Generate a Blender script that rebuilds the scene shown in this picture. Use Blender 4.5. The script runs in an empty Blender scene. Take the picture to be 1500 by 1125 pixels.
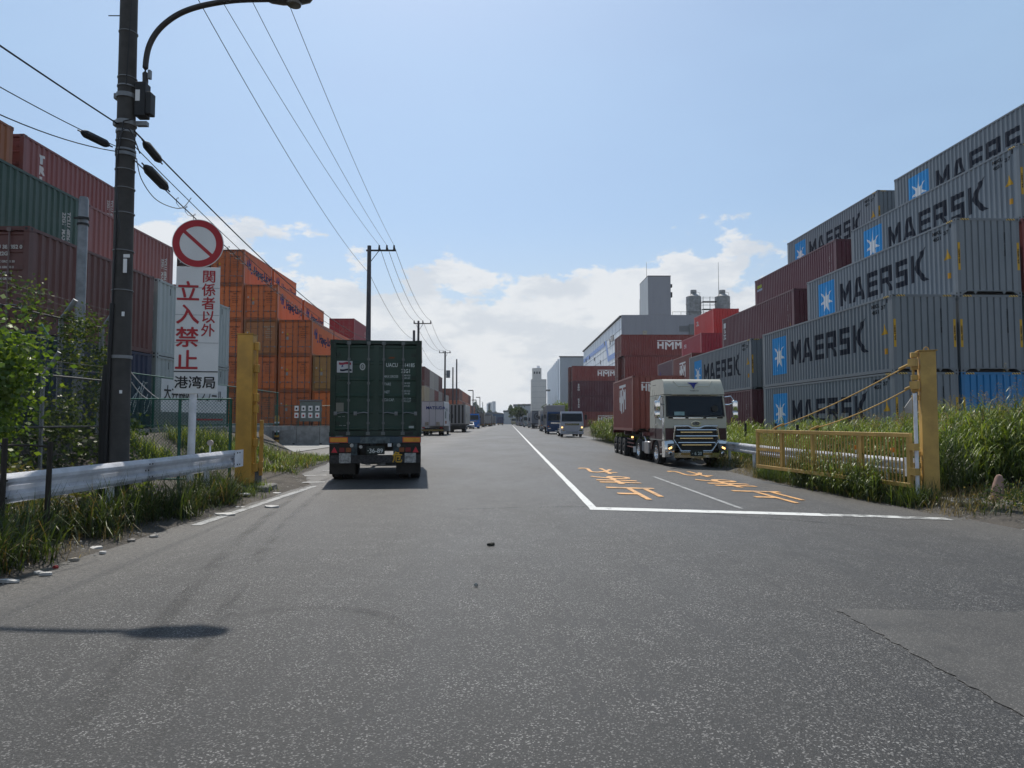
import bpy, bmesh, math, random
import numpy as np
from mathutils import Vector, Matrix
R = math.radians
PI = math.pi
random.seed(7)
rng = np.random.default_rng(7)
S = bpy.context.scene
COL = S.collection

# ------------------------------------------------------------------ camera
F_PX, PITCH, YAW, CAM_H = 1018.0, 0.0537, 0.0049, 1.57
cam_d = bpy.data.cameras.new("camera")
cam = bpy.data.objects.new("camera", cam_d)
COL.objects.link(cam)
cam.location = (0, 0, CAM_H)
cam.rotation_euler = (PI / 2 + PITCH, 0, -YAW)
cam_d.sensor_width = 36
cam_d.lens = 36 * F_PX / 1500
cam_d.clip_start = 0.1
cam_d.clip_end = 6000
S.camera = cam

# ------------------------------------------------------------------ sky, sun, exposure
SUN_EL = R(55.8)
SUN_DIR = Vector((-0.19, 0.98, 0)).normalized()      # horizontal direction TOWARDS the sun
W_ = bpy.data.worlds.new("World")
S.world = W_
W_.use_nodes = True
nt = W_.node_tree
N, Lk = nt.nodes, nt.links
N.clear()
wo = N.new('ShaderNodeOutputWorld')
bg = N.new('ShaderNodeBackground')
bg.inputs[1].default_value = 0.128
sky = N.new('ShaderNodeTexSky')
sky.sky_type = 'NISHITA'
sky.sun_disc = False
sky.sun_elevation = SUN_EL
sky.sun_rotation = math.atan2(SUN_DIR.x, SUN_DIR.y)
sky.air_density = 1.0
sky.dust_density = 0.9
sky.ozone_density = 1.6
tc = N.new('ShaderNodeTexCoord')
sep = N.new('ShaderNodeSeparateXYZ')
Lk.new(tc.outputs['Generated'], sep.inputs[0])


def wmath(op, a, b=None, c=None, clamp=False):
    n = N.new('ShaderNodeMath')
    n.operation = op
    n.use_clamp = clamp
    for i, v in enumerate((a, b, c)):
        if v is None:
            continue
        if isinstance(v, (int, float)):
            n.inputs[i].default_value = v
        else:
            Lk.new(v, n.inputs[i])
    return n.outputs[0]


def wramp(val, a, b):
    n = N.new('ShaderNodeMapRange')
    n.interpolation_type = 'SMOOTHSTEP'
    n.clamp = True
    Lk.new(val, n.inputs[0])
    n.inputs[1].default_value = a
    n.inputs[2].default_value = b
    return n.outputs[0]


def wnoise(scale_vec, scale, detail, rough, off=(0, 0, 0)):
    m = N.new('ShaderNodeMapping')
    m.inputs['Scale'].default_value = scale_vec
    m.inputs['Location'].default_value = off
    Lk.new(tc.outputs['Generated'], m.inputs[0])
    n = N.new('ShaderNodeTexNoise')
    n.inputs['Scale'].default_value = scale
    n.inputs['Detail'].default_value = detail
    n.inputs['Roughness'].default_value = rough
    Lk.new(m.outputs[0], n.inputs['Vector'])
    return n.outputs[0]


def wmix(fac, a, b):
    m = N.new('ShaderNodeMix')
    m.data_type = 'RGBA'
    Lk.new(fac, m.inputs[0])
    for i, v in ((6, a), (7, b)):
        if isinstance(v, tuple):
            m.inputs[i].default_value = v
        else:
            Lk.new(v, m.inputs[i])
    return m.outputs[2]


elev = sep.outputs[2]
big = wnoise((1, 1, 1.9), 2.6, 3.0, 0.5, (3.1, 1.7, 0.4))
puff = wnoise((1, 1, 2.0), 7.5, 11.0, 0.60, (0.7, 5.2, 2.6))
# cumulus bank: thick low down, thinning out with height
band = wramp(elev, 0.40, 0.04)
dens = wmath('ADD', wmath('MULTIPLY', big, 0.72), wmath('MULTIPLY', puff, 0.70))
dens = wmath('ADD', dens, wmath('MULTIPLY', band, 0.46))
mask = wmath('MULTIPLY', wramp(dens, 0.955, 1.0), wramp(elev, 0.47, 0.24))
shade = wnoise((1, 1, 2.4), 9.0, 8.0, 0.6, (0.8, 5.3, 2.3))
ccol = wmix(wramp(shade, 0.40, 0.58), (5.9, 6.2, 6.6, 1), (7.3, 7.4, 7.5, 1))
# general milky veil
veil = wnoise((1, 1, 3), 1.6, 5.0, 0.55, (2, 8, 1))
vf = wmath('MULTIPLY', wramp(veil, 0.3, 0.75), 0.20)
vf = wmath('ADD', vf, 0.34)
base = wmix(vf, sky.outputs[0], (4.1, 5.95, 8.0, 1))
hz = wmath('MULTIPLY', wramp(elev, 0.30, 0.02), 0.75)
base = wmix(hz, base, (5.9, 6.35, 6.7, 1))
# the sky is brighter round the sun (forward scattering) and falls off away from it
dotn = N.new('ShaderNodeVectorMath')
dotn.operation = 'DOT_PRODUCT'
Lk.new(tc.outputs['Generated'], dotn.inputs[0])
dotn.inputs[1].default_value = (SUN_DIR.x * math.cos(SUN_EL), SUN_DIR.y * math.cos(SUN_EL), math.sin(SUN_EL))
fall = N.new('ShaderNodeMapRange')
Lk.new(dotn.outputs['Value'], fall.inputs[0])
fall.inputs[1].default_value = -0.4
fall.inputs[2].default_value = 0.95
fall.inputs[3].default_value = 0.52
fall.inputs[4].default_value = 1.10
vm = N.new('ShaderNodeVectorMath')
vm.operation = 'SCALE'
Lk.new(base, vm.inputs[0])
Lk.new(fall.outputs[0], vm.inputs['Scale'])
base = vm.outputs[0]
fin = wmix(wmath('MULTIPLY', mask, 0.86), base, ccol)
Lk.new(fin, bg.inputs[0])
Lk.new(bg.outputs[0], wo.inputs[0])

sun_d = bpy.data.lights.new("sun", 'SUN')
sun_d.energy = 5.0
sun_d.angle = R(0.55)
sun_d.color = (1.0, 0.945, 0.86)
sun = bpy.data.objects.new("sun", sun_d)
COL.objects.link(sun)
sv = Vector((SUN_DIR.x * math.cos(SUN_EL), SUN_DIR.y * math.cos(SUN_EL), math.sin(SUN_EL)))
sun.rotation_euler = sv.to_track_quat('Z', 'Y').to_euler()
sun.location = (-20, 40, 60)

S.render.engine = 'CYCLES'
S.view_settings.view_transform = 'Standard'
S.view_settings.look = 'None'
S.view_settings.exposure = -0.16
S.view_settings.gamma = 1.0
S.view_settings.use_curve_mapping = False
S.cycles.max_bounces = 6
S.cycles.diffuse_bounces = 3
S.cycles.glossy_bounces = 3
S.cycles.transparent_max_bounces = 12
S.cycles.use_denoising = True

# ------------------------------------------------------------------ helpers
_F = Vector((math.sin(YAW) * math.cos(PITCH), math.cos(YAW) * math.cos(PITCH), math.sin(PITCH)))
_U = Vector((-math.sin(YAW) * math.sin(PITCH), -math.cos(YAW) * math.sin(PITCH), math.cos(PITCH)))
_R = Vector((math.cos(YAW), -math.sin(YAW), 0))


def at(u, v, Y):
    """the point of the place at depth Y that is seen at (u, v) of the photograph"""
    d = _F + _R * ((u - 750) / F_PX) + _U * (-(v - 562.5) / F_PX)
    return Vector((0, 0, CAM_H)) + d * (Y / d.y)


def sstep(x, a, b):
    t = np.clip((np.asarray(x, float) - a) / (b - a), 0, 1)
    return t * t * (3 - 2 * t)


def road_z(x, y):
    """crossfall of the oncoming lanes"""
    s = np.interp(y, [0, 12, 28, 65], [0.018, 0.022, 0.040, 0.0])
    return -s * np.clip(np.asarray(x, float) - 1.5, 0, 6.6)


RIGHT_EDGE_Y = [-20, 6, 11, 16, 20, 26, 40, 60, 700]
RIGHT_EDGE_X = [9.5, 8.8, 8.15, 7.75, 7.7, 8.0, 8.6, 8.4, 8.4]
LEFT_EDGE_Y = [-20, 8, 17.5, 21, 30, 34, 700]
LEFT_EDGE_X = [-4.95, -4.95, -4.95, -6.2, -7.2, -10.8, -10.8]


def redge(y):
    return np.interp(y, RIGHT_EDGE_Y, RIGHT_EDGE_X)


def ledge(y):
    return np.interp(y, LEFT_EDGE_Y, LEFT_EDGE_X)


def ground_z(x, y):
    x = np.asarray(x, float)
    y = np.asarray(y, float)
    z = road_z(x, y) - 0.03
    # right verge and yard
    re = redge(y)
    z = z + 0.13 * sstep(x, re - 0.1, re + 0.5)
    z = np.where(x > re, z, z)
    yard_r = np.interp(y, [0, 50, 82, 120], [0.46, 0.5, 0.66, 0.66])
    k = sstep(x, 10.5, 13.0)
    z = z * (1 - k) + yard_r * k
    # left verge and bank
    le = ledge(y)
    z = z + 0.12 * sstep(-x, -le, -le + 0.45) * (1 - sstep(y, 24, 30))
    toe = np.interp(y, [-20, 24, 33, 40, 46.3], [7.6, 7.6, 9.5, 14.2, 15.4])
    h = 1.17 * sstep(-x, toe, toe + 2.7) * (y < 46.45)
    h = h + (y >= 46.45) * (x < -11.0) * 1.17
    z = z + h
    return z


_mats = {}


def new_mat(name, fn):
    if name in _mats:
        return _mats[name]
    m = bpy.data.materials.new(name)
    m.use_nodes = True
    m.node_tree.nodes.clear()
    fn(m.node_tree)
    _mats[name] = m
    return m


class NB:
    def __init__(s, nt):
        s.nt = nt
        s.n = nt.nodes
        s.l = nt.links
        s.out = s.n.new('ShaderNodeOutputMaterial')

    def node(s, t, ins=None, **kw):
        n = s.n.new(t)
        for k, v in kw.items():
            setattr(n, k, v)
        for k, v in (ins or {}).items():
            s.put(n.inputs[k], v)
        return n

    def put(s, inp, v):
        if isinstance(v, bpy.types.NodeSocket):
            s.l.new(v, inp)
        else:
            inp.default_value = v

    def math(s, op, a, b=0.0, clamp=False):
        n = s.node('ShaderNodeMath', operation=op, use_clamp=clamp)
        s.put(n.inputs[0], a)
        s.put(n.inputs[1], b)
        return n.outputs[0]

    def ramp(s, v, a, b, lo=0.0, hi=1.0):
        n = s.node('ShaderNodeMapRange', interpolation_type='SMOOTHSTEP', clamp=True)
        s.put(n.inputs[0], v)
        n.inputs[1].default_value = a
        n.inputs[2].default_value = b
        n.inputs[3].default_value = lo
        n.inputs[4].default_value = hi
        return n.outputs[0]

    def mix(s, f, a, b, blend='MIX'):
        n = s.node('ShaderNodeMix', data_type='RGBA', blend_type=blend)
        s.put(n.inputs[0], f)
        for i, v in ((6, a), (7, b)):
            if isinstance(v, tuple) and len(v) == 3:
                v = v + (1,)
            s.put(n.inputs[i], v)
        return n.outputs[2]

    def pos(s, scale=(1, 1, 1), obj=False):
        if obj:
            c = s.node('ShaderNodeTexCoord').outputs['Object']
        else:
            c = s.node('ShaderNodeNewGeometry').outputs['Position']
        m = s.node('ShaderNodeMapping')
        s.l.new(c, m.inputs[0])
        m.inputs['Scale'].default_value = scale
        return m.outputs[0]

    def noise(s, vec, scale, detail=4, rough=0.55, out=0):
        n = s.node('ShaderNodeTexNoise')
        s.l.new(vec, n.inputs['Vector'])
        n.inputs['Scale'].default_value = scale
        n.inputs['Detail'].default_value = detail
        n.inputs['Roughness'].default_value = rough
        return n.outputs[out]

    def bump(s, h, strength=0.3, dist=0.01):
        n = s.node('ShaderNodeBump')
        s.put(n.inputs['Height'], h)
        n.inputs['Strength'].default_value = strength
        n.inputs['Distance'].default_value = dist
        return n.outputs[0]

    def bsdf(s, color, rough=0.6, metal=0.0, normal=None, **kw):
        n = s.node('ShaderNodeBsdfPrincipled')
        if isinstance(color, tuple) and len(color) == 3:
            color = color + (1,)
        s.put(n.inputs['Base Color'], color)
        s.put(n.inputs['Roughness'], rough)
        s.put(n.inputs['Metallic'], metal)
        if normal is not None:
            s.l.new(normal, n.inputs['Normal'])
        for k, v in kw.items():
            s.put(n.inputs[k.replace('_', ' ')], v)
        return n

    def done(s, sh):
        s.l.new(sh.outputs[0] if hasattr(sh, 'outputs') else sh, s.out.inputs[0])


def simple(name, color, rough=0.6, metal=0.0, dirt=0.25, scale=3.0, bump=0.0, spec=0.5):
    def fn(t):
        b = NB(t)
        p = b.pos()
        n = b.noise(p, scale, 5, 0.6)
        dk = tuple(c * (1 - dirt) for c in color)
        lt = tuple(min(1, c * (1 + dirt * 0.5)) for c in color)
        col = b.mix(b.ramp(n, 0.3, 0.7), dk, lt)
        nrm = b.bump(b.noise(p, 60, 3), bump, 0.004) if bump else None
        b.done(b.bsdf(col, b.math('ADD', b.math('MULTIPLY', n, 0.2), rough - 0.1), metal, nrm, Specular_IOR_Level=spec))
    return new_mat(name, fn)


def paint_fn(rust_amt, dirt_amt, rough):
    def fn(t):
        b = NB(t)
        oi = b.mix(1.0, b.node('ShaderNodeObjectInfo').outputs['Color'], (0.84, 0.82, 0.82), 'MULTIPLY')
        p = b.pos()
        cl = b.noise(p, 0.55, 4, 0.6)
        fade = b.mix(b.ramp(cl, 0.32, 0.7, 0, 0.14), oi, b.mix(0.5, oi, (0.42, 0.42, 0.42)))
        st = b.noise(b.pos((6.0, 6.0, 0.45)), 1.0, 5, 0.65)
        stm = b.ramp(st, 0.52, 0.74, 0, dirt_amt)
        c1 = b.mix(stm, fade, b.mix(0.45, oi, (0.03, 0.026, 0.022)))
        rs = b.noise(b.pos((9, 9, 1.3)), 1.6, 8, 0.72)
        rm = b.ramp(rs, 0.655, 0.71, 0, rust_amt)
        c2 = b.mix(rm, c1, (0.10, 0.034, 0.014))
        nrm = b.bump(b.noise(p, 9, 4, 0.6), 0.35, 0.012)
        b.done(b.bsdf(c2, b.math('ADD', rough, b.math('MULTIPLY', cl, 0.15)), 0, nrm, Specular_IOR_Level=0.28))
    return fn


PAINT = new_mat('container_paint', paint_fn(0.6, 0.38, 0.33))
CLEAN = new_mat('vehicle_paint', paint_fn(0.04, 0.22, 0.22))


def print_fn(t):
    b = NB(t)
    oi = b.node('ShaderNodeObjectInfo').outputs['Color']
    n = b.noise(b.pos((3, 3, 1.2)), 4.0, 7, 0.7)
    col = b.mix(b.ramp(n, 0.58, 0.78, 0, 0.3), oi, b.mix(0.6, oi, (0.2, 0.18, 0.17)))
    b.done(b.bsdf(col, 0.6, 0, None, Specular_IOR_Level=0.12))


PRINT = new_mat('printed_marking', print_fn)
DARK = simple('black_steel', (0.012, 0.012, 0.013), 0.6, 0, 0.4)
UNDER = simple('dirty_underbody', (0.022, 0.019, 0.017), 0.75, 0, 0.5, 6)
TYRE = simple('tyre_rubber', (0.018, 0.018, 0.018), 0.85, 0, 0.3, 12)
CHROME = simple('chrome', (0.78, 0.78, 0.78), 0.12, 1.0, 0.06)
ALLOY = simple('dull_alloy', (0.45, 0.45, 0.46), 0.38, 1.0, 0.2)
GALV = simple('galvanised_steel', (0.24, 0.25, 0.26), 0.55, 0.4, 0.25, 5)
POLE_C = simple('weathered_pole_concrete', (0.062, 0.058, 0.054), 0.85, 0, 0.3, 4, 0.5)
CONC = simple('concrete', (0.30, 0.295, 0.28), 0.88, 0, 0.30, 2.2, 0.5)
CONC_D = simple('old_dark_concrete', (0.17, 0.165, 0.155), 0.9, 0, 0.35, 3, 0.6)
WHITE_P = simple('white_coated_steel', (0.74, 0.75, 0.79), 0.45, 0, 0.16, 4)
BOARD_W = simple('white_sign_face', (0.80, 0.79, 0.78), 0.42, 0, 0.06, 2)
RED_P = simple('red_sign_print', (0.46, 0.018, 0.028), 0.45, 0, 0.08)
BLACK_P = simple('black_print', (0.012, 0.012, 0.014), 0.5, 0, 0.1)
YEL = simple('ochre_gate_paint', (0.47, 0.26, 0.042), 0.48, 0, 0.22, 2.5, 0.15)
YEL_R = simple('ochre_gate_paint_faded', (0.50, 0.315, 0.085), 0.5, 0, 0.22, 2.5, 0.15)
GREEN_F = simple('green_fence_coating', (0.016, 0.115, 0.082), 0.45, 0, 0.25, 5)
WIRE_D = simple('dull_old_wire', (0.085, 0.085, 0.08), 0.7, 0.2, 0.2)
CABLE = simple('black_cable', (0.015, 0.015, 0.017), 0.6, 0, 0.2)
AMBER = simple('amber_lens', (0.75, 0.22, 0.02), 0.25, 0, 0.1)
REDL = simple('red_lens', (0.42, 0.012, 0.014), 0.25, 0, 0.1)
GLASSM = simple('dark_cab_glass', (0.006, 0.009, 0.014), 0.05, 0, 0.2, 1.5, 0, 0.4)


def lamp_fn(t):
    b = NB(t)
    b.done(b.bsdf((0.9, 0.5, 0.15), 0.2, 0, None, Emission_Color=(1, 0.55, 0.18, 1), Emission_Strength=3.5))


LAMP_ON = new_mat('lit_lamp', lamp_fn)


def zebra_fn(t):
    b = NB(t)
    s = b.node('ShaderNodeSeparateXYZ')
    b.l.new(b.pos((1, 1, 1), True), s.inputs[0])
    d = b.math('ADD', s.outputs[0], b.math('ADD', s.outputs[1], s.outputs[2]))
    f = b.math('GREATER_THAN', b.math('FRACT', b.math('MULTIPLY', d, 10.0)), 0.5)
    b.done(b.bsdf(b.mix(f, (0.02, 0.02, 0.02), (0.62, 0.42, 0.09)), 0.5))


ZEBRA = new_mat('hazard_stripes', zebra_fn)


def asphalt_fn(t):
    b = NB(t)
    p = b.pos()
    fine = b.noise(p, 75, 3, 0.75)
    mid = b.noise(p, 22, 4, 0.6)
    big = b.noise(b.pos((1, 0.35, 1)), 0.35, 5, 0.6)
    tracks = b.noise(b.pos((1.1, 0.03, 1)), 1.4, 4, 0.55)
    col = b.mix(b.ramp(big, 0.3, 0.72), (0.014, 0.0138, 0.0133), (0.033, 0.0322, 0.031))
    col = b.mix(b.ramp(tracks, 0.5, 0.72, 0, 0.45), col, (0.017, 0.017, 0.017))
    col = b.mix(b.ramp(fine, 0.34, 0.50, 0.85, 0), col, (0.010, 0.010, 0.011))
    col = b.mix(b.ramp(fine, 0.60, 0.68, 0, 0.7), col, (0.26, 0.255, 0.245))
    vo = b.node('ShaderNodeTexVoronoi', {'Vector': p, 'Scale': 115.0})
    cell = b.node('ShaderNodeSeparateColor', {0: vo.outputs['Color']})
    patchy = b.ramp(b.noise(p, 2.2, 4, 0.6), 0.35, 0.65, 0.45, 1.0)
    fleck = b.math('MULTIPLY', b.math('GREATER_THAN', cell.outputs[0], 0.87), patchy)
    pit = b.math('MULTIPLY', b.math('LESS_THAN', cell.outputs[0], 0.22), 0.6)
    col = b.mix(pit, col, (0.010, 0.010, 0.010))
    col = b.mix(b.math('MULTIPLY', fleck, b.math('ADD', 0.35, b.math('MULTIPLY', cell.outputs[1], 0.65))), col, (0.27, 0.262, 0.25))
    tyre = b.noise(b.pos((1.6, 0.10, 1)), 0.9, 3, 0.5)
    col = b.mix(b.ramp(tyre, 0.56, 0.66, 0, 0.35), col, (0.026, 0.026, 0.027))
    # tar seams and oil stains
    w = b.noise(b.pos((0.6, 0.16, 1)), 0.8, 6, 0.6)
    seam = b.math('ABSOLUTE', b.math('SUBTRACT', w, 0.5))
    col = b.mix(b.ramp(seam, 0.0, 0.007, 0.8, 0), col, (0.018, 0.018, 0.019))
    oil = b.noise(b.pos((1.3, 0.5, 1)), 1.1, 4, 0.5)
    col = b.mix(b.ramp(oil, 0.66, 0.76, 0, 0.5), col, (0.02, 0.02, 0.021))
    # dust along the verges
    sx = b.node('ShaderNodeSeparateXYZ')
    b.l.new(p, sx.inputs[0])
    edge = b.math('ABSOLUTE', b.math('SUBTRACT', sx.outputs[0], 1.5))
    dust = b.math('MULTIPLY', b.ramp(edge, 4.6, 6.6), b.ramp(mid, 0.38, 0.62, 0.15, 0.8))
    col = b.mix(dust, col, (0.115, 0.105, 0.092))
    h = b.math('ADD', fine, b.math('MULTIPLY', mid, 0.6))
    nrm = b.bump(h, 0.9, 0.010)
    b.done(b.bsdf(col, b.ramp(big, 0.3, 0.7, 0.50, 0.64), 0, nrm, Specular_IOR_Level=0.40))


ASPHALT = new_mat('asphalt', asphalt_fn)


def patch_fn(t):
    b = NB(t)
    p = b.pos()
    fine = b.noise(p, 110, 3, 0.7)
    mid = b.noise(p, 1.2, 5, 0.6)
    col = b.mix(b.ramp(mid, 0.3, 0.7), (0.028, 0.026, 0.023), (0.046, 0.043, 0.038))
    col = b.mix(b.ramp(fine, 0.56, 0.70, 0, 0.55), col, (0.16, 0.15, 0.135))
    vo = b.node('ShaderNodeTexVoronoi', {'Vector': p, 'Scale': 150.0})
    cell = b.node('ShaderNodeSeparateColor', {0: vo.outputs['Color']})
    col = b.mix(b.math('MULTIPLY', b.math('GREATER_THAN', cell.outputs[0], 0.90), 0.6), col, (0.20, 0.19, 0.175))
    col = b.mix(b.ramp(b.noise(p, 3.5, 6, 0.7), 0.52, 0.66, 0, 0.5), col, (0.016, 0.0155, 0.015))
    b.done(b.bsdf(col, 0.6, 0, b.bump(fine, 0.5, 0.004), Specular_IOR_Level=0.5))


PATCH = new_mat('smooth_asphalt_patch', patch_fn)


def tyremark_fn(t):
    b = NB(t)
    n = b.noise(b.pos((3, 0.5, 1)), 1.2, 5, 0.6)
    d = b.bsdf((0.012, 0.012, 0.012), 0.7)
    tr = b.node('ShaderNodeBsdfTransparent')
    m = b.node('ShaderNodeMixShader')
    uv = b.node('ShaderNodeAttribute', attribute_name='tint').outputs[0]
    b.l.new(b.math('MULTIPLY', b.ramp(n, 0.38, 0.62, 0.0, 0.24), uv), m.inputs[0])
    b.l.new(tr.outputs[0], m.inputs[1])
    b.l.new(d.outputs[0], m.inputs[2])
    b.done(m)


TYREMARK = new_mat('faint_tyre_mark', tyremark_fn)


def dirt_fn(t):
    b = NB(t)
    p = b.pos()
    a = b.noise(p, 1.3, 7, 0.65)
    f = b.noise(p, 28, 5, 0.7)
    col = b.mix(b.ramp(a, 0.3, 0.7), (0.036, 0.030, 0.024), (0.088, 0.076, 0.062))
    col = b.mix(b.ramp(f, 0.55, 0.72, 0, 0.7), col, (0.22, 0.20, 0.175))
    col = b.mix(b.ramp(f, 0.3, 0.46, 0.6, 0), col, (0.026, 0.022, 0.018))
    b.done(b.bsdf(col, 0.92, 0, b.bump(b.math('ADD', f, a), 0.9, 0.03)))


DIRT = new_mat('dry_dirt', dirt_fn)


def yard_fn(t):
    b = NB(t)
    p = b.pos()
    a = b.noise(p, 0.4, 6, 0.6)
    f = b.noise(p, 50, 3, 0.7)
    col = b.mix(b.ramp(a, 0.3, 0.7), (0.20, 0.195, 0.185), (0.29, 0.285, 0.27))
    col = b.mix(b.ramp(f, 0.55, 0.7, 0, 0.4), col, (0.36, 0.35, 0.33))
    b.done(b.bsdf(col, 0.85, 0, b.bump(f, 0.4, 0.004)))


YARD = new_mat('yard_concrete', yard_fn)


def roadpaint_fn(c, wear):
    def fn(t):
        b = NB(t)
        p = b.pos()
        n = b.noise(p, 3.2, 6, 0.7)
        f = b.noise(p, 70, 3, 0.75)
        col = b.mix(b.ramp(n, 0.3, 0.7), tuple(x * 0.82 for x in c), c)
        d = b.math('ADD', n, b.math('MULTIPLY', f, 0.8))
        col = b.mix(b.ramp(d, wear, wear + 0.10, 0, 0.9), col, (0.06, 0.06, 0.058))
        b.done(b.bsdf(col, 0.6, 0, b.bump(f, 0.4, 0.004)))
    return fn


LINE_W = new_mat('white_road_paint', roadpaint_fn((0.66, 0.66, 0.63), 0.985))
LINE_F = new_mat('worn_white_road_paint', roadpaint_fn((0.60, 0.60, 0.57), 0.85))
LINE_T = new_mat('thin_worn_road_paint', roadpaint_fn((0.34, 0.34, 0.33), 0.90))
LINE_O = new_mat('orange_road_paint', roadpaint_fn((0.74, 0.38, 0.12), 0.93))


def leaf_fn(t):
    b = NB(t)
    a = b.node('ShaderNodeAttribute', attribute_name='tint').outputs[0]
    d = b.node('ShaderNodeBsdfDiffuse')
    b.l.new(a, d.inputs[0])
    tr = b.node('ShaderNodeBsdfTranslucent')
    b.l.new(b.mix(1.0, a, (1.25, 1.15, 0.45), 'MULTIPLY'), tr.inputs[0])
    g = b.node('ShaderNodeBsdfGlossy')
    g.inputs['Roughness'].default_value = 0.42
    g.inputs[0].default_value = (0.5, 0.5, 0.45, 1)
    m1 = b.node('ShaderNodeMixShader')
    m1.inputs[0].default_value = 0.48
    b.l.new(d.outputs[0], m1.inputs[1])
    b.l.new(tr.outputs[0], m1.inputs[2])
    m2 = b.node('ShaderNodeMixShader')
    m2.inputs[0].default_value = 0.07
    b.l.new(m1.outputs[0], m2.inputs[1])
    b.l.new(g.outputs[0], m2.inputs[2])
    b.done(m2)


LEAF = new_mat('foliage', leaf_fn)


def panel_fn(c, lines_z, lines_h, streak=0.25):
    def fn(t):
        b = NB(t)
        p = b.pos()
        st = b.noise(b.pos((0.5, 0.5, 0.06)), 1.6, 6, 0.65)
        col = b.mix(b.ramp(st, 0.35, 0.72, 0, streak), c, tuple(x * 0.62 for x in c))
        b.done(b.bsdf(col, 0.7, 0, b.bump(b.noise(p, 1.5, 3), 0.15, 0.05)))
    return fn


def tag(o, label=None, cat=None, group=None, kind=None):
    if label:
        o['label'] = label
    if cat:
        o['category'] = cat
    if group:
        o['group'] = group
    if kind:
        o['kind'] = kind
    return o


def empty(name, loc=(0, 0, 0), rz=0.0, label=None, cat=None, group=None):
    o = bpy.data.objects.new(name, None)
    COL.objects.link(o)
    o.location = loc
    o.rotation_euler = (0, 0, rz)
    o.empty_display_size = 0.3
    return tag(o, label, cat, group)


def put(name, mesh, parent=None, loc=(0, 0, 0), rot=(0, 0, 0), color=None, kind=None, mat=None):
    o = bpy.data.objects.new(name, mesh)
    COL.objects.link(o)
    o.parent = parent
    o.location = loc
    o.rotation_euler = rot
    if color:
        o.color = (*color[:3], 1)
    if kind:
        o['kind'] = kind
    if mat is not None:
        o.material_slots[0].link = 'OBJECT'
        o.material_slots[0].material = mat
    return o


def smooth_path(pts, m=6):
    out = []
    P = [Vector(p) for p in pts]
    for i in range(len(P) - 1):
        p0, p1, p2, p3 = P[max(i - 1, 0)], P[i], P[i + 1], P[min(i + 2, len(P) - 1)]
        for q in range(m):
            f = q / m
            out.append(0.5 * ((2 * p1) + (p2 - p0) * f + (2 * p0 - 5 * p1 + 4 * p2 - p3) * f * f + (3 * p1 - p0 - 3 * p2 + p3) * f ** 3))
    return out + [P[-1]]


def copy_tree(o, parent=None):
    c = o.copy()
    COL.objects.link(c)
    c.parent = parent
    for ch in list(o.children):
        copy_tree(ch, c)
    return c


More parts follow.
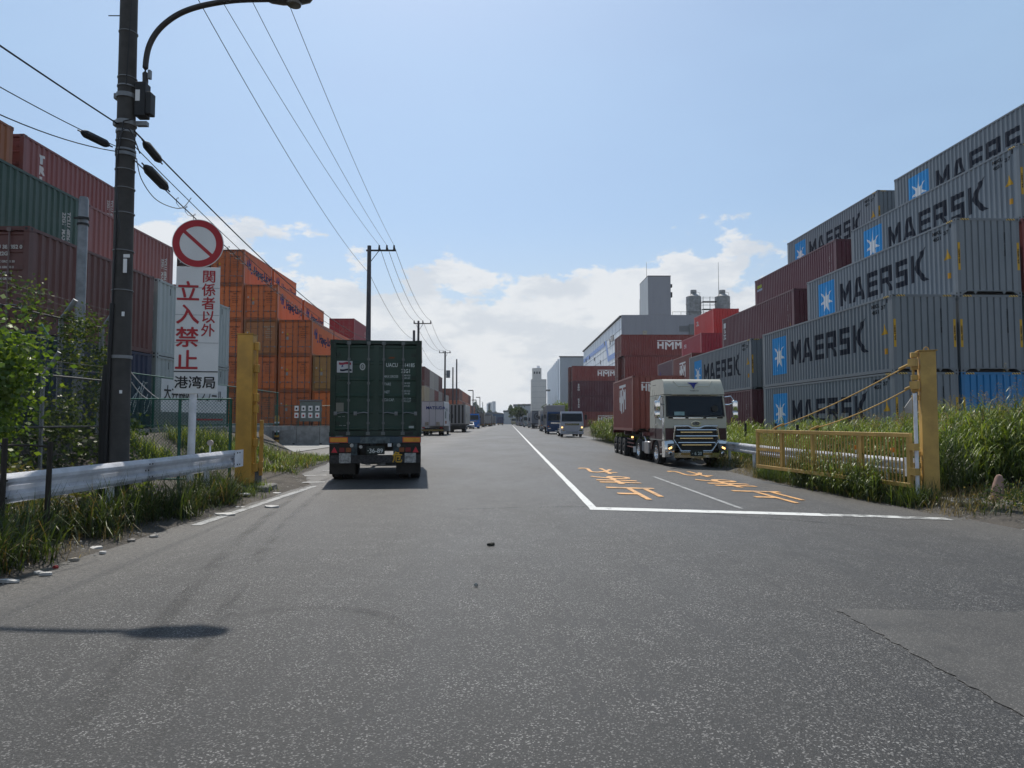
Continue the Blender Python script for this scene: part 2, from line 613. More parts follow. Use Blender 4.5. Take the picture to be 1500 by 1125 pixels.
class MB:
    def __init__(s):
        s.bm = bmesh.new()

    def box(s, c, size, rot=None):
        m = Matrix.Translation(c)
        if rot is not None:
            m = m @ (rot if isinstance(rot, Matrix) else Matrix.Rotation(rot, 4, 'Z'))
        m = m @ Matrix.Diagonal((*size, 1))
        bmesh.ops.create_cube(s.bm, size=1.0, matrix=m)
        return s

    def bx(s, x0, x1, y0, y1, z0, z1):
        return s.box(((x0 + x1) / 2, (y0 + y1) / 2, (z0 + z1) / 2), (abs(x1 - x0), abs(y1 - y0), abs(z1 - z0)))

    def cyl(s, p0, p1, r, r2=None, seg=12, cap=True):
        p0, p1 = Vector(p0), Vector(p1)
        d = p1 - p0
        q = d.to_track_quat('Z', 'Y').to_matrix().to_4x4()
        m = Matrix.Translation((p0 + p1) / 2) @ q
        bmesh.ops.create_cone(s.bm, cap_ends=cap, segments=seg, radius1=r, radius2=r if r2 is None else r2,
                              depth=d.length, matrix=m)
        return s

    def tube(s, pts, r, seg=6):
        pts = [Vector(p) for p in pts]
        rings = []
        up = Vector((0, 0, 1))
        for i, p in enumerate(pts):
            d = (pts[min(i + 1, len(pts) - 1)] - pts[max(i - 1, 0)]).normalized()
            a = d.cross(up)
            if a.length < 1e-3:
                a = d.cross(Vector((0, 1, 0)))
            a.normalize()
            b = d.cross(a).normalized()
            rr = r[i] if isinstance(r, (list, tuple)) else r
            rings.append([s.bm.verts.new(p + (a * math.cos(t) + b * math.sin(t)) * rr)
                          for t in (2 * PI * k / seg for k in range(seg))])
        for i in range(len(rings) - 1):
            for k in range(seg):
                s.bm.faces.new((rings[i][k], rings[i][(k + 1) % seg], rings[i + 1][(k + 1) % seg], rings[i + 1][k]))
        s.bm.faces.new(rings[0])
        s.bm.faces.new(rings[-1])
        return s

    def prism(s, poly, fn, d0, d1):
        """poly of 2D points; fn(a, b, depth) -> 3D"""
        A = [s.bm.verts.new(fn(a, b, d0)) for a, b in poly]
        B = [s.bm.verts.new(fn(a, b, d1)) for a, b in poly]
        n = len(poly)
        s.bm.faces.new(A)
        s.bm.faces.new(B)
        for i in range(n):
            s.bm.faces.new((A[i], A[(i + 1) % n], B[(i + 1) % n], B[i]))
        return s

    def lathe(s, prof, seg=24, axis='Y', c=(0, 0, 0)):
        rings = []
        for r, h in prof:
            ring = []
            for k in range(seg):
                t = 2 * PI * k / seg
                v = {'Y': (r * math.cos(t), h, r * math.sin(t)), 'Z': (r * math.cos(t), r * math.sin(t), h),
                     'X': (h, r * math.cos(t), r * math.sin(t))}[axis]
                ring.append(s.bm.verts.new(Vector(c) + Vector(v)))
            rings.append(ring)
        for i in range(len(rings) - 1):
            for k in range(seg):
                s.bm.faces.new((rings[i][k], rings[i][(k + 1) % seg], rings[i + 1][(k + 1) % seg], rings[i + 1][k]))
        return s

    def quad(s, *pts):
        s.bm.faces.new([s.bm.verts.new(p) for p in pts])
        return s

    def sheet(s, rows):
        """rows: list of equally long lists of points"""
        V = [[s.bm.verts.new(p) for p in r] for r in rows]
        for i in range(len(V) - 1):
            for j in range(len(V[0]) - 1):
                s.bm.faces.new((V[i][j], V[i][j + 1], V[i + 1][j + 1], V[i + 1][j]))
        return s

    def bevel(s, w, seg=2, angle=0.5):
        es = [e for e in s.bm.edges if len(e.link_faces) == 2 and e.calc_face_angle(0) > angle]
        bmesh.ops.bevel(s.bm, geom=es, offset=w, segments=seg, affect='EDGES', profile=0.5, clamp_overlap=True)
        return s

    def mesh(s, name, mat, smooth=False):
        bmesh.ops.recalc_face_normals(s.bm, faces=s.bm.faces[:])
        me = bpy.data.meshes.new(name)
        s.bm.to_mesh(me)
        s.bm.free()
        me.materials.append(mat)
        if smooth:
            me.polygons.foreach_set('use_smooth', [True] * len(me.polygons))
            me.set_sharp_from_angle(angle=0.7)
        return me

    def build(s, name, mat, parent=None, loc=(0, 0, 0), rot=(0, 0, 0), color=None, smooth=False, kind=None):
        return put(name, s.mesh(name, mat, smooth), parent, loc, rot, color, kind)


_cache = {}


def cached(key, fn):
    if key not in _cache:
        _cache[key] = fn()
    return _cache[key]


# ---- flat lettering and logos (2D filled outlines -> mesh)
def _curve_mesh(cu):
    o = bpy.data.objects.new('tmp', cu)
    COL.objects.link(o)
    dg = bpy.context.evaluated_depsgraph_get()
    me = bpy.data.meshes.new_from_object(o.evaluated_get(dg))
    bpy.data.objects.remove(o)
    return me


def text2d(s, size=1.0, bold=0.0, space=1.0, align='CENTER'):
    def fn():
        cu = bpy.data.curves.new('t', 'FONT')
        cu.body = s
        cu.size = size
        cu.offset = bold
        cu.space_character = space
        cu.align_x = align
        cu.align_y = 'CENTER'
        cu.resolution_u = 3
        me = _curve_mesh(cu)
        bpy.data.curves.remove(cu)
        return me
    return cached(('text', s, size, bold, space, align), fn)


def bold2d(s, size=1.0, sh=0.012, space=1.0):
    """upright bold: the outline laid a few times with small shifts, each in its own plane (z keeps the plane)"""
    def fn():
        base = text2d(s, size, 0.0, space)
        bm = bmesh.new()
        for k, (dx, dy) in enumerate(((0, 0), (1, .4), (-1, -.4), (.4, -1), (-.4, 1))):
            t = base.copy()
            for v in t.vertices:
                v.co.x += dx * sh * size
                v.co.y += dy * sh * size
                v.co.z = k
            bm.from_mesh(t)
            bpy.data.meshes.remove(t)
        me = bpy.data.meshes.new('bold')
        bm.to_mesh(me)
        bm.free()
        return me
    return cached(('bold', s, size, sh), fn)


def shape2d(key, polys):
    def fn():
        cu = bpy.data.curves.new('s', 'CURVE')
        cu.dimensions = '2D'
        cu.fill_mode = 'BOTH'
        for p in polys:
            sp = cu.splines.new('POLY')
            sp.points.add(len(p) - 1)
            for i, (x, y) in enumerate(p):
                sp.points[i].co = (x, y, 0, 1)
            sp.use_cyclic_u = True
        me = _curve_mesh(cu)
        bpy.data.curves.remove(cu)
        return me
    return cached(('shape', key), fn)


def decal(name, me2d, mat, fn, breaks=None, key=None, layered=False):
    """map the flat outline (a, b) through fn(a, b); cut it at the given breaks first so that it follows folds"""
    def mk():
        bm = bmesh.new()
        bm.from_mesh(me2d)
        if breaks is not None and bm.verts:
            lo = min(v.co.x for v in bm.verts)
            hi = max(v.co.x for v in bm.verts)
            for x in breaks:
                if lo < x < hi:
                    bmesh.ops.bisect_plane(bm, geom=bm.verts[:] + bm.edges[:] + bm.faces[:], dist=1e-5,
                                           plane_co=(x, 0, 0), plane_no=(1, 0, 0))
        for v in bm.verts:
            v.co = fn(v.co.x, v.co.y, v.co.z) if layered else fn(v.co.x, v.co.y)
        me = bpy.data.meshes.new(name)
        bm.to_mesh(me)
        bm.free()
        me.materials.clear()
        me.materials.append(mat)
        return me
    return cached(key, mk) if key else mk()


def move2d(me, sx, sy, dx, dy, key):
    def fn():
        c = me.copy()
        for v in c.vertices:
            v.co.x = v.co.x * sx + dx
            v.co.y = v.co.y * sy + dy
        return c
    return cached(('mv', key, sx, sy, dx, dy), fn)


# ---- ribbons (grass blades, reed leaves) and small leaves, vectorised
def ribbons(name, base, az, el, length, width, droop, tint, seg=3, label=None, cat=None, kind='stuff', parent=None,
            group=None):
    n = len(base)
    base = np.asarray(base, float)
    pts = np.zeros((n, seg + 1, 3))
    pts[:, 0] = base
    e = np.array(el, float)
    stepl = np.asarray(length) / seg
    ca, sa = np.cos(az), np.sin(az)
    for k in range(seg):
        d = np.stack([np.cos(e) * ca, np.cos(e) * sa, np.sin(e)], 1)
        pts[:, k + 1] = pts[:, k] + d * stepl[:, None]
        e = e - droop * (1.0 + 0.5 * k)
    side = np.stack([-sa, ca, np.zeros(n)], 1)
    V = np.zeros((n, seg + 1, 2, 3))
    prof = np.array([0.75, 1.0, 0.72, 0.45, 0.3][:seg] + [0.08])
    for k in range(seg + 1):
        w = (np.asarray(width) * prof[k] * 0.5)[:, None]
        V[:, k, 0] = pts[:, k] - side * w
        V[:, k, 1] = pts[:, k] + side * w
    V = V.reshape(-1, 3)
    idx = np.arange(n)[:, None] * (2 * (seg + 1))
    q = []
    for k in range(seg):
        q.append(np.stack([idx[:, 0] + 2 * k, idx[:, 0] + 2 * k + 1, idx[:, 0] + 2 * k + 3, idx[:, 0] + 2 * k + 2], 1))
    Q = np.concatenate(q, 0)
    tv = np.repeat(np.asarray(tint, float), 2 * (seg + 1), axis=0)
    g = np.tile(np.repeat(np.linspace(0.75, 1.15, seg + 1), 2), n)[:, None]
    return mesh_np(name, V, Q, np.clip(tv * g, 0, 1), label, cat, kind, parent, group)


def mesh_np(name, V, Q, tint, label=None, cat=None, kind=None, parent=None, group=None, mat=None):
    me = bpy.data.meshes.new(name)
    me.vertices.add(len(V))
    me.vertices.foreach_set('co', np.ascontiguousarray(V, dtype=np.float32).ravel())
    k = Q.shape[1]
    me.loops.add(len(Q) * k)
    me.loops.foreach_set('vertex_index', Q.astype(np.int32).ravel())
    me.polygons.add(len(Q))
    me.polygons.foreach_set('loop_start', np.arange(0, len(Q) * k, k, dtype=np.int32))
    me.polygons.foreach_set('loop_total', np.full(len(Q), k, dtype=np.int32))
    at_ = me.color_attributes.new('tint', 'FLOAT_COLOR', 'POINT')
    at_.data.foreach_set('color', np.concatenate([tint, np.ones((len(V), 1))], 1).astype(np.float32).ravel())
    me.update(calc_edges=True)
    me.materials.append(mat or LEAF)
    o = put(name, me, parent)
    return tag(o, label, cat, group, kind)


def leaves(name, c, size, tint, label=None, cat=None, kind='stuff', parent=None, group=None, flat=0.5):
    n = len(c)
    c = np.asarray(c, float)
    a = rng.uniform(0, 2 * PI, n)
    nrm = np.stack([rng.normal(0, 1, n), rng.normal(0, 1, n), np.abs(rng.normal(flat, 0.8, n))], 1)
    nrm /= np.linalg.norm(nrm, axis=1)[:, None]
    t = np.stack([np.cos(a), np.sin(a), rng.uniform(-0.6, 0.3, n)], 1)
    t -= nrm * (t * nrm).sum(1)[:, None]
    t /= np.linalg.norm(t, axis=1)[:, None]
    b = np.cross(nrm, t)
    s = np.asarray(size)[:, None]
    V = np.stack([c - t * s * 0.6, c + b * s * 0.42 - nrm * s * 0.08, c + t * s * 0.6 - nrm * s * 0.1,
                  c - b * s * 0.42 - nrm * s * 0.08], 1).reshape(-1, 3)
    Q = np.arange(n * 4).reshape(-1, 4)
    return mesh_np(name, V, Q, np.repeat(tint, 4, axis=0), label, cat, kind, parent, group)


def tints(n, cols, var=0.22):
    cols = np.array(cols)
    i = rng.integers(0, len(cols), n)
    return cols[i] * rng.uniform(1 - var, 1 + var, (n, 1))


def grass(name, xy, h, w, cols, label, cat='grass', lean=0.35, droop=0.28, seg=3, z=None):
    n = len(xy)
    zz = ground_z(xy[:, 0], xy[:, 1]) - 0.02 if z is None else z
    base = np.column_stack([xy, zz])
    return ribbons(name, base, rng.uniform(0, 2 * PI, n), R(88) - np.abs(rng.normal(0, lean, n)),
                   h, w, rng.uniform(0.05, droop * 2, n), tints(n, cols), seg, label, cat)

# ================================================================== SETTING: ground, road, markings
def grid_mesh(name, xs, ys, zf, mat, kind='structure', keep=None):
    X, Y = np.meshgrid(xs, ys)
    Z = zf(X, Y)
    V = np.stack([X, Y, Z], 2).reshape(-1, 3)
    nx, ny = len(xs), len(ys)
    i = np.arange((nx - 1) * (ny - 1))
    a = (i // (nx - 1)) * nx + i % (nx - 1)
    Q = np.stack([a, a + 1, a + nx + 1, a + nx], 1)
    if keep is not None:
        cx = V[Q].mean(1)
        Q = Q[keep(cx[:, 0], cx[:, 1])]
    me = bpy.data.meshes.new(name)
    me.from_pydata(V.tolist(), [], Q.tolist())
    me.materials.append(mat)
    me.polygons.foreach_set('use_smooth', [True] * len(me.polygons))
    o = put(name, me)
    o['kind'] = kind
    return o


def arr(*segs):
    out = [segs[0][0]]
    for a, b, st in segs:
        n = max(1, int(round((b - a) / st)))
        out += list(np.linspace(a, b, n + 1)[1:])
    return np.array(out)


gx = arr((-2500, -60, 400), (-60, -20, 5), (-20, -4, 0.4), (-4, 6, 2), (6, 16, 0.4), (16, 60, 6), (60, 2500, 400))
gy = arr((-60, 0, 6), (0, 46, 0.6), (46, 46.44, 0.44), (46.44, 46.5, 0.06), (46.5, 60, 1.5), (60, 140, 6), (140, 700, 60), (700, 4500, 500))
grid_mesh('ground', gx, gy, ground_z, DIRT)


def road_xs(t, y):
    return ledge(y) + t * (redge(y) - ledge(y))


def road_sheet():
    ys = arr((-20, 0, 5), (0, 46, 0.7), (46, 120, 4), (120, 700, 30))
    rows = []
    for y in ys:
        wob = 0.10 * math.sin(y * 1.7) + 0.07 * math.sin(y * 4.1 + 1)
        x0, x1 = ledge(y) + 0.05 * math.sin(y * 2.3), redge(y) + (wob if y < 60 else 0)
        xs = [x0 + (1.5 - x0) * k / 5 for k in range(6)] + [1.5 + (x1 - 1.5) * k / 6 for k in range(1, 7)]
        rows.append([(x, y, float(road_z(x, y))) for x in xs])
    return MB().sheet(rows).build('road', ASPHALT, kind='structure', smooth=True)


road_sheet()
# light concrete apron of the yard entrance on the left, and the yards' own paving
grid_mesh('concrete_apron', arr((-30, -10.75, 1.2)), arr((33.5, 46.3, 0.8)),
          lambda X, Y: np.full_like(X, 0.03), YARD, keep=lambda x, y: x < -10.7)
grid_mesh('yard_pavement', arr((-90, -11.15, 6)), arr((46.6, 330, 20)), lambda X, Y: np.full_like(X, 1.19), YARD)
grid_mesh('yard_pavement', arr((13.1, 90, 8)), arr((8, 50, 5), (50, 82, 4), (82, 180, 10)),
          lambda X, Y: np.interp(Y, [0, 50, 82, 120], [0.475, 0.515, 0.675, 0.675]), YARD)


def road_strip(name, mat, path, w, lift=0.007, w2=None):
    """painted line along path [(x, y)...], w wide"""
    pts = []
    for (x0, y0), (x1, y1) in zip(path[:-1], path[1:]):
        L = math.hypot(x1 - x0, y1 - y0)
        n = max(1, int(L / 0.7)) if max(y0, y1) < 70 else max(1, int(L / 12))
        pts += [(x0 + (x1 - x0) * k / n, y0 + (y1 - y0) * k / n) for k in range(n)]
    pts.append(path[-1])
    rows = []
    for i, p in enumerate(pts):
        a, b = pts[max(0, i - 1)], pts[min(len(pts) - 1, i + 1)]
        d = Vector((b[0] - a[0], b[1] - a[1])).normalized()
        nx, ny = -d.y, d.x
        ww = w * (1 + 0.05 * math.sin(i * 1.3))
        r = []
        for t in (-0.5, 0.0, 0.5):
            x, y = p[0] + nx * ww * t, p[1] + ny * ww * t
            r.append((x, y, float(road_z(x, y)) + lift))
        rows.append(r)
    return MB().sheet(rows).build(name, mat, kind='structure')


road_strip('centre_line', LINE_W, [(1.53, 12.78), (1.50, 40), (1.50, 560)], 0.145)
road_strip('stop_line', LINE_W, [(1.455, 12.62), (4.3, 12.5), (5.6, 12.42)], 0.40)
road_strip('stop_line', LINE_F, [(5.6, 12.42), (6.6, 12.36), (7.7, 12.2)], 0.34)
road_strip('lane_divider', LINE_T, [(4.36, 13.1), (4.36, 21.0)], 0.10)
road_strip('edge_line', LINE_T, [(-4.72, 10.6), (-4.70, 17.0)], 0.16)
for x0, x1, y in ((-5.65, -4.75, 17.9), (-5.9, -5.3, 20.2), (-5.9, -5.4, 22.2)):
    m = road_strip('edge_line', LINE_T, [(x0, y), (x1, y + 0.2)], 0.28)


MB().sheet([[(x + (0.012 * math.sin(y * 23) + 0.010 * math.sin(y * 61 + 2) if x < 2.8 else 0),
              y + (0.014 * math.sin(x * 19) + 0.010 * math.sin(x * 53 + 1) if y > 5.95 else 0),
              float(road_z(x, y)) + 0.005) for x in [2.78] + list(np.linspace(2.84, 7.6, 90))] for y in list(np.linspace(1.0, 5.92, 90)) + [6.0]]).build('asphalt_patch', PATCH, kind='structure')


def tyre_mark(path, w):
    P = smooth_path([(x, y, 0) for x, y in path], 10)
    V, Q, T = [], [], []
    for i, p in enumerate(P):
        a, b = P[max(0, i - 1)], P[min(len(P) - 1, i + 1)]
        d = (b - a).normalized()
        end = min(1.0, i / 6, (len(P) - 1 - i) / 6)
        for k, e in zip((-.5, -.22, .22, .5), (0, 1, 1, 0)):
            x, y = p.x - d.y * w * k, p.y + d.x * w * k
            V.append((x, y, float(road_z(x, y)) + 0.0035))
            T.append([e * end] * 3)
        if i:
            for k in range(3):
                j = i * 4 + k
                Q.append((j - 4, j - 3, j + 1, j))
    mesh_np('tyre_mark', np.array(V), np.array(Q), np.array(T, float), kind='structure', mat=TYREMARK)


for dx in (0.0, 0.42):
    tyre_mark([(-2.1 + dx, 3.2), (-2.7 + dx, 5.5), (-3.5 + dx, 9), (-4.3 + dx, 13.5), (-4.9 + dx, 18), (-5.2 + dx, 24)], 0.2)
tyre_mark([(-2.6, 5.55), (-2.0, 5.85), (-1.5, 5.95), (-1.0, 5.7), (-0.7, 5.2)], 0.18)
tyre_mark([(-1.4, 12.4), (0.2, 12.75), (1.6, 12.85), (4.0, 12.0), (6.4, 10.6)], 0.22)


def ground_text(ch, cx, cy, w, l):
    me = bold2d(ch, 1.0, 0.012)
    xs = [v.co.x for v in me.vertices]
    ys = [v.co.y for v in me.vertices]
    mx, my = (min(xs) + max(xs)) / 2, (min(ys) + max(ys)) / 2
    kx, ky = w / (max(xs) - min(xs)), l / (max(ys) - min(ys))

    def fn(a, b, c):
        x, y = cx - (a - mx) * kx, cy - (b - my) * ky
        return (x, y, float(road_z(x, y)) + 0.009 + c * 0.001)
    d = decal('road_lettering', me, LINE_O, fn, layered=True)
    put('road_lettering', d)['kind'] = 'structure'


for cx in (2.92, 5.95):
    for i, ch in enumerate('止まれ'):
        ground_text(ch, cx, 15.6 + 3.6 * i, 1.15, 2.7)

# ================================================================== CONTAINERS
CW = 2.438
L40, L20, HC, HS = 12.192, 6.058, 2.896, 2.591


def profile(s0, s1, pitch, flat, slope, depth):
    n = int((s1 - s0) / pitch)
    pad = ((s1 - s0) - n * pitch) / 2
    bp = [(s0, 0.0)]
    inner = pitch - flat - 2 * slope
    for k in range(n):
        a = s0 + pad + k * pitch + flat / 2
        bp += [(a, 0.0), (a + slope, depth), (a + slope + inner, depth), (a + 2 * slope + inner, 0.0)]
    bp.append((s1, 0.0))
    return bp


def side_profile(L):
    return cached(('sp', L), lambda: profile(-L / 2 + 0.13, L / 2 - 0.13, 0.278, 0.086, 0.056, 0.042))


def end_profile():
    return cached('ep', lambda: profile(-CW / 2 + 0.13, CW / 2 - 0.13, 0.252, 0.176, 0.022, 0.045))


YO = CW / 2 - 0.014            # outer plane of the side corrugation


def bend(bp):
    xs = [a for a, _ in bp]
    ds = [d for _, d in bp]
    return lambda x: float(np.interp(x, xs, ds))


def m_side(L, h):
    bp = side_profile(L)
    return MB().sheet([[(x, -YO + d, z) for x, d in bp] for z in (0.14, h - 0.09)]).mesh('side_wall', PAINT)


def m_roof(L, h):
    bp = profile(-L / 2 + 0.2, L / 2 - 0.2, 0.42, 0.12, 0.05, 0.02)
    return MB().sheet([[(x, y, h - 0.025 - d) for x, d in bp] for y in (-CW / 2 + 0.05, CW / 2 - 0.05)]).mesh('roof', PAINT)


def m_floor(L, h):
    b = MB().bx(-L / 2 + 0.1, L / 2 - 0.1, -CW / 2 + 0.06, CW / 2 - 0.06, 0.11, 0.15)
    n = int(L / 0.5)
    for k in range(n):
        x = -L / 2 + 0.3 + k * (L - 0.6) / (n - 1)
        b.bx(x - 0.03, x + 0.03, -CW / 2 + 0.06, CW / 2 - 0.06, 0.02, 0.11)
    return b.mesh('floor', DARK)


def m_post(L, h):
    b = MB()
    b.bx(-0.075, 0.075, -0.07, 0.07, 0.118, h - 0.118)
    for z0 in (0, h - 0.118):
        b.bx(-0.089, 0.089, -0.081, 0.081, z0, z0 + 0.118)
    return b.mesh('corner_post', PAINT)


def m_casting_hole(L, h):
    b = MB()
    for z in (0.059, h - 0.059):
        for ax in (0, 1):
            if ax == 0:
                b.cyl((0, -0.0835, z), (0, -0.060, z), 0.036, seg=10)
            else:
                for s in (-1, 1):
                    b.cyl((s * 0.0915, 0, z), (s * 0.07, 0, z), 0.034, seg=10)
    return b.mesh('casting_hole', DARK)


def m_rail(L, h):
    b = MB()
    b.bx(-L / 2 + 0.09, L / 2 - 0.09, -CW / 2 + 0.003, -CW / 2 + 0.06, h - 0.09, h - 0.014)
    return b.mesh('top_rail', PAINT)


def m_brail(L, h):
    b = MB()
    b.bx(-L / 2 + 0.09, L / 2 - 0.09, -CW / 2 + 0.005, -CW / 2 + 0.05, 0.015, 0.14)
    return b.mesh('bottom_rail', PAINT)


def m_front(L, h):
    bp = end_profile()
    return MB().sheet([[(L / 2 - 0.014 - d, y, z) for y, d in bp] for z in (0.16, h - 0.10)]).mesh('front_wall', PAINT)


def m_front_sill(L, h):
    b = MB()
    p = [(-CW / 2 + 0.08, 0.01), (-CW / 2 + 0.17, 0.01), (-CW / 2 + 0.34, 0.125), (CW / 2 - 0.34, 0.125),
         (CW / 2 - 0.17, 0.01), (CW / 2 - 0.08, 0.01), (CW / 2 - 0.08, 0.16), (-CW / 2 + 0.08, 0.16)]
    b.prism(p, lambda a, c, d: (d, a, c), L / 2 - 0.09, L / 2 - 0.004)
    for y in (-0.55, 0.55):
        b.prism([(y - 0.08, 0.125), (y + 0.08, 0.125), (y, 0.015)], lambda a, c, d: (d, a, c), L / 2 - 0.05, L / 2 - 0.02)
    b.bx(L / 2 - 0.3, L / 2 - 0.28, -CW / 2 + 0.1, CW / 2 - 0.1, 0.0, 0.13)
    return b.mesh('front_sill', PAINT)


def m_header(L, h):
    return MB().bx(-0.045, 0.045, -CW / 2 + 0.08, CW / 2 - 0.08, h - 0.10, h - 0.008).mesh('header', PAINT)


def m_door(L, h):
    """one leaf, hinged on its outer edge; local y 0..1.14 outward at x=0, outside is -x"""
    w = 1.135
    b = MB()
    z0, z1 = 0.16, h - 0.13
    b.bx(0.012, 0.04, 0.0, w, z0, z1)
    for y0, y1 in ((0.0, 0.07), (w - 0.07, w)):
        b.bx(-0.012, 0.012, y0, y1, z0, z1)
    n = 5
    H = z1 - z0
    rec = H / n - 0.16
    for k in range(n + 1):
        za = z0 + k * (H - 0.09) / n
        b.prism([(0.012, za - 0.0), (-0.010, za + 0.022), (-0.010, za + 0.072), (0.012, za + 0.094)],
                lambda a, c, d: (a, d, c), 0.07, w - 0.07)
    return b.mesh('door', PAINT)


def m_rod(L, h):
    b = MB().cyl((-0.045, 0, 0.05), (-0.045, 0, h - 0.04), 0.0185, seg=8)
    for z in (0.075, h - 0.09):
        b.bx(-0.075, -0.008, -0.05, 0.05, z - 0.045, z + 0.045)
    for z in (0.35, 0.62 * h * 0.6, h * 0.55, h * 0.8):
        b.bx(-0.068, -0.010, -0.035, 0.035, z - 0.03, z + 0.03)
    return b.mesh('lock_rod', PAINT)


def m_handle(L, h):
    b = MB().tube([(-0.06, 0, 0.62), (-0.075, 0.10, 0.64), (-0.07, 0.36, 0.60)], 0.014, 6)
    b.bx(-0.06, -0.012, 0.30, 0.38, 0.56, 0.66)
    return b.mesh('handle', GALV)


def m_hinge(L, h):
    b = MB()
    for k in range(4):
        z = 0.35 + k * (h - 0.75) / 3
        b.bx(-0.014, 0.0, -0.01, 0.13, z - 0.05, z + 0.05)
        b.cyl((-0.015, 0.0, z - 0.05), (-0.015, 0.0, z + 0.05), 0.018, seg=6)
    return b.mesh('hinge', PAINT)


def cm(fn, L, h):
    return cached((fn.__name__, L, h), lambda: fn(L, h))


STAR_GREY = (0.195, 0.232, 0.262)


def glyphs():
    g = {}
    g['M'] = [[(0, 0), (0, 1), (.2, 1), (.45, .52), (.7, 1), (.9, 1), (.9, 0), (.7, 0), (.7, .58), (.5, .16), (.4, .16), (.2, .58), (.2, 0)]]
    g['A'] = [[(0, 0), (.30, 1), (.60, 1), (.9, 0), (.69, 0), (.64, .19), (.26, .19), (.21, 0)], [(.32, .38), (.45, .84), (.58, .38)]]
    g['E'] = [[(0, 0), (0, 1), (.78, 1), (.78, .79), (.2, .79), (.2, .61), (.74, .61), (.74, .40), (.2, .40), (.2, .21), (.78, .21), (.78, 0)]]
    g['R'] = [[(0, 0), (0, 1), (.80, 1), (.80, .36), (.66, .36), (.86, 0), (.64, 0), (.44, .36), (.2, .36), (.2, 0)],
              [(.2, .57), (.60, .57), (.60, .79), (.2, .79)]]
    g['S'] = [[(0, 0), (0, .21), (.58, .21), (.58, .40), (0, .40), (0, 1), (.78, 1), (.78, .79), (.2, .79), (.2, .61), (.78, .61), (.78, 0)]]
    g['K'] = [[(0, 0), (0, 1), (.2, 1), (.2, 0)],
              [(.21, .46), (.21, .56), (.46, .86), (.60, 1.04), (.92, 1.15), (.80, .99), (.66, .77), (.52, .52), (.66, .28),
               (.82, .10), (1.02, -.05), (.72, -.06), (.52, .12), (.34, .36)]]
    return g


def word_polys(word, gap=0.17):
    G = glyphs()
    out = []
    x = 0
    for c in word:
        w = max(p[0] for pl in G[c] for p in pl)
        for pl in G[c]:
            out.append([(px + x, py) for px, py in pl])
        x += w + gap
    return out, x - gap


def star_poly(cx, cz, r):
    rr = [1.0, .80, .86, .80, .95, .78, .86]
    pts = []
    for k in range(7):
        a = PI / 2 - 2 * PI * k / 7
        pts.append((cx + r * rr[k] * math.cos(a) * 0.9, cz + r * rr[k] * math.sin(a)))
        a -= PI / 7
        pts.append((cx + r * 0.26 * math.cos(a), cz + r * 0.26 * math.sin(a)))
    return pts


HMM = [[(0, 1.0), (0, 1.10), (2.9, 1.10), (2.9, 1.0), (1.72, 1.0), (1.45, .84), (1.18, 1.0)],
       [(0, .18), (0, .92), (.22, .92), (.22, .66), (.55, .66), (.55, .92), (.77, .92), (.77, .12), (.55, .14), (.55, .46), (.22, .46), (.22, .16)],
       [(.92, .10), (.92, .92), (1.12, .92), (1.45, .60), (1.78, .92), (1.98, .92), (1.98, .10), (1.76, .02), (1.76, .62), (1.45, .34), (1.14, .62), (1.14, .02)],
       [(2.12, .14), (2.12, .92), (2.32, .92), (2.51, .70), (2.70, .92), (2.9, .92), (2.9, .20), (2.70, .16), (2.70, .62), (2.51, .42), (2.33, .62), (2.33, .10)]]
HL_MARK = [[(0.1, 0), (.30, 1), (.50, 1), (.42, .62), (.72, .62), (.80, 1), (1.0, 1), (.80, 0), (.60, 0), (.68, .40), (.38, .40), (.30, 0)],
           [(-.28, .30), (-.16, .90), (-.02, .90), (-.14, .30)], [(.92, -.28), (.98, -.06), (1.5, -.06), (1.44, -.28)]]


def side_decal(t, name, key, me2d, L, color, off=0.005):
    bp = side_profile(L)
    f = bend(bp)
    me = decal(name, me2d, PRINT, lambda a, b: (a, -YO + f(a) - off, b), [x for x, _ in bp], ('sd', key, L))
    return put(name, me, t, color=color)


def end_decal(t, name, key, me2d, L, color):
    """a runs to the viewer's right when looking at the +x end"""
    bp = end_profile()
    f = bend(bp)
    me = decal(name, me2d, PRINT, lambda a, b: (L / 2 - 0.014 - f(a) + 0.005, a, b), [x for x, _ in bp], ('ed', key, L))
    return put(name, me, t, color=color)


def box2d(x0, x1, y0, y1):
    return shape2d(('b', x0, x1, y0, y1), [[(x0, y0), (x1, y0), (x1, y1), (x0, y1)]])


BLACKC, WHITEC = (0.014, 0.016, 0.022), (0.62, 0.62, 0.6)


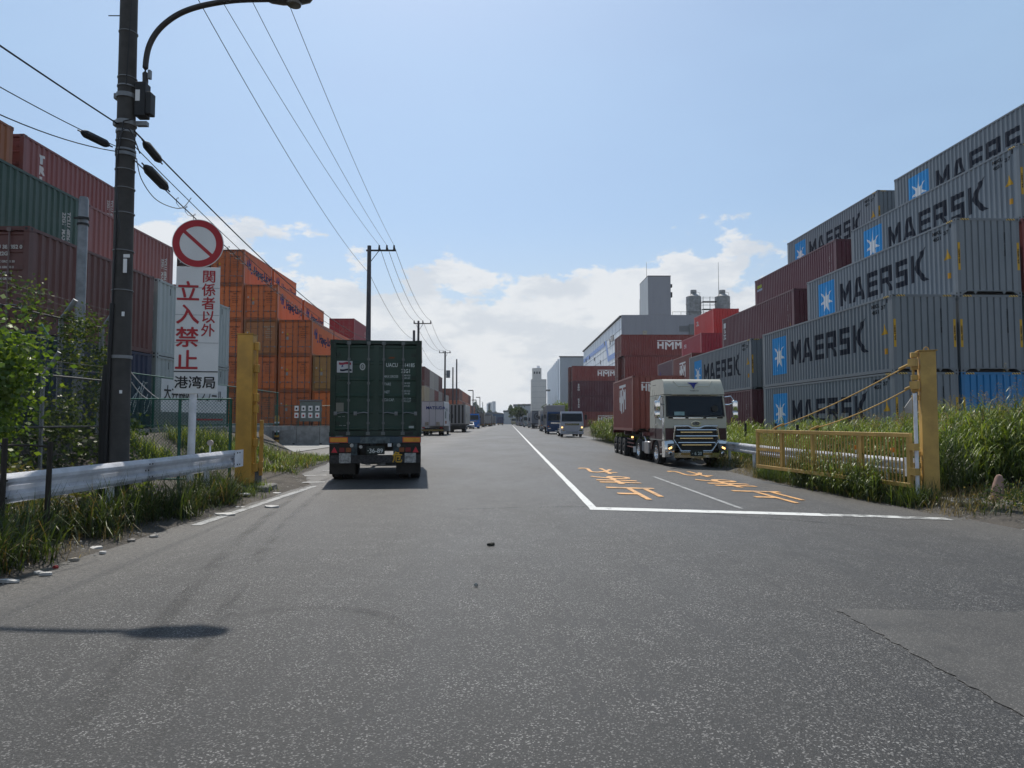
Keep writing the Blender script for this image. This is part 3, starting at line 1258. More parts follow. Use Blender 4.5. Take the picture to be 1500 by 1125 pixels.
def container(loc, rz, L, h, color, label, group, logo=None, name='shipping_container', near=2, rod=None, doors=True, frame=0.85):
    """origin: middle of the underside; doors at local -x, logo side is local -y"""
    t = empty(name, loc, rz, label, 'shipping container', group)
    var = random.uniform(0.9, 1.08)
    col = tuple(c * var for c in color)
    dk = tuple(c * frame for c in col)
    P = dict(color=col)
    put('side_wall', cm(m_side, L, h), t, **P)
    put('side_wall', cm(m_side, L, h), t, rot=(0, 0, PI), **P)
    put('roof', cm(m_roof, L, h), t, **P)
    put('floor', cm(m_floor, L, h), t)
    for s in (0, PI):
        put('top_rail', cm(m_rail, L, h), t, rot=(0, 0, s), color=dk)
        put('bottom_rail', cm(m_brail, L, h), t, rot=(0, 0, s), color=dk)
    for sx in (-1, 1):
        for sy in (-1, 1):
            p = put('corner_post', cm(m_post, L, h), t, (sx * (L / 2 - 0.091), sy * (CW / 2 - 0.083), 0),
                    (0, 0, 0 if sy < 0 else PI), color=dk)
            if near == 2:
                put('casting_hole', cm(m_casting_hole, L, h), p, kind='stuff')
    put('front_wall', cm(m_front, L, h), t, **P)
    put('front_sill', cm(m_front_sill, L, h), t, color=dk)
    put('header', cm(m_header, L, h), t, (L / 2 - 0.05, 0, 0), color=dk)
    put('header', cm(m_header, L, h), t, (-L / 2 + 0.05, 0, 0), color=dk)
    put('door_sill', cached(('sill', L), lambda: MB().bx(-L / 2 + 0.01, -L / 2 + 0.1, -CW / 2 + 0.08, CW / 2 - 0.08, 0.01, 0.15).mesh('door_sill', PAINT)), t, color=dk)
    rc = rod or tuple(min(1, c * 0.6 + 0.10) for c in col)
    if doors:
        for s in (-1, 1):
            d = put('door', cm(m_door, L, h), t, (-L / 2 + 0.05, 0, 0), **P)
            if s < 0:
                d.scale = (1, -1, 1)
            for y in (0.20, 0.72):
                r = put('lock_rod', cm(m_rod, L, h), d, (-0.0, y, 0), color=rc)
                put('handle', cm(m_handle, L, h), d, (0, y, 0))
    if near == 2 and doors:
        for s in (-1, 1):
            q = put('hinge', cm(m_hinge, L, h), t, (-L / 2 + 0.035, s * (CW / 2 - 0.15), 0), color=dk)
            q.scale = (1, -s, 1)
            q['kind'] = 'stuff'
    if logo == 'star':
        x0 = -L / 2
        side_decal(t, 'logo_panel', ('lp', h), box2d(x0 + 1.22, x0 + 2.98, h * 0.20, h * 0.86), L, (0.045, 0.29, 0.62))
        side_decal(t, 'logo_star', ('ls', h), shape2d(('st', L, h), [star_poly(x0 + 2.10, h * 0.53, 0.93)]), L, (0.68, 0.70, 0.72), 0.009)
        polys, w = word_polys('MAERSK')
        k = 6.95 / w
        H = 1.13
        side_decal(t, 'lettering', ('lt', h), shape2d(('mk', L, h), [[(x0 + 3.50 + px * k, h * 0.335 + py * H) for px, py in pl] for pl in polys]),
                   L, (0.016, 0.020, 0.032))
        side_decal(t, 'warning_label', ('wl', h), shape2d(('tri', L, h), [[(L / 2 - .78, h * .50), (L / 2 - .40, h * .50), (L / 2 - .56, h * .64)]]), L, (0.5, 0.29, 0.03))
        side_decal(t, 'warning_label', ('wl2', h), box2d(L / 2 - .62, L / 2 - .44, h * .24, h * .315), L, (0.5, 0.25, 0.03))
        for j, (s, dx, z) in enumerate((('MRKU', -1.15, .90), ('45G1', -1.15, .82), ('317', -.62, .86), ('8', -.40, .93))):
            m2 = move2d(text2d(s, 0.19, 0.01), 1, 1, L / 2 + dx, h * z, ('c', s, L, h))
            side_decal(t, 'code_lettering', ('cl', s, h), m2, L, BLACKC)
        for s in (-1, 1):
            y = s * (CW / 2 - 0.085)
            pl = put('height_label', cached(('hl', L, h), lambda: MB().bx(L / 2 - 0.014, L / 2 - 0.0115, -0.045, 0.045, h * .32, h * .68).mesh('height_label', PRINT)),
                     t, (-0.0 + 0.0, y, 0), color=(0.50, 0.30, 0.035))
            m2 = move2d(text2d("9'6\" HIGH", 0.075, 0.004), 1, 1, 0, 0, 'hi')
            me = decal('height_text', m2, PRINT, lambda a, b: (L / 2 - 0.010, b, h * .5 + a * 1.7), None, ('ht', L, h))
            put('height_text', me, pl, color=BLACKC)
            hz = put('hazard_stripe', cached(('hz', L, h), lambda: MB().bx(L / 2 - 0.007, L / 2 - 0.002, -0.16, 0.16, h - 0.085, h - 0.02).mesh('hazard_stripe', ZEBRA)),
                     t, (0, s * 0.88, 0))
        sd = put('hazard_stripe', cached(('hzs', L, h), lambda: MB().bx(L / 2 - 0.55, L / 2 - 0.2, -CW / 2 - 0.001, -CW / 2 + 0.004, h - 0.085, h - 0.02).mesh('hazard_stripe', ZEBRA)), t)
        m2 = move2d(text2d('MRKU 317806', 0.12, 0.006), 1, 1, 0, 0, 'vt')
        bp = end_profile()
        f = bend(bp)
        me = decal('code_lettering', m2, PRINT, lambda a, b: (L / 2 - 0.014 - f(0.66) + 0.006, 0.66 + b, h * .66 - a * 1.25), None, ('vt', L, h))
        put('code_lettering', me, t, color=(0.03, 0.035, 0.04) if color[2] < 0.3 else (0.2, 0.25, 0.3))
    if isinstance(logo, str) and logo.startswith('hmm'):
        k = 0.62 if logo != 'hmmside' else 0.62
        x0 = {'hmm': 0.9, 'hmmmid': -0.4}.get(logo, 0.6)
        if L < 7:
            pts = [[(-0.95 + px * 0.655, 0.80 + (py * 1.35)) for px, py in pl] for pl in HMM]
        else:
            pts = [[(-1.75 + px * 1.0, 0.72 + py * 1.08) for px, py in pl] for pl in HMM]
        side_decal(t, 'logo', ('hm', h), shape2d(('hmm', L, h), pts), L, (0.76, 0.74, 0.73))
        pts = [[(-0.80 + px * 0.40 * 0.85, h * 0.70 + py * 0.42) for px, py in pl] for pl in HMM]
        end_decal(t, 'logo', ('hme', h), shape2d(('hmme', L, h), pts), L, (0.78, 0.76, 0.75))
    if logo == 'orange':
        pts = [[(-L / 2 + 0.85 + px * 0.62, h * 0.50 + py * 0.80) for px, py in pl] for pl in HL_MARK]
        side_decal(t, 'logo', ('hl', h), shape2d(('hl', L, h), pts), L, (0.03, 0.05, 0.19))
        m2 = move2d(text2d('Hapag-Lloyd', 0.80, 0.026), .98, 1.12, 0.95, h * 0.55, ('hl', L, h))
        side_decal(t, 'lettering', ('hlt', h), m2, L, (0.02, 0.025, 0.09))
    if isinstance(logo, tuple) and logo[0] == 'vert':       # letters standing one below the other
        _, word, x, z, size, colr = logo
        for j, ch in enumerate(word):
            m2 = move2d(text2d(ch, size, 0.03), 1, 1, x, z - j * size * 0.98, ('v', ch, j, L, h, x))
            side_decal(t, 'lettering', ('v', word, j, h, x, z), m2, L, colr)
    if isinstance(logo, tuple) and logo[0] == 'small':
        _, word, x, z, size, colr = logo
        m2 = move2d(text2d(word, size, 0.02), 1, 1, x, z, ('s', word, L, h, x))
        side_decal(t, 'lettering', ('s', word, h, x, z), m2, L, colr)
    return t


def side_codes(t, L, h, colr=WHITEC, x=None):
    """faded number column and a little yellow label near the far end of the side"""
    x = L / 2 - 0.62 if x is None else x
    bp = side_profile(L)
    f = bend(bp)
    for dx, word in ((0, 'TCLU 482617'), (-0.25, '22G1  MAX')):
        m2 = move2d(text2d(word, 0.13, 0.006), 1, 1, 0, 0, ('vc', word))
        me = decal('code_lettering', m2, PRINT, lambda a, b, dx=dx: (x + dx + b, -YO + f(x + dx + b) - 0.006, h * 0.55 - a * 1.5), None, ('sc', word, L, h, x))
        put('code_lettering', me, t, color=colr)
    side_decal(t, 'warning_label', ('syl', h, x), box2d(x - 0.05, x + 0.08, h * 0.28, h * 0.34), L, (0.5, 0.28, 0.03))


def door_codes(t, L, h, col=(0.5, 0.42, 0.36), tri=True, lines=('HLXU 360417', '22G1'), k=1.0):
    """markings of the door end; seen from outside (-x) the viewer's right is local -y"""
    def dd(name, key, me2d, c):
        me = decal(name, me2d, PRINT, lambda a, b: (-L / 2 + 0.037 - 0.0, -a, b), None, ('dd', key, L, h))
        put(name, me, t, color=c)
    for j, s in enumerate(lines):
        m2 = move2d(text2d(s, 0.13, 0.005), 1, 1, 0.60, h * (0.80 - 0.065 * j), ('dc', s, h))
        dd('code_lettering', s + str(j), m2, col)
    for j in range(4):
        m2 = move2d(text2d('MAX GROSS 30480'[:12 - j], 0.075, 0.003), 1, 1, 0.60, h * (0.66 - 0.055 * j), ('dg', j, h))
        dd('code_lettering', ('g', j), m2, col)
    if tri:
        dd('warning_label', 'tri', shape2d(('dtri', h), [[(-.66, h * .57), (-.50, h * .57), (-.58, h * .635)]]), (0.55, 0.40, 0.04))
        dd('data_plate', 'pl', box2d(-.66, -.50, h * .43, h * .52), (0.30, 0.30, 0.28))
        dd('round_sticker', 'rs', shape2d(('drs', h), [[(-.95 + .06 * math.cos(q * PI / 6), h * .64 + .06 * math.sin(q * PI / 6)) for q in range(12)]]), (0.42, 0.42, 0.4))


# ---- right yard: four rows stepping back, two bays of forty-foot boxes (yard turned 1.7 degrees from the road)
PHI, RX, RY, PITCHR, GAPR = 0.0303, 14.21, 25.49, 2.534, 1.633
RZB = 0.50


def right_slot(row, bay, lvl, L=L40, h=HC, dx=0.0, extra=0.0):
    a = Vector((-math.sin(PHI), math.cos(PHI)))
    r = Vector((math.cos(PHI), math.sin(PHI)))
    p = Vector((RX, RY)) + r * (row * PITCHR + CW / 2 + dx) + a * (bay * (L40 + GAPR) + L / 2 + extra)
    return (p.x, p.y, RZB + (lvl - 1) * HC)


TIER = {1: 'ground tier', 2: 'second tier', 3: 'third tier', 4: 'fourth tier', 5: 'fifth tier'}
MAROON = (0.130, 0.036, 0.050)
GRP_S = 'stacked grey containers with the star logo'
GRP_R = 'stacked containers of the right yard'
right = {
    (0, 0, 1): (STAR_GREY, 'star', 'grey star-logo container behind the ochre gate leaf, ground tier beside the tall reeds'),
    (0, 0, 2): (STAR_GREY, 'star', 'grey star-logo container whose full black lettering shows above the gate stays, second tier'),
    (1, 0, 1): ((0.016, 0.20, 0.46), None, 'bright blue container end on the ground behind the reeds, beside the gate post'),
    (1, 0, 2): (STAR_GREY, 'star', 'grey container showing only its ribbed end above the bright blue one'),
    (1, 0, 3): (STAR_GREY, 'star', 'grey star-logo container stepped back on the third tier with a whole ribbed end in view'),
    (2, 0, 4): (STAR_GREY, 'star', 'grey star-logo container on the fourth tier, its end cut by the picture edge'),
    (3, 0, 5): (STAR_GREY, 'star', 'highest grey star-logo container of the fifth tier, its last letter out of the picture'),
    (2, 0, 3): ((0.24, 0.05, 0.045), None, 'rust red container end glimpsed at the picture edge on the third tier'),
    (2, 0, 2): (STAR_GREY, None, 'plain grey container at the picture edge on the second tier'),
    (2, 0, 1): (MAROON, None, 'dark maroon container deep in the row behind the bright blue one'),
    (0, 1, 1): (MAROON, None, 'dark maroon container on the ground behind the wing mirror of the cream truck cab'),
    (0, 1, 2): (STAR_GREY, 'star', 'grey star-logo container just above the cream truck cab'),
    (1, 1, 3): (MAROON, ('vert', '■BX', -5.6, 2.3, 0.42, (0.6, 0.62, 0.62)), 'long maroon container on the third tier with white signs one below the other'),
    (2, 1, 4): (MAROON, 'patch', 'long maroon container on the fourth tier with a small blue and yellow logo'),
    (3, 1, 5): (STAR_GREY, 'star', 'grey star-logo container topmost of the far bay, above the maroon ones'),
    (1, 1, 2): (STAR_GREY, None, 'grey container hidden under the long maroon one of the third tier'),
    (1, 1, 1): (MAROON, None, 'maroon container at the foot of the second row in the far bay'),
    (2, 1, 3): (STAR_GREY, None, 'grey container under the maroon one with the small logo'),
    (2, 1, 2): (MAROON, None, 'maroon container second from the ground in the third row of the far bay'),
    (2, 1, 1): (STAR_GREY, None, 'grey container at the foot of the third row in the far bay'),
}
for r_ in (3,):
    for b_ in (0, 1):
        for l_ in (1, 2, 3, 4):
            right[(r_, b_, l_)] = (STAR_GREY if (l_ + b_) % 2 else MAROON, None,
                                   '%s container of the rearmost row, %s of the %s bay' % ('grey' if (l_ + b_) % 2 else 'maroon', TIER[l_], 'near' if b_ == 0 else 'far'))
for (row, bay, lvl), (c, lg, lab) in right.items():
    star = lg == 'star'
    t = container(right_slot(row, bay, lvl), -PI / 2 + PHI, L40, HC, c, lab,
                  GRP_S if star else GRP_R, lg if lg != 'patch' else None, near=2 if lg or bay == 0 else 1)
    if lg == 'patch':
        side_decal(t, 'logo', 'pa1', box2d(-5.65, -4.9, 2.2, 2.42), L40, (0.35, 0.42, 0.06))
        side_decal(t, 'logo', 'pa2', box2d(-5.75, -4.7, 1.98, 2.14), L40, (0.35, 0.40, 0.5))
    if not star and c == MAROON:
        side_codes(t, L40, HC, (0.5, 0.48, 0.46))
    if (row, bay, lvl) == (1, 0, 1):
        bp = end_profile()
        m2 = move2d(text2d('MRKU 550214', 0.12, 0.006), 1, 1, 0, 0, 'vt2')
        me = decal('code_lettering', m2, PRINT, lambda a, b: (L40 / 2 - 0.0095, 0.60 + b, HC * .66 - a * 1.25), None)
        put('code_lettering', me, t, color=(0.25, 0.35, 0.5))
        for s in (-1, 1):
            put('height_label', _cache[('hl', L40, HC)], t, (0, s * (CW / 2 - 0.085), 0), color=(0.45, 0.27, 0.03))
            put('hazard_stripe', _cache[('hz', L40, HC)], t, (0, s * 0.88, 0))

# further along the right yard: single twenty-foot boxes, and rows set across the yard
BR = (0.25, 0.060, 0.053)
odd = [
    ((20.2, 67.3, 9.30), -PI / 2 + PHI, L20, HS + .2, (0.62, 0.050, 0.050), ('small', 'GRI', -1.9, 2.0, 0.6, (0.55, 0.5, 0.5)), 'bright red container topmost between the grey warehouse and the maroon stack'),
    ((20.2, 67.3, 6.41), -PI / 2 + PHI, L20, HC, MAROON, None, 'maroon container directly under the bright red one'),
    ((20.2, 67.3, 3.51), -PI / 2 + PHI, L20, HC, BR, None, 'brown container two below the bright red one'),
    ((20.2, 67.3, 0.62), -PI / 2 + PHI, L20, HC, MAROON, None, 'maroon container at the foot of the bright red one'),
    ((17.7, 62.5, 6.6), -PI / 2 + PHI, L20, HS, (0.40, 0.042, 0.065), ('small', 'SRI', -1.9, 1.9, 0.5, (0.6, 0.5, 0.5)), 'crimson container with small white letters below the bright red one'),
    ((17.7, 62.5, 3.7), -PI / 2 + PHI, L20, HC, BR, None, 'brown container under the crimson one'),
    ((17.7, 62.5, 0.8), -PI / 2 + PHI, L20, HC, MAROON, None, 'maroon container at the foot of the crimson one'),
    ((15.4, 56.6, 4.1), -PI / 2, L20, HS + .2, BR, 'hmm', 'brown container with a white logo behind the grey star container over the cab'),
    ((15.4, 56.6, 1.2), -PI / 2, L20, HC, BR, None, 'brown container under the one with the partly hidden white logo'),
    ((15.4, 62.9, 4.25), -PI / 2, L20, HS + .1, (0.13, 0.055, 0.085), ('small', '●', -1.9, 1.6, 0.7, (0.10, 0.07, 0.2)), 'faded purple container behind the truck trailer box'),
    ((15.4, 62.9, 1.5), -PI / 2, L20, HC, MAROON, None, 'maroon container under the faded purple one'),
]
for loc, rz, L, h, c, lg, lab in odd:
    container(loc, rz, L, h, c, lab, GRP_R, lg, near=1)
x0 = 13.45
zz = 0.68
for k, (h, lg, lab) in enumerate((
        (HC, None, 'brown crosswise container, ground tier of the tall stack before the grey warehouse'),
        (HC, None, 'brown crosswise container, second tier of the tall stack before the grey warehouse'),
        (HC, None, 'plain brown container lying across the yard just under the one with the big white logo'),
        (HS, 'hmm', 'brown container with a big white logo, topmost of the tall stack before the grey warehouse'))):
    container((x0 + L40 / 2 + (0.42 if k < 3 else 0), 82.7 + CW / 2, zz), 0, L40, h, BR, lab, GRP_R, lg, near=1)
    if k < 4:
        container((x0 + L40 / 2, 82.7 + CW * 1.5 + 0.2, zz), 0, L40, h, BR,
                  'brown container %s of the second rank before the grey warehouse' % TIER[k + 1], GRP_R, None, near=1)
    zz += h
zz = 0.66
for k, (c, lg, lab) in enumerate((
        (BR, 'hmm', 'brown container with half hidden white logo, lowest behind the silver truck'),
        (MAROON, ('vert', 'KSAB', -5.0, 2.0, 0.42, WHITEC), 'dark maroon container second from the ground behind the silver truck'),
        (MAROON, ('vert', 'EGO', -5.0, 1.9, 0.42, WHITEC), 'dark maroon container third from the ground behind the silver truck'),
        (BR, 'hmm', 'brown container with a white logo, topmost of the stack behind the silver truck'))):
    container((10.82 + L40 / 2, 118 + CW / 2, zz), 0, L40, HS, c, lab, GRP_R, lg, near=1)
    container((10.82 + L40 / 2 - 0.3, 118 + CW * 1.5 + 0.3, zz), 0, L40, HS, (c[0] * 1.1, c[1] * 1.2, c[2] * 1.1),
              'brownish container behind the silver-truck stack, %s' % TIER[k + 1], GRP_R, None, near=1)
    zz += HS

# ---- left yard
LZ = 1.20
ROWX = {1: -11.8, 2: -14.3, 3: -16.85, 4: -19.35, 5: -21.85, 6: -24.35}
GRP_L = 'stacked containers of the left yard'
GRP_O = 'stacked orange containers with doors to the camera'
RUST = (0.25, 0.078, 0.072)
BROWN = (0.165, 0.062, 0.054)
GREEN = (0.030, 0.085, 0.065)
PALE = (0.50, 0.56, 0.55)


def left_slot(row, y0, lvl, L=L20, dz=0.0):
    return (ROWX[row] - CW / 2, y0 + L / 2, LZ + (lvl - 1) * HS + dz)


left = [
    (1, 16.95, 1, (0.02, 0.035, 0.085), None, 'dark blue container with white scrawls behind the wire fence'),
    (1, 16.95, 2, BROWN, None, 'brown container with white door numbers above the overgrown fence'),
    (2, 16.95, 3, GREEN, None, 'dark green container above the brown one, its ribs in shade'),
    (2, 16.95, 2, RUST, None, 'rust red container under the dark green one'),
    (2, 16.95, 1, BROWN, None, 'brown container at the foot of the dark green one'),
    (3, 17.2, 4, (0.30, 0.10, 0.03), None, 'orange-brown container corner cut by the picture edge, highest on the left'),
    (3, 17.2, 3, RUST, None, 'rust red container under the orange-brown corner'),
    (3, 23.75, 4, RUST, ('vert', 'TRITON', -2.05, 2.02, 0.40, WHITEC), 'rust red container with white letters one below the other, topmost behind the utility pole'),
    (3, 23.75, 3, RUST, None, 'rust red container directly under the one with stacked white letters'),
    (3, 23.75, 2, BROWN, None, 'brown container two below the stacked white letters'),
    (3, 23.75, 1, RUST, None, 'rust red container at the foot of the stacked white letters'),
    (2, 23.35, 3, RUST, None, 'rust red container ending right of the utility pole, third tier'),
    (2, 23.35, 2, BROWN, None, 'brown container under the rust red one right of the utility pole'),
    (2, 23.35, 1, (0.02, 0.035, 0.085), None, 'dark blue container at the foot of the row right of the utility pole'),
    (1, 23.25, 2, PALE, None, 'pale grey container behind the no-entry board, upper of two'),
    (1, 23.25, 1, PALE, None, 'pale grey container behind the white banner, lower of two'),
]
for row, y0, lvl, c, lg, lab in left:
    t = container(left_slot(row, y0, lvl), PI / 2, L20, HS, c, lab, GRP_L, lg, near=2)
    if c in (GREEN, RUST):
        side_codes(t, L20, HS, (0.5, 0.5, 0.48))
    if lvl == 2 and row == 1 and c == BROWN:
        door_codes(t, L20, HS, (0.55, 0.53, 0.5), False, ('UETU 383852 0', '22G1'))
    if lvl == 1 and row == 1 and c[2] > 0.08 and c[0] < 0.1:
        scr = MB()
        for k in range(9):
            cx, cz = 0.2 + k * 0.33, 1.15 + 0.25 * math.sin(k * 2.1)
            pts = [(cx + 0.26 * math.cos(q * 0.9 + k), -YO - 0.012, cz + 0.34 * math.sin(q * 1.3 + k)) for q in range(7)]
            scr.tube(pts, 0.014, 4)
        scr.build('graffiti', PRINT, t, color=(0.6, 0.62, 0.62))
    if c == PALE:
        for xx in (-2.1, 0.0, 1.4, 2.2):
            side_decal(t, 'lashing_mark', ('lm', xx), box2d(xx, xx + 0.05, HS * 0.84, HS * 0.93), L20, (0.10, 0.11, 0.11))

ORANGE = (0.74, 0.185, 0.042)
OR_D = (0.60, 0.15, 0.038)
OLIVE = (0.42, 0.22, 0.06)
cols_ = {1: 2, 2: 3, 3: 4, 4: 5, 5: 5, 6: 4}
ORD = {1: 'first', 2: 'second', 3: 'third', 4: 'fourth', 5: 'fifth', 6: 'sixth'}
for row, top in cols_.items():
    for lvl in range(1, top + 1):
        c = ORANGE if (row + lvl) % 3 else OR_D
        cn = 'orange'
        if (row, lvl) == (5, 5):
            c, cn = (0.07, 0.028, 0.026), 'dark maroon'
        if (row, lvl) == (3, 3):
            c, cn = (0.50, 0.19, 0.055), 'faded ochre-orange'
        if (row, lvl) == (1, 2):
            c, cn = OLIVE, 'olive-stained'
        p = left_slot(row, 50.4, lvl)
        cond = '%s container, doors to the camera, %s column from the road, %s' % (cn, ORD[row], TIER[lvl])
        t = container(p, PI / 2, L20, HS, c, cond, GRP_O, 'orange' if cn == 'orange' else None, near=1, rod=(0.10, 0.085, 0.08), frame=0.55)
        door_codes(t, L20, HS, (0.16, 0.05, 0.03) if cn == 'orange' else (0.4, 0.38, 0.3), True)
        if lvl == top and row in (1, 2, 3, 4):
            q = (p[0] + random.uniform(-0.05, 0.05), p[1] + L20 + 0.45, p[2])
            container(q, PI / 2, L20, HS, ORANGE, 'orange container behind the top of the %s column, logo side to the road' % ORD[row], GRP_O, 'orange', near=1, rod=(0.10, 0.085, 0.08), frame=0.7)
            for l2 in range(1, lvl):
                q2 = (q[0], q[1], LZ + (l2 - 1) * HS)
                if row <= 2 or l2 == lvl - 1:
                    container(q2, PI / 2, L20, HS, ORANGE, 'orange container in the second rank, %s column from the road, %s' % (ORD[row], TIER[l2]), GRP_O, 'orange', near=1)

CRIM = (0.30, 0.046, 0.066)
for row, xr, levels in ((0, -15.0, 4), (1, -12.5, 3)):
    for lvl in range(1, levels + 1):
        t = container((xr - CW / 2, 67.2 + L20 / 2, LZ + (lvl - 1) * HS), PI / 2, L20, HS, CRIM if lvl > 1 else BROWN,
                      'crimson container beyond the orange stack, %s of the %s column from the road' % (TIER[lvl], ('second', 'first')[row]),
                      GRP_L, ('small', '6', 2.2, 1.6, 0.9, (0.45, 0.38, 0.36)) if lvl > 2 else None, near=1)
        m2 = move2d(text2d('ZU', 0.8, 0.01), 1, 1, 0.35, 1.5, 'zu')
        me = decal('lettering', m2, PRINT, lambda a, b: (-L20 / 2 + 0.036, -a, b), None, ('zu',))
        put('lettering', me, t, color=(0.30, 0.12, 0.12))

far_cols = [
    ((0.13, 0.04, 0.035), (0.50, 0.42, 0.28), (0.028, 0.034, 0.048)),
    ((0.42, 0.40, 0.36), (0.34, 0.30, 0.26), (0.028, 0.034, 0.048)),
    ((0.40, 0.38, 0.35), (0.20, 0.035, 0.030), (0.030, 0.036, 0.050)),
    ((0.13, 0.035, 0.032), (0.38, 0.35, 0.31), (0.38, 0.39, 0.38)),
    (None, (0.18, 0.045, 0.035), (0.20, 0.035, 0.030)),
    (None, (0.44, 0.42, 0.38), (0.20, 0.05, 0.035)),
]
NAMES = [('maroon', 'cream', 'dark slate'), ('light grey', 'tan grey', 'dark slate'), ('pale grey', 'bright red', 'dark slate'),
         ('maroon', 'grey', 'pale grey'), ('', 'red', 'red'), ('', 'cream grey', 'brick red')]
for i in range(6):
    for k in range(3):
        c = far_cols[i][k]
        if c is None:
            continue
        lvl = 3 - k
        container((-11.3 - CW / 2, 93.5 + i * 6.35 + L20 / 2, LZ + (lvl - 1) * HS), PI / 2, L20, HS, c,
                  '%s container of the mixed far stack, %s box along the road, %s' % (NAMES[i][k], ORD[i + 1], TIER[lvl]), GRP_L, None, near=1)
FO = (0.50, 0.13, 0.05)
for i in range(6):
    for lvl in range(1, (3 if i < 4 else 2) + 1):
        for rr in ((0, 1) if i == 0 else (0,)):
            container((-11.2 - rr * 2.5 - CW / 2, 156.3 + i * 12.5 + L40 / 2, LZ + (lvl - 1) * HS), PI / 2, L40, HS,
                      FO if (i + lvl) % 3 else (0.20, 0.05, 0.028),
                      'rusty orange container of the farthest stack, %s along the road, %s, %s file' % (ORD[i + 1], TIER[lvl], ('outer', 'inner')[rr]), GRP_L, None, near=1)
container((-11.3 - CW / 2, 136.5, LZ), PI / 2, L20, HS, (0.25, 0.24, 0.22),
          'grey container standing alone between the two far left stacks', GRP_L, None, near=1)

# ================================================================== BUILDINGS
WALL_GREY = new_mat('grey_wall_panel', panel_fn((0.25, 0.262, 0.295), 0, 0, 0.3))
WALL_PALE = new_mat('pale_wall_panel', panel_fn((0.80, 0.84, 0.88), 0, 0, 0.12))
WALL_SIDE = new_mat('light_grey_wall_panel', panel_fn((0.42, 0.45, 0.48), 0, 0, 0.25))
WALL_TOWER = new_mat('cream_grey_wall_panel', panel_fn((0.56, 0.55, 0.53), 0, 0, 0.25))
STRIPE_B = simple('blue_wall_stripe', (0.22, 0.34, 0.66), 0.6, 0, 0.2)
WIN = simple('dark_window', (0.03, 0.04, 0.05), 0.2, 0, 0.2)
LOUVRE = simple('grey_louvre', (0.13, 0.14, 0.15), 0.6, 0, 0.1)

# --- grey warehouse with a stair tower
t = empty('warehouse', (24.9, 152, 0), 0, 'long grey and white warehouse with a blue zigzag stripe and a square stair tower', 'building')
MB().bx(0, 60, 0, 0.4, 0, 25).build('front_wall', WALL_GREY, t)
b = MB()
MB().bx(0, 0.4, 0.42, 78, 0, 24.6).build('side_wall', WALL_PALE, t)
MB().bx(0.42, 60, 0.42, 78, 23.6, 24.2).build('roof', CONC_D, t)
MB().bx(59.6, 60, 0.42, 78, 0, 23.6).build('side_wall', WALL_GREY, t)
MB().bx(0.42, 59.58, 77.6, 78, 0, 23.6).build('rear_wall', WALL_GREY, t)
MB().bx(-0.35, 0.45, 0.45, 78.3, 24.65, 24.95).build('parapet', DARK, t)
MB().bx(5.9, 10.9, 0.02 - 0.05, 9.5, 25.02, 33.6).build('stair_tower', WALL_GREY, t)
MB().bx(5.86, 5.895, -0.04, 9.5, 25.02, 33.6).build('tower_side', WALL_SIDE, t)
MB().bx(5.85, 10.95, -0.08, 9.55, 33.6, 33.75).build('tower_coping', DARK, t)
for z0, z1 in ((31.2, 31.9), (29.0, 30.1)):
    MB().bx(10.95, 11.3, 0.2, 1.0, z0, z1).build('gutter_box', DARK, t)
MB().cyl((6.4, 4, 33.7), (6.4, 4, 37.6), 0.05, 0.03, 6).build('antenna', DARK, t)
MB().cyl((4.4, 2, 24.9), (4.4, 2, 28.8), 0.05, 0.03, 6).build('antenna', DARK, t)
MB().bx(4.6, 5.6, -0.06, -0.005, 20.4, 21.5).build('vent', simple('beige_vent', (0.33, 0.31, 0.25), 0.6), t)
for k in range(9):
    MB().bx(12.7 + k * 0.24, 12.85 + k * 0.24, -0.07, -0.005, 21.3, 22.6).build('louvre', LOUVRE, t)
MB().bx(10.5, 11.0, -0.1, -0.005, 19.1, 19.8).build('window', WIN, t)
MB().bx(9.9, 10.1, -0.1, -0.005, 19.3, 20.0).build('wall_light', WHITE_P, t)
MB().bx(14.8, 40, -0.35, -0.005, 15, 22.9).build('loading_canopy', LOUVRE, t)
# panel joints on the long side, stripe, windows
JOINT = simple('panel_joint', (0.22, 0.24, 0.27), 0.8)
for k in range(1, 11):
    MB().bx(-0.03, -0.004, 0.5, 77.9, k * 2.2 - 0.04, k * 2.2 + 0.04).build('panel_joint', JOINT, t)
for k in range(14):
    MB().bx(-0.03, -0.004, 3 + k * 5.4 - 0.03, 3 + k * 5.4 + 0.03, 0, 24.5).build('panel_joint', JOINT, t)
zz_ = [(0.5, 17.6), (0.5, 18.9), (20, 18.95), (23.6, 23.3), (77.6, 23.3), (77.6, 22.1), (25.0, 22.1), (21.4, 17.65)]
MB().prism(zz_, lambda a, c, d: (d, a, c - 1.2), -0.05, -0.034).build('blue_stripe', STRIPE_B, t)
for (y, z, s) in ((12, 20.6, 1.0), (14.5, 20.7, 1.0), (17.5, 20.3, 1.0), (19.5, 14, .8), (44, 14.3, .8), (48, 19, .7), (27, 21.2, .7), (60, 20.5, .8), (70, 20.5, .8), (8, 15.5, .8), (35, 17, .7)):
    w = MB().bx(-0.16, -0.055, y - s * 0.7, y + s * 0.7, z, z + s * 1.3).build('window', WIN, t)
    MB().bx(-0.34, -0.165, y - s * 0.8, y + s * 0.8, z + s * 1.3, z + s * 1.3 + 0.15).build('window_hood', WHITE_P, w)
for x in np.arange(11.5, 30, 1.9):
    MB().cyl((x, 1.2, 24.2), (x, 1.2, 25.9), 0.035, seg=5).build('roof_railing_post', DARK, t)
MB().bx(11.5, 30, 1.17, 1.23, 25.85, 25.92).build('roof_railing', DARK, t)

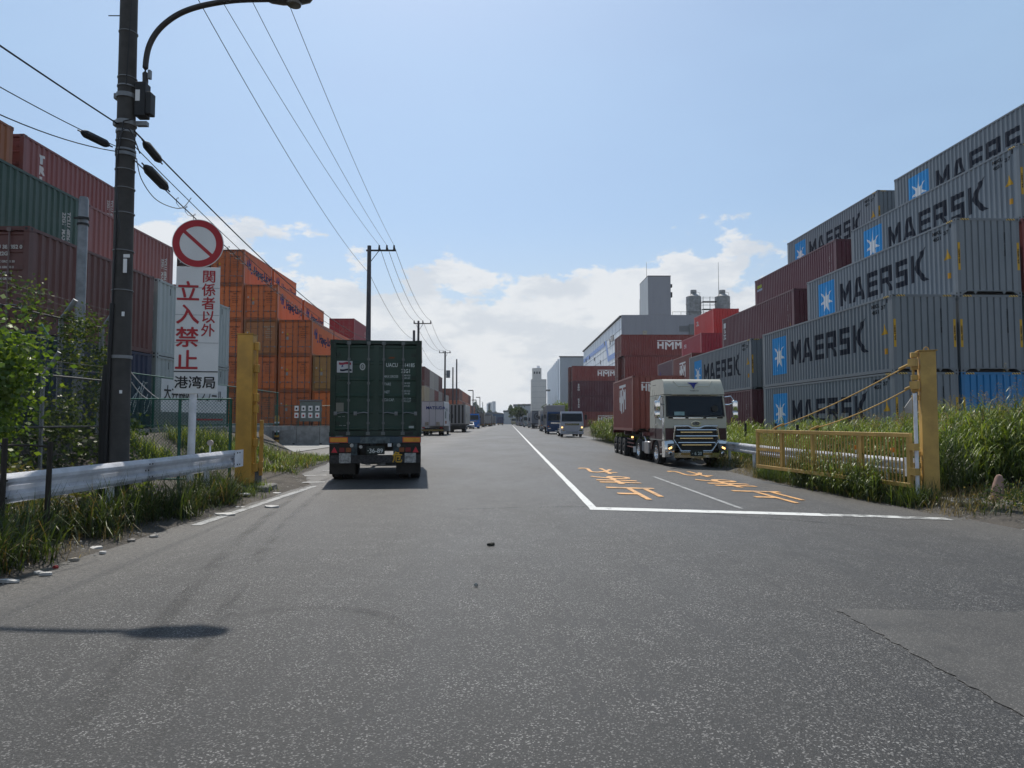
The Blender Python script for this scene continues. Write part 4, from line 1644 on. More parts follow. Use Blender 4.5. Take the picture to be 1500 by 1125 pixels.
# --- two cement silos with a steel catwalk between them
SILO = simple('grey_silo_cladding', (0.26, 0.265, 0.27), 0.7, 0, 0.3, 1.5)
sil = []
for k, x in enumerate((46.2, 53.4)):
    t = empty('silo', (x, 172, 24.2), 0, 'grey cylindrical silo on the warehouse roof, %s' % ('beside the stair tower' if k == 0 else 'behind the tall mast'), 'silo', 'silos on the warehouse roof')
    MB().cyl((0, 0, 0), (0, 0, 8.4), 1.85, seg=28).build('shell', SILO, t, smooth=True)
    MB().cyl((0, 0, 8.4), (0, 0, 9.1), 1.85, 0.8, seg=28).build('roof_cone', SILO, t, smooth=True)
    MB().cyl((0, 0, 9.0), (0, 0, 10.1), 0.75, seg=16).build('filter_hood', SILO, t, smooth=True)
    for z in (2.2, 4.3, 6.5):
        MB().lathe([(1.86, z), (1.93, z + .04), (1.93, z + .16), (1.86, z + .2)], 28, 'Z').build('hoop', SILO, t)
    MB().tube([(1.3, -1.0, 8.4), (1.3, -1.0, 9.3), (0.2, -1.5, 9.4), (-1.0, -1.0, 9.3), (-1.0, -1, 8.4)], 0.04, 5).build('railing', DARK, t)
    for s in (-2.1, 2.1):
        MB().tube([(s, 0, 0.2), (s, 0, 3.6)], 0.05, 5).build('downpipe', DARK, t)
t = empty('catwalk', (49.8, 171, 24.2), 0, 'open steel catwalk platforms spanning the gap between two silos', 'catwalk')
for z in (1.3, 3.2, 5.1, 7.0):
    MB().bx(-1.75, 1.75, -0.7, 0.7, z - 0.1, z + 0.08).build('platform', DARK, t)
    for y in (-0.7, 0.7):
        MB().bx(-1.75, 1.75, y - 0.03, y + 0.03, z + 1.05, z + 1.1).build('rail', GALV, t)
for x in (-1.7, 0.0, 1.7):
    MB().bx(x - 0.06, x + 0.06, -0.72, -0.6, 0, 8.2).build('column', GALV, t)
t = tag(MB().cyl((51.3, 168, 24.2), (51.3, 168, 40.5), 0.12, 0.04, 8).build('mast', GALV), 'thin lightning mast rising between the two silos', 'mast')
tag(MB().box((46, 150.6, 21), (6, 1.5, 2)).build('roof_duct', DARK), 'dark ducts on the ledge left of the bright red container', 'duct')

# --- second warehouse
t = empty('warehouse', (17.5, 236, 0), 0, 'white and grey warehouse with ribbed side wall, behind the blue-striped one', 'building')
MB().bx(0, 40, 0, 0.4, 0, 23.4).build('front_wall', WALL_SIDE, t)
MB().bx(0, 0.4, 0.42, 76, 0, 23.2).build('side_wall', WALL_PALE, t)
MB().bx(0.42, 40, 0.42, 76, 22.2, 22.8).build('roof', CONC_D, t)
MB().bx(-0.3, 40.2, -0.3, 0.41, 23.42, 23.75).build('parapet', DARK, t)
MB().bx(0, 40, 75.6, 76, 0, 22.2).build('rear_wall', WALL_SIDE, t)
for k in range(9):
    MB().bx(-0.5, -0.01, 5 + k * 8, 5.9 + k * 8, 0, 23.2).build('buttress', WALL_PALE, t)
for k in range(4):
    for j in range(3):
        MB().bx(-0.12, -0.01, 7.3 + k * 8 + j * 1.9, 8.6 + k * 8 + j * 1.9, 8.3, 10.8).build('window', WIN, t)
for y, z in ((3, 7.2), (22, 5.6), (46, 14)):
    MB().bx(-2.2, -0.52, y, y + 6, z, z + 0.5).build('canopy', LOUVRE, t)
# --- tower block and low sheds far off
t = empty('tower_building', (10.8, 330, 0), 0, 'tall narrow cream grey tower block with a smaller machine room on top', 'building')
MB().bx(0, 7.2, 0, 9, 0, 21.6).build('wall', WALL_TOWER, t)
MB().bx(0.6, 4.9, 1, 8, 21.6, 27).build('machine_room', WALL_TOWER, t)
MB().bx(2.8, 4.2, 3, 5, 27, 28.3).build('water_tank', WHITE_P, t)
for k in range(3):
    MB().bx(1.2 + k * 1.2, 1.9 + k * 1.2, 0.9, 0.99, 24.2, 25.3).build('window', WIN, t)
for k in range(8):
    MB().bx(0, 7.2, -0.03, -0.005, 2.6 * k + 2.5, 2.6 * k + 2.58).build('panel_joint', JOINT, t)
for (x0, x1, y, h, mt, lab) in ((3, 22, 380, 10.0, WALL_SIDE, 'low light grey shed with a sloping roof beyond the parked trucks'),
                               (-2.5, 7, 372, 6.5, WALL_SIDE, 'lower pale shed with one dark window beside the road end'),
                               (-14, -3, 430, 6.2, simple('blue_sheet', (0.03, 0.085, 0.17), 0.6), 'long dark blue shed closing the end of the road'),
                               (-26, -14.3, 425, 5.5, simple('pale_sheet', (0.25, 0.30, 0.36), 0.6), 'small pale blue shed left of the dark blue one')):
    t = empty('shed', (x0, y, 0), 0, lab, 'building')
    MB().bx(0, x1 - x0, 0, 20, 0, h).build('wall', mt, t)
    MB().prism([(-.4, h), (x1 - x0 + .4, h), (x1 - x0 + .4, h + .3), ((x1 - x0) / 2, h + 1.1), (-.4, h + .9)], lambda a, c, d: (a, d, c), -0.3, 20.3).build('roof', LOUVRE, t)
    MB().bx((x1 - x0) * .3, (x1 - x0) * .3 + 2, -0.08, -0.01, h * .55, h * .75).build('window', WIN, t)
for k, (u, hgt) in enumerate(((715.5, 18), (718, 19), (723.5, 20))):
    p = at(u, 617, 640)
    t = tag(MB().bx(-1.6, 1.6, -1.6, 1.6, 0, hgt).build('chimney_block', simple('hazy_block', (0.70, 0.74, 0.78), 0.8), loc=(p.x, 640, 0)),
            ('first', 'second', 'third')[k] + ' pale tower block from the left above the far trees', 'building')

# ================================================================== WALLS AND FENCES
t = empty('retaining_wall', (-15.6, 46.2, 0), 0, 'stained concrete retaining wall below the orange containers', 'wall')
for k in range(4):
    MB().bx(k * 1.55, k * 1.55 + 1.53, 0, 0.22, 0, 1.22 + 0.0).bevel(0.012, 1).build('wall_panel', CONC, t)
MB().bx(0, 6.2, -0.02, 0.26, 1.224, 1.28).build('coping', CONC, t)
for x in (1.3, 3.1, 4.9):
    MB().bx(x, x + 0.14, -0.012, -0.002, 0.05, 0.13).build('weep_hole', DARK, t)
t = empty('retaining_wall', (-15.75, 34, 0), 0, 'short concrete wall end holding the earth bank left of the striped post', 'wall')
for k in range(6):
    MB().bx(0, 0.22, 2 * k, 2 * k + 1.98, 0.3, 1.45).build('wall_panel', CONC, t)
t = empty('kerb_wall', (-11.0, 46.5, 0), 0, 'low concrete edge along the left yard beyond the green trailer', 'wall')
for k in range(28):
    MB().bx(-0.12, 0.12, 0.02 + k * 10, k * 10 + 9.98, 0, 1.24).build('wall_panel', CONC, t)

t = empty('striped_post', (-15.25, 45.9, 0), 0, 'yellow capped post with black and white bands before the retaining wall', 'post')
for k, (z0, z1, m) in enumerate(((0, .18, BLACK_P), (.18, .36, YEL), (.36, .54, BLACK_P), (.54, .68, YEL), (.68, .86, BLACK_P), (.86, 1.0, WHITE_P),
                                 (1.0, 1.16, BLACK_P), (1.16, 1.28, WHITE_P), (1.28, 1.44, BLACK_P), (1.44, 1.54, WHITE_P), (1.54, 1.86, YEL))):
    MB().cyl((0, 0, z0), (0, 0, z1), 0.155, seg=16).build('band', m, t, smooth=True)
MB().lathe([(0.155, 1.86), (0.12, 1.94), (0.02, 1.97)], 16, 'Z').build('cap', YEL, t, smooth=True)


def chain_link(parent, length, h, z0, mat, step=0.075, r=0.0022, frame=None):
    """diagonal wires in the local xz plane"""
    b = MB()

    def wire(x0, za, x1, zb, y):
        d = Vector((x1 - x0, 0, zb - za)).normalized()
        n = Vector((-d.z, 0, d.x)) * r
        b.quad((x0 - n.x, y, za - n.z), (x0 + n.x, y, za + n.z), (x1 + n.x, y, zb + n.z), (x1 - n.x, y, zb - n.z))
        b.quad((x0, y - r, za), (x0, y + r, za), (x1, y + r, zb), (x1, y - r, zb))
    k = -h
    while k < length:
        xa, xb = max(k, 0), min(k + h, length)
        if xb > xa:
            wire(xa, z0 + xa - k, xb, z0 + xb - k, 0.0)
            wire(xa, z0 + h - (xa - k), xb, z0 + h - (xb - k), 0.006)
        k += step
    return b.build('chain_link', mat, parent, kind='stuff')


def fence(p0, p1, z0, h, post_at, mat, label, post_r=0.03, bent=0.0, rails=(1.0,), step=0.075, wires=0, r=0.0022, bent_mat=None):
    p0, p1 = Vector(p0), Vector(p1)
    L = (p1 - p0).length
    rz = math.atan2(p1.y - p0.y, p1.x - p0.x)
    t = empty('wire_fence', (p0.x, p0.y, 0), rz, label, 'fence')
    chain_link(t, L, h, z0, mat, step, r)
    for k, x in enumerate(post_at):
        b = MB()
        pts = [(x, 0.03, z0 - 0.5), (x, 0.03, z0 + h)]
        if bent:
            pts += [(x, 0.03 + bent * 0.3, z0 + h + 0.1), (x, 0.03 + bent, z0 + h + 0.42)]
        b.tube(pts, post_r, 8)
        b.build('post', bent_mat or mat, t, smooth=True)
    for f in rails:
        MB().cyl((0, 0.0, z0 + h * f), (L, 0.0, z0 + h * f), 0.019, seg=6).build('rail', mat, t)
    for k in range(wires):
        MB().tube([(L * q / 8, 0.03 + bent * (0.4 + 0.28 * k), z0 + h + 0.16 + 0.12 * k - 0.03 * math.sin(q * PI / 8)) for q in range(9)], 0.0028, 4).build('barbed_wire', WIRE_D, t)
    return t


fence((-8.5, 9.0), (-8.5, 14.8), 0.62, 1.80, (0.7, 2.7, 3.75, 5.75), WIRE_D,
      'rusty grey chain-link fence with outward-bent posts, nearest the guardrail', 0.035, -0.28, (1.0, 0.47), 0.06, 2, 0.0017, GALV)
fence((-9.8, 10.5), (-9.8, 16.8), 1.2, 2.62, (1.3, 4.72, 6.25), WIRE_D,
      'taller chain-link fence with bent tops smothered by climbing plants', 0.055, -0.3, (1.0,), 0.085, 3, 0.0018, GALV)
fence((-10.9, 11.0), (-10.9, 17.6), 1.2, 2.3, (1.5, 3.6, 5.6), GREEN_F,
      'green mesh fence with bent posts just before the blue container', 0.05, 0.3, (1.0,), 0.10, 0)
fence((-9.0, 15.62), (-6.22, 15.62), 0.25, 1.82, (0.3, 1.62, 2.76), GREEN_F,
      'green chain-link fence panel joining the ochre post, behind the board pole', 0.035, 0, (1.0, 0.02), 0.075, 0, 0.003)
fence((-10.5, 17.7), (-10.9, 33.0), 1.40, 1.52, (0.1, 3.1, 6.0, 9.0, 12.0, 15.2), GREEN_F,
      'green mesh fence on top of the earth bank, carrying the white banner', 0.032, 0, (1.0, 0.03), 0.09, 0, 0.003)
fence((-15.6, 46.35), (-9.4, 46.35), 1.26, 1.35, (0.1, 1.6, 3.1, 4.6, 6.1), GREEN_F,
      'low green mesh fence standing on the retaining wall', 0.035, 0, (1.0,), 0.11, 0, 0.003)
MB_ = MB()
t = empty('wall_kerb', (-10.42, 17.5, 0), 0, 'pale concrete edging strip below the banner fence', 'kerb')
for k in range(8):
    MB().bx(-0.08, 0.1, k * 2 + .01, k * 2 + 1.99, 1.16, 1.36).build('kerb_stone', CONC, t)

# banner on the bank fence
p0, p1 = at(238, 575, 21.6), at(372, 575, 29.0)
t = empty('banner', (-10.44, 20.9, 0), PI / 2 - 0.02, 'white banner with black lettering tied to the green bank fence', 'banner')
MB().bx(0, 4.6, -0.014, -0.004, 1.86, 2.86).build('cloth', BOARD_W, t)
me = move2d(bold2d('大井臨時バンプール', 0.46, 0.02), 1, 1, 2.2, 2.42, 'bn')
put('lettering', decal('lettering', me, BLACK_P, lambda a, b, c: (a, -0.018 - c * .001, b), layered=True), t)
MB().bx(2.3, 4.3, -0.022, -0.017, 1.60, 1.66).build('red_stripe', RED_P, t)
for x in (0.03, 4.57):
    MB().cyl((x, -0.02, 1.9), (x + 0.02, 0.03, 1.9), 0.01, seg=5).build('cable_tie', BLACK_P, t)

# notice cabinet with eight sheets
t = empty('notice_board', (-13.85, 46.15, 1.28), 0, 'grey notice cabinet with eight white sheets above the retaining wall', 'notice board')
MB().bx(0, 1.42, 0, 0.16, 0.28, 1.62).bevel(0.02, 1).build('cabinet', simple('grey_green_cabinet', (0.13, 0.16, 0.15), 0.5), t)
MB().bx(-0.03, 1.45, -0.05, 0.2, 1.63, 1.72).build('cabinet_roof', LOUVRE, t)
for x in (0.2, 0.62, 0.8, 1.25):
    MB().bx(x, x + 0.05, 0.04, 0.1, 0, 0.28).build('leg', DARK, t)
for i in range(4):
    for j in range(2):
        s = MB().bx(-0.33 + i * 0.46, -0.33 + i * 0.46 + 0.27, -0.024, -0.014, 0.52 + j * 0.46, 0.52 + j * 0.46 + 0.34).build('sheet', BOARD_W, t)
        c = (PRINT, (0.4, 0.05, 0.05)) if j == 0 else (PRINT, (0.05, 0.05, 0.06))
        MB().bx(-0.33 + i * 0.46 + 0.07, -0.33 + i * 0.46 + 0.19, -0.029, -0.026, 0.60 + j * 0.46, 0.74 + j * 0.46).build('pictogram', PRINT, s, color=c[1])
t = empty('notice_sign', (-11.75, 46.1, 1.28), 0, 'narrow white sign with a green heading beside the trailer, on the mesh fence', 'sign')
MB().bx(0, 0.42, -0.01, 0.01, 0.42, 1.6).build('sign_face', BOARD_W, t)
MB().bx(0.1, 0.40, -0.016, -0.012, 1.38, 1.52).build('heading', PRINT, t, color=(0.12, 0.42, 0.05))
for k in range(4):
    MB().bx(0.09, 0.36, -0.016, -0.012, 0.56 + k * 0.2, 0.64 + k * 0.2).build('text_line', PRINT, t, color=(0.06, 0.08, 0.12))

# ================================================================== GUARDRAILS


def w_profile():
    return [(0.00, 0.175), (0.028, 0.165), (0.075, 0.115), (0.075, 0.075), (0.012, 0.025), (0.012, -0.025),
            (0.075, -0.075), (0.075, -0.115), (0.028, -0.165), (0.0, -0.175)]


def guardrail(path, side, label, post_at, z_off, end_plate=True, mat=None):
    """side +1: corrugation bulges toward +x"""
    mat = mat or WHITE_P
    t = empty('guardrail', (*path[0][:2], 0), 0, label, 'guardrail')
    o = Vector((*path[0][:2], 0))
    for i in range(len(path) - 1):
        a, b = Vector(path[i]) - o, Vector(path[i + 1]) - o
        d = (b - a).normalized()
        ov = 0.16
        rows = []
        for q in range(7):
            p = a + (b - a + d * ov) * (q / 6)
            off = 0.004 * (i % 2)
            rows.append([(p.x + side * (y + off), p.y, p.z + z) for y, z in w_profile()])
        m = MB().sheet(rows)
        bmesh.ops.solidify(m.bm, geom=m.bm.faces[:], thickness=0.004)
        rail = m.build('rail', mat, t, smooth=True)
        bl = MB()
        for zz2 in (0.10, 0.0, -0.10):
            for dy in (0.05, 0.13):
                p = b - d * (dy - 0.1)
                bl.cyl((p.x + side * 0.006, p.y, p.z + zz2), (p.x + side * (0.024 if zz2 == 0 else 0.086), p.y, p.z + zz2), 0.012, seg=6)
        bl.build('bolts', DARK, rail, kind='stuff')
    for y in post_at:
        k = [j for j in range(len(path) - 1) if min(path[j][1], path[j + 1][1]) - .01 <= y <= max(path[j][1], path[j + 1][1]) + .01][0]
        f = (y - path[k][1]) / (path[k + 1][1] - path[k][1])
        p = Vector(path[k]).lerp(Vector(path[k + 1]), f) - o
        MB().cyl((p.x - side * 0.09, p.y, -0.25), (p.x - side * 0.09, p.y, p.z + 0.16), 0.057, seg=12).build('post', mat, t, smooth=True)
        MB().bx(p.x - side * 0.035 - 0.022, p.x - side * 0.035 + 0.022, p.y - 0.04, p.y + 0.04, p.z - 0.06, p.z + 0.06).build('bracket', GALV, t)
    return t, o


t, o = guardrail([(-6.15, 4.0, 0.78), (-5.84, 8.0, 0.79), (-5.70, 11.0, 0.80), (-5.62, 14.15, 0.81)], 1,
                 'white corrugated guardrail on the left, ending at the ochre post', (4.8, 7.3, 10.25, 13.3), 0)
e = Vector((-5.62, 14.15, 0.81)) - o
MB().bx(e.x + 0.085, e.x + 0.092, e.y - 0.02, e.y + 0.42, e.z - 0.17, e.z + 0.175).build('end_plate', WHITE_P, t)
b = MB()
for yy in (0.10, 0.22):
    for z2 in (-.12, .12):
        b.cyl((e.x + 0.09, e.y + yy, e.z + z2), (e.x + 0.105, e.y + yy, e.z + z2), 0.014, seg=8)
b.build('bolts', DARK, t, kind='stuff')
t = empty('delineator', (-5.70, 13.35, 0.96), 0, 'small round reflector on a stalk fixed to the left guardrail', 'reflector')
MB().cyl((0, 0, 0), (0, 0, 0.16), 0.016, seg=8).build('stalk', WHITE_P, t)
MB().cyl((0, -0.02, 0.2), (0, 0.02, 0.2), 0.055, seg=16).build('lens', simple('pale_reflector', (0.5, 0.42, 0.4), 0.3), t)

t, o = guardrail([(8.58, 14.9, 0.60), (8.62, 18.9, 0.58), (8.68, 22.9, 0.57), (8.76, 26.9, 0.58), (8.9, 31, 0.6), (9.1, 36, 0.6), (9.3, 44, 0.62), (9.4, 56, 0.64)], -1,
                 'white corrugated guardrail behind the swing gate on the right', (16, 19, 22, 25, 28, 34, 42, 50), 0)
MB().bx(-0.10, -0.092, -0.5, 0.03, 0.40, 0.80).build('end_plate', WHITE_P, t)

for y, x, z in ((15.6, 8.62, .84), (17.3, 8.63, .83)):
    t = empty('delineator', (x, y, z - .04), 0, 'round orange reflector on the right guardrail, %s one seen through the gate bars' % ('nearer' if y < 16 else 'farther'), 'reflector', 'orange reflectors on the right guardrail')
    MB().cyl((0, 0, 0), (0, 0, 0.09), 0.014, seg=8).build('stalk', WHITE_P, t)
    MB().cyl((0, -0.02, 0.13), (0, 0.02, 0.13), 0.055, seg=16).build('lens', AMBER, t)
for k, (px, top) in enumerate(((1092, 622), (1136, 622), (1197, 628), (1240, 632), (1283, 640), (1168, 624))):
    Y = 10.3 * 1018 / (px - 745)
    tp = at(px, top, Y)
    t = tag(MB().bx(-.04, .04, -.04, .04, .2, tp.z + .05).build('stake', DARK, loc=(tp.x, Y, 0)), '%s of the short black stakes standing in the reeds behind the gate' % ('farthest', 'second farthest', 'third nearest', 'second nearest', 'nearest', 'middle')[k], 'stake', 'short black stakes in the reeds')

# ================================================================== GATE: posts and leaves
t = empty('gate_post', (-5.86, 15.55, 0), 0.06, 'tall square ochre gate post at the end of the left guardrail', 'gate post')
MB().bx(-0.17, 0.17, -0.17, 0.17, -0.2, 3.50).bevel(0.012, 2).build('column', YEL, t)
MB().bx(-0.18, 0.18, -0.18, 0.18, 3.503, 3.52).build('cap_plate', YEL, t)
MB().tube([(-0.05 + 0.0, 0, 3.5), (-0.04, 0, 3.57), (0, 0, 3.60), (0.04, 0, 3.57), (0.05, 0, 3.5)], 0.012, 6).build('lifting_eye', YEL, t)
for z in (3.25, 2.75, 2.1, 1.85, 1.1, 0.55):
    MB().bx(0.172, 0.27, -0.06, 0.06, z - 0.09, z + 0.09).bevel(0.008, 1).build('hinge_lug', YEL, t)
MB().cyl((0.23, -0.02, 0.45), (0.23, -0.02, 3.35), 0.022, seg=8).build('hinge_rod', YEL, t)
MB().bx(-0.45, 0.62, -0.5, 0.35, -0.12, 0.17).bevel(0.03, 1).build('footing', CONC_D, t)


def gate_leaf(t, length, h, z0, mat):
    """local x from the hinge end (0) outward"""
    MB().bx(0, length, -0.04, 0.04, z0 + h - 0.09, z0 + h).bevel(0.006, 1).build('top_bar', mat, t)
    MB().bx(0, length, -0.04, 0.04, z0, z0 + 0.09).bevel(0.006, 1).build('bottom_bar', mat, t)
    for x, w in ((0.05, 0.1), (length * .25, 0.12), (length * .55, 0.08), (length * .78, 0.1), (length - 0.05, 0.1)):
        MB().bx(x - w / 2, x + w / 2, -0.036, 0.036, z0 + 0.092, z0 + h - 0.092).build('upright', mat, t)
    MB().bx(length * .78 + 0.052, length - 0.102, -0.03, 0.03, z0 + h * .45, z0 + h * .52).build('middle_bar', mat, t)
    n = int(length / 0.115)
    sm = cached(('gb', h, z0), lambda: MB().bx(-0.011, 0.011, -0.011, 0.011, z0 + 0.091, z0 + h - 0.091).mesh('bar', mat))
    for k in range(1, n):
        x = k * length / n
        if min(abs(x - q) for q in (0.05, length * .25, length * .55, length * .78, length - 0.05)) > 0.075:
            put('bar', sm, t, (x, 0, 0))


RUSTM = simple('rusty_steel', (0.13, 0.055, 0.025), 0.8, 0, 0.5, 20)
MB().bx(-0.24, 0.24, -0.24, 0.24, 0.171, 0.19).build('base_plate', YEL, t)
for sx in (-.2, .2):
    for sy in (-.2, .2):
        MB().cyl((sx, sy, .19), (sx, sy, .225), .018, seg=6).build('anchor_bolt', RUSTM, t)
pr = Vector((8.68, 14.35, 0))
t = empty('gate_post', pr, -0.32, 'tall square ochre gate post holding the swing gate on the right', 'gate post')
MB().bx(-0.145, 0.145, -0.145, 0.145, -0.3, 3.02).bevel(0.012, 2).build('column', YEL_R, t)
MB().bx(-0.175, 0.175, -0.175, 0.175, 3.023, 3.04).build('cap_plate', YEL_R, t)
MB().tube([(-0.05, 0, 3.03), (-0.04, 0, 3.09), (0, 0, 3.12), (0.04, 0, 3.09), (0.05, 0, 3.03)], 0.012, 6).build('lifting_eye', YEL_R, t)
for z in (2.95, 2.70, 2.48, 2.24, 2.06, 0.90, 0.66, 0.40):
    MB().bx(-0.29, -0.167, -0.06, 0.06, z - 0.055, z + 0.055).bevel(0.008, 1).build('hinge_lug', YEL_R, t)
MB().cyl((-0.25, 0, 0.30), (-0.25, 0, 2.9), 0.026, seg=8).build('hinge_rod', YEL_R, t)
MB().bx(-0.42, 1.6, -0.42, 0.6, -0.30, -0.035).bevel(0.03, 1).build('footing', CONC, t)

MB().bx(-0.23, 0.23, -0.23, 0.23, -0.034, -0.012).build('base_plate', YEL_R, t)
for sx in (-.19, .19):
    for sy in (-.19, .19):
        MB().cyl((sx, sy, -.012), (sx, sy, .02), .018, seg=6).build('anchor_bolt', RUSTM, t)
gl = Vector((8.22, 14.2, 0))
ge = Vector((7.32, 20.5, 0))
dv = ge - gl
t = empty('swing_gate', gl, math.atan2(dv.y, dv.x), 'open ochre barred swing gate leaf standing along the road edge on the right', 'gate')
gate_leaf(t, dv.length, 1.11, 0.22, YEL_R)
for z in (0.55, 1.05):
    MB().bx(-0.16, 0.0, -0.05, 0.05, z - 0.07, z + 0.07).build('hinge_bracket', YEL_R, t)
rzm = Matrix.Rotation(-math.atan2(dv.y, dv.x), 4, 'Z')
for (topz, f) in ((2.82, 0.857), (2.34, 0.567)):
    a = rzm @ (Vector((8.43, 14.27, topz)) - gl)
    e = Vector((dv.length * f, 0, 1.36))
    pts = [a.lerp(e, q / 10) - Vector((0, 0, 0.10 * math.sin(PI * q / 10))) for q in range(11)]
    MB().tube(pts, 0.014, 6).build('stay_rod', YEL_R, t)
    q = a.lerp(e, 0.02)
    MB().box(q, (0.22, 0.07, 0.16)).build('stay_clamp', YEL_R, t)
    MB().tube([a.lerp(e, 0.03), a.lerp(e, 0.09)], 0.03, 8).build('turnbuckle', YEL_R, t)
    MB().tube([a.lerp(e, 0.90), a.lerp(e, 0.98)], 0.026, 8).build('turnbuckle', YEL_R, t)
t = empty('drop_bolt', (8.22, 14.16, 0), 0, 'white steel drop bolt tube with a triangular plate in front of the right gate post', 'bolt')
MB().cyl((0.05, -0.06, -0.05), (0.05, -0.06, 2.14), 0.036, seg=12).build('tube', WHITE_P, t, smooth=True)
MB().prism([(0.01, 2.06), (0.01, 1.74), (-0.12, 1.74), (-0.14, 1.85)], lambda a, c, d: (a, d, c), -0.02, -0.002).build('plate', simple('beige_plate', (0.36, 0.34, 0.31), 0.6), t)

v = at(366, 650, 15.6)
gl2 = Vector((-5.58, 15.75, 0))
ge2 = Vector((-7.62, 21.6, 0))
dv2 = ge2 - gl2
t = empty('swing_gate', gl2, math.atan2(dv2.y, dv2.x), 'open ochre swing gate leaf seen end-on behind the left gate post', 'gate')
gate_leaf(t, dv2.length, 1.25, 0.35, YEL)
for z in (0.6, 1.3):
    MB().bx(-0.12, 0.0, -0.05, 0.05, z - 0.07, z + 0.07).build('hinge_bracket', YEL, t)

# ================================================================== NO-ENTRY BOARD
SX, SY = -6.07, 13.45
t = empty('no_entry_sign', (SX, SY, 0), 0.16, 'tall white board with red Japanese warning text under a round red prohibition disc', 'sign')
MB().cyl((-0.05, 0, -0.2), (-0.02, 0, 2.35), 0.068, seg=16).build('pole', WHITE_P, t, smooth=True)
MB().bx(-0.36, 0.44, -0.085, -0.068, 2.10, 4.56).bevel(0.004, 1).build('board', BOARD_W, t)
MB().bx(-0.02, 0.02, -0.066, -0.02, 2.1, 4.7).build('board_channel', GALV, t)
for z in (2.5, 4.2):
    MB().bx(-0.34, 0.42, -0.066, -0.045, z - 0.03, z + 0.03).build('board_channel', GALV, t)


def board_text(s, size, bold, x, z, mat, wz=1.0, wx=1.0):
    me = bold2d(s, 1.0, bold)
    put('lettering', decal('lettering', me, mat, lambda a, b, c: (x + a * size * wx, -0.090 - c * 0.0006, z + b * size * wz), layered=True), t)


for k, ch in enumerate('立入禁止'):
    board_text(ch, 0.44, 0.016, -0.135, 4.05 - k * 0.445, RED_P, 0.93)
for k, ch in enumerate('関係者以外'):
    board_text(ch, 0.25, 0.014, 0.24, 4.36 - k * 0.262, RED_P, 1.05, 1.05)
board_text('港湾局', 0.25, 0.016, 0.03, 2.30, BLACK_P, 1.0, 1.02)
MB().bx(-0.36, 0.44, -0.0905, -0.086, 2.515, 2.535).build('divider_line', BLACK_P, t)
for z in (3.08, 3.62, 4.15):
    MB().bx(-0.36, 0.44, -0.0888, -0.086, z, z + 0.006).build('panel_joint', LOUVRE, t)
disc = MB().lathe([(0.0, 0.0), (0.475, 0.0), (0.475, 0.02), (0.0, 0.02)], 56, 'Y', (0.02, -0.09, 5.02)).build('disc', BOARD_W, t)
cz = 5.02


def ring(r0, r1, name, mat, y):
    b = MB()
    n = 64
    rows = [[(0.02 + r * math.cos(2 * PI * k / n), y, cz + r * math.sin(2 * PI * k / n)) for k in range(n + 1)] for r in (r0, r1)]
    b.sheet(rows)
    return b.build(name, mat, t)


ring(0.335, 0.462, 'red_ring', RED_P, -0.094)
c, s = math.cos(R(-42)), math.sin(R(-42))
b = MB()
b.quad(*[(0.02 + a * c - bb * s, -0.0925, cz + a * s + bb * c) for a, bb in ((-0.35, -0.032), (0.35, -0.032), (0.35, 0.032), (-0.35, 0.032))])
b.build('red_bar', RED_P, t)

# ================================================================== UTILITY POLES, LAMP, CABLES
PX, PY = -6.07, 10.9
t = empty('utility_pole', (PX, PY, 0), 0, 'thick dark concrete utility pole behind the guardrail carrying a street lamp', 'utility pole')
MB().tube([(-.008 * k, 0, -0.3 + k * 14.6 / 12) for k in range(13)], [0.158 - 0.0042 * k for k in range(13)], 24).build('shaft', POLE_C, t, smooth=True)
MB().tube([(-0.215, -0.05, -0.2), (-0.215, -0.05, 1.9), (-0.20, -0.05, 2.45)], [0.075, 0.075, 0.05], 10).build('cable_guard', DARK, t, smooth=True)
MB().tube([(-0.11, -0.15, 0.2), (-0.11, -0.15, 2.6), (-0.09, -0.155, 3.4)], 0.032, 8).build('cable_guard', DARK, t, smooth=True)
MB().tube([(-0.1, -0.14, 3.0), (-0.06, -0.16, 4.6), (-0.1, -0.14, 5.6), (0.0, -0.15, 6.3), (0.15, -0.12, 6.35)], 0.011, 5).build('cable', CABLE, t)
MB().tube([(0.02, -0.15, 6.9), (0.06, -0.14, 8.2), (0.0, -0.13, 9.6), (0.03, -0.12, 11.5)], 0.008, 5).build('cable', CABLE, t)


def band(z, r, w=0.03, mat=GALV, n='clamp_band'):
    return MB().lathe([(r - .010, z), (r + 0.004, z), (r + 0.004, z + w), (r - .010, z + w)], 24, 'Z', (-.0066 * z, 0, 0)).build(n, mat, t, smooth=True)


for z, w in ((2.55, .05), (3.62, .012), (4.25, .012), (4.85, .012), (5.25, .012), (5.55, .012), (6.02, .012), (6.9, .02), (7.05, .012), (7.8, .01), (9.0, .012), (5.78, .05), (5.86, .03), (6.15, .04)):
    band(z, 0.168 - 0.0048 * (z + 0.3) / 1.216 + 0.002, w)
for z, w in ((6.28, 0.07), (6.72, 0.07)):
    band(z, 0.150, w)
    MB().bx(-0.24, -0.13, -0.05, 0.05, z - 0.01, z + 0.09).bevel(0.02, 2).build('clamp_lug', GALV, t)
    MB().bx(0.13, 0.30, -0.04, 0.04, z - 0.0, z + 0.07).build('clamp_arm', GALV, t)
for k, z in enumerate((8.1, 7.55, 5.0, 4.55, 7.0, 5.95)):
    MB().cyl((-0.12, 0, z), (-0.27 if k == 0 else -0.18, 0, z), 0.009, seg=6).build('step_bolt', DARK, t)
MB().cyl((-0.2, 0, 8.1), (-0.38, 0, 8.1), 0.009, seg=6).build('step_bolt', DARK, t)
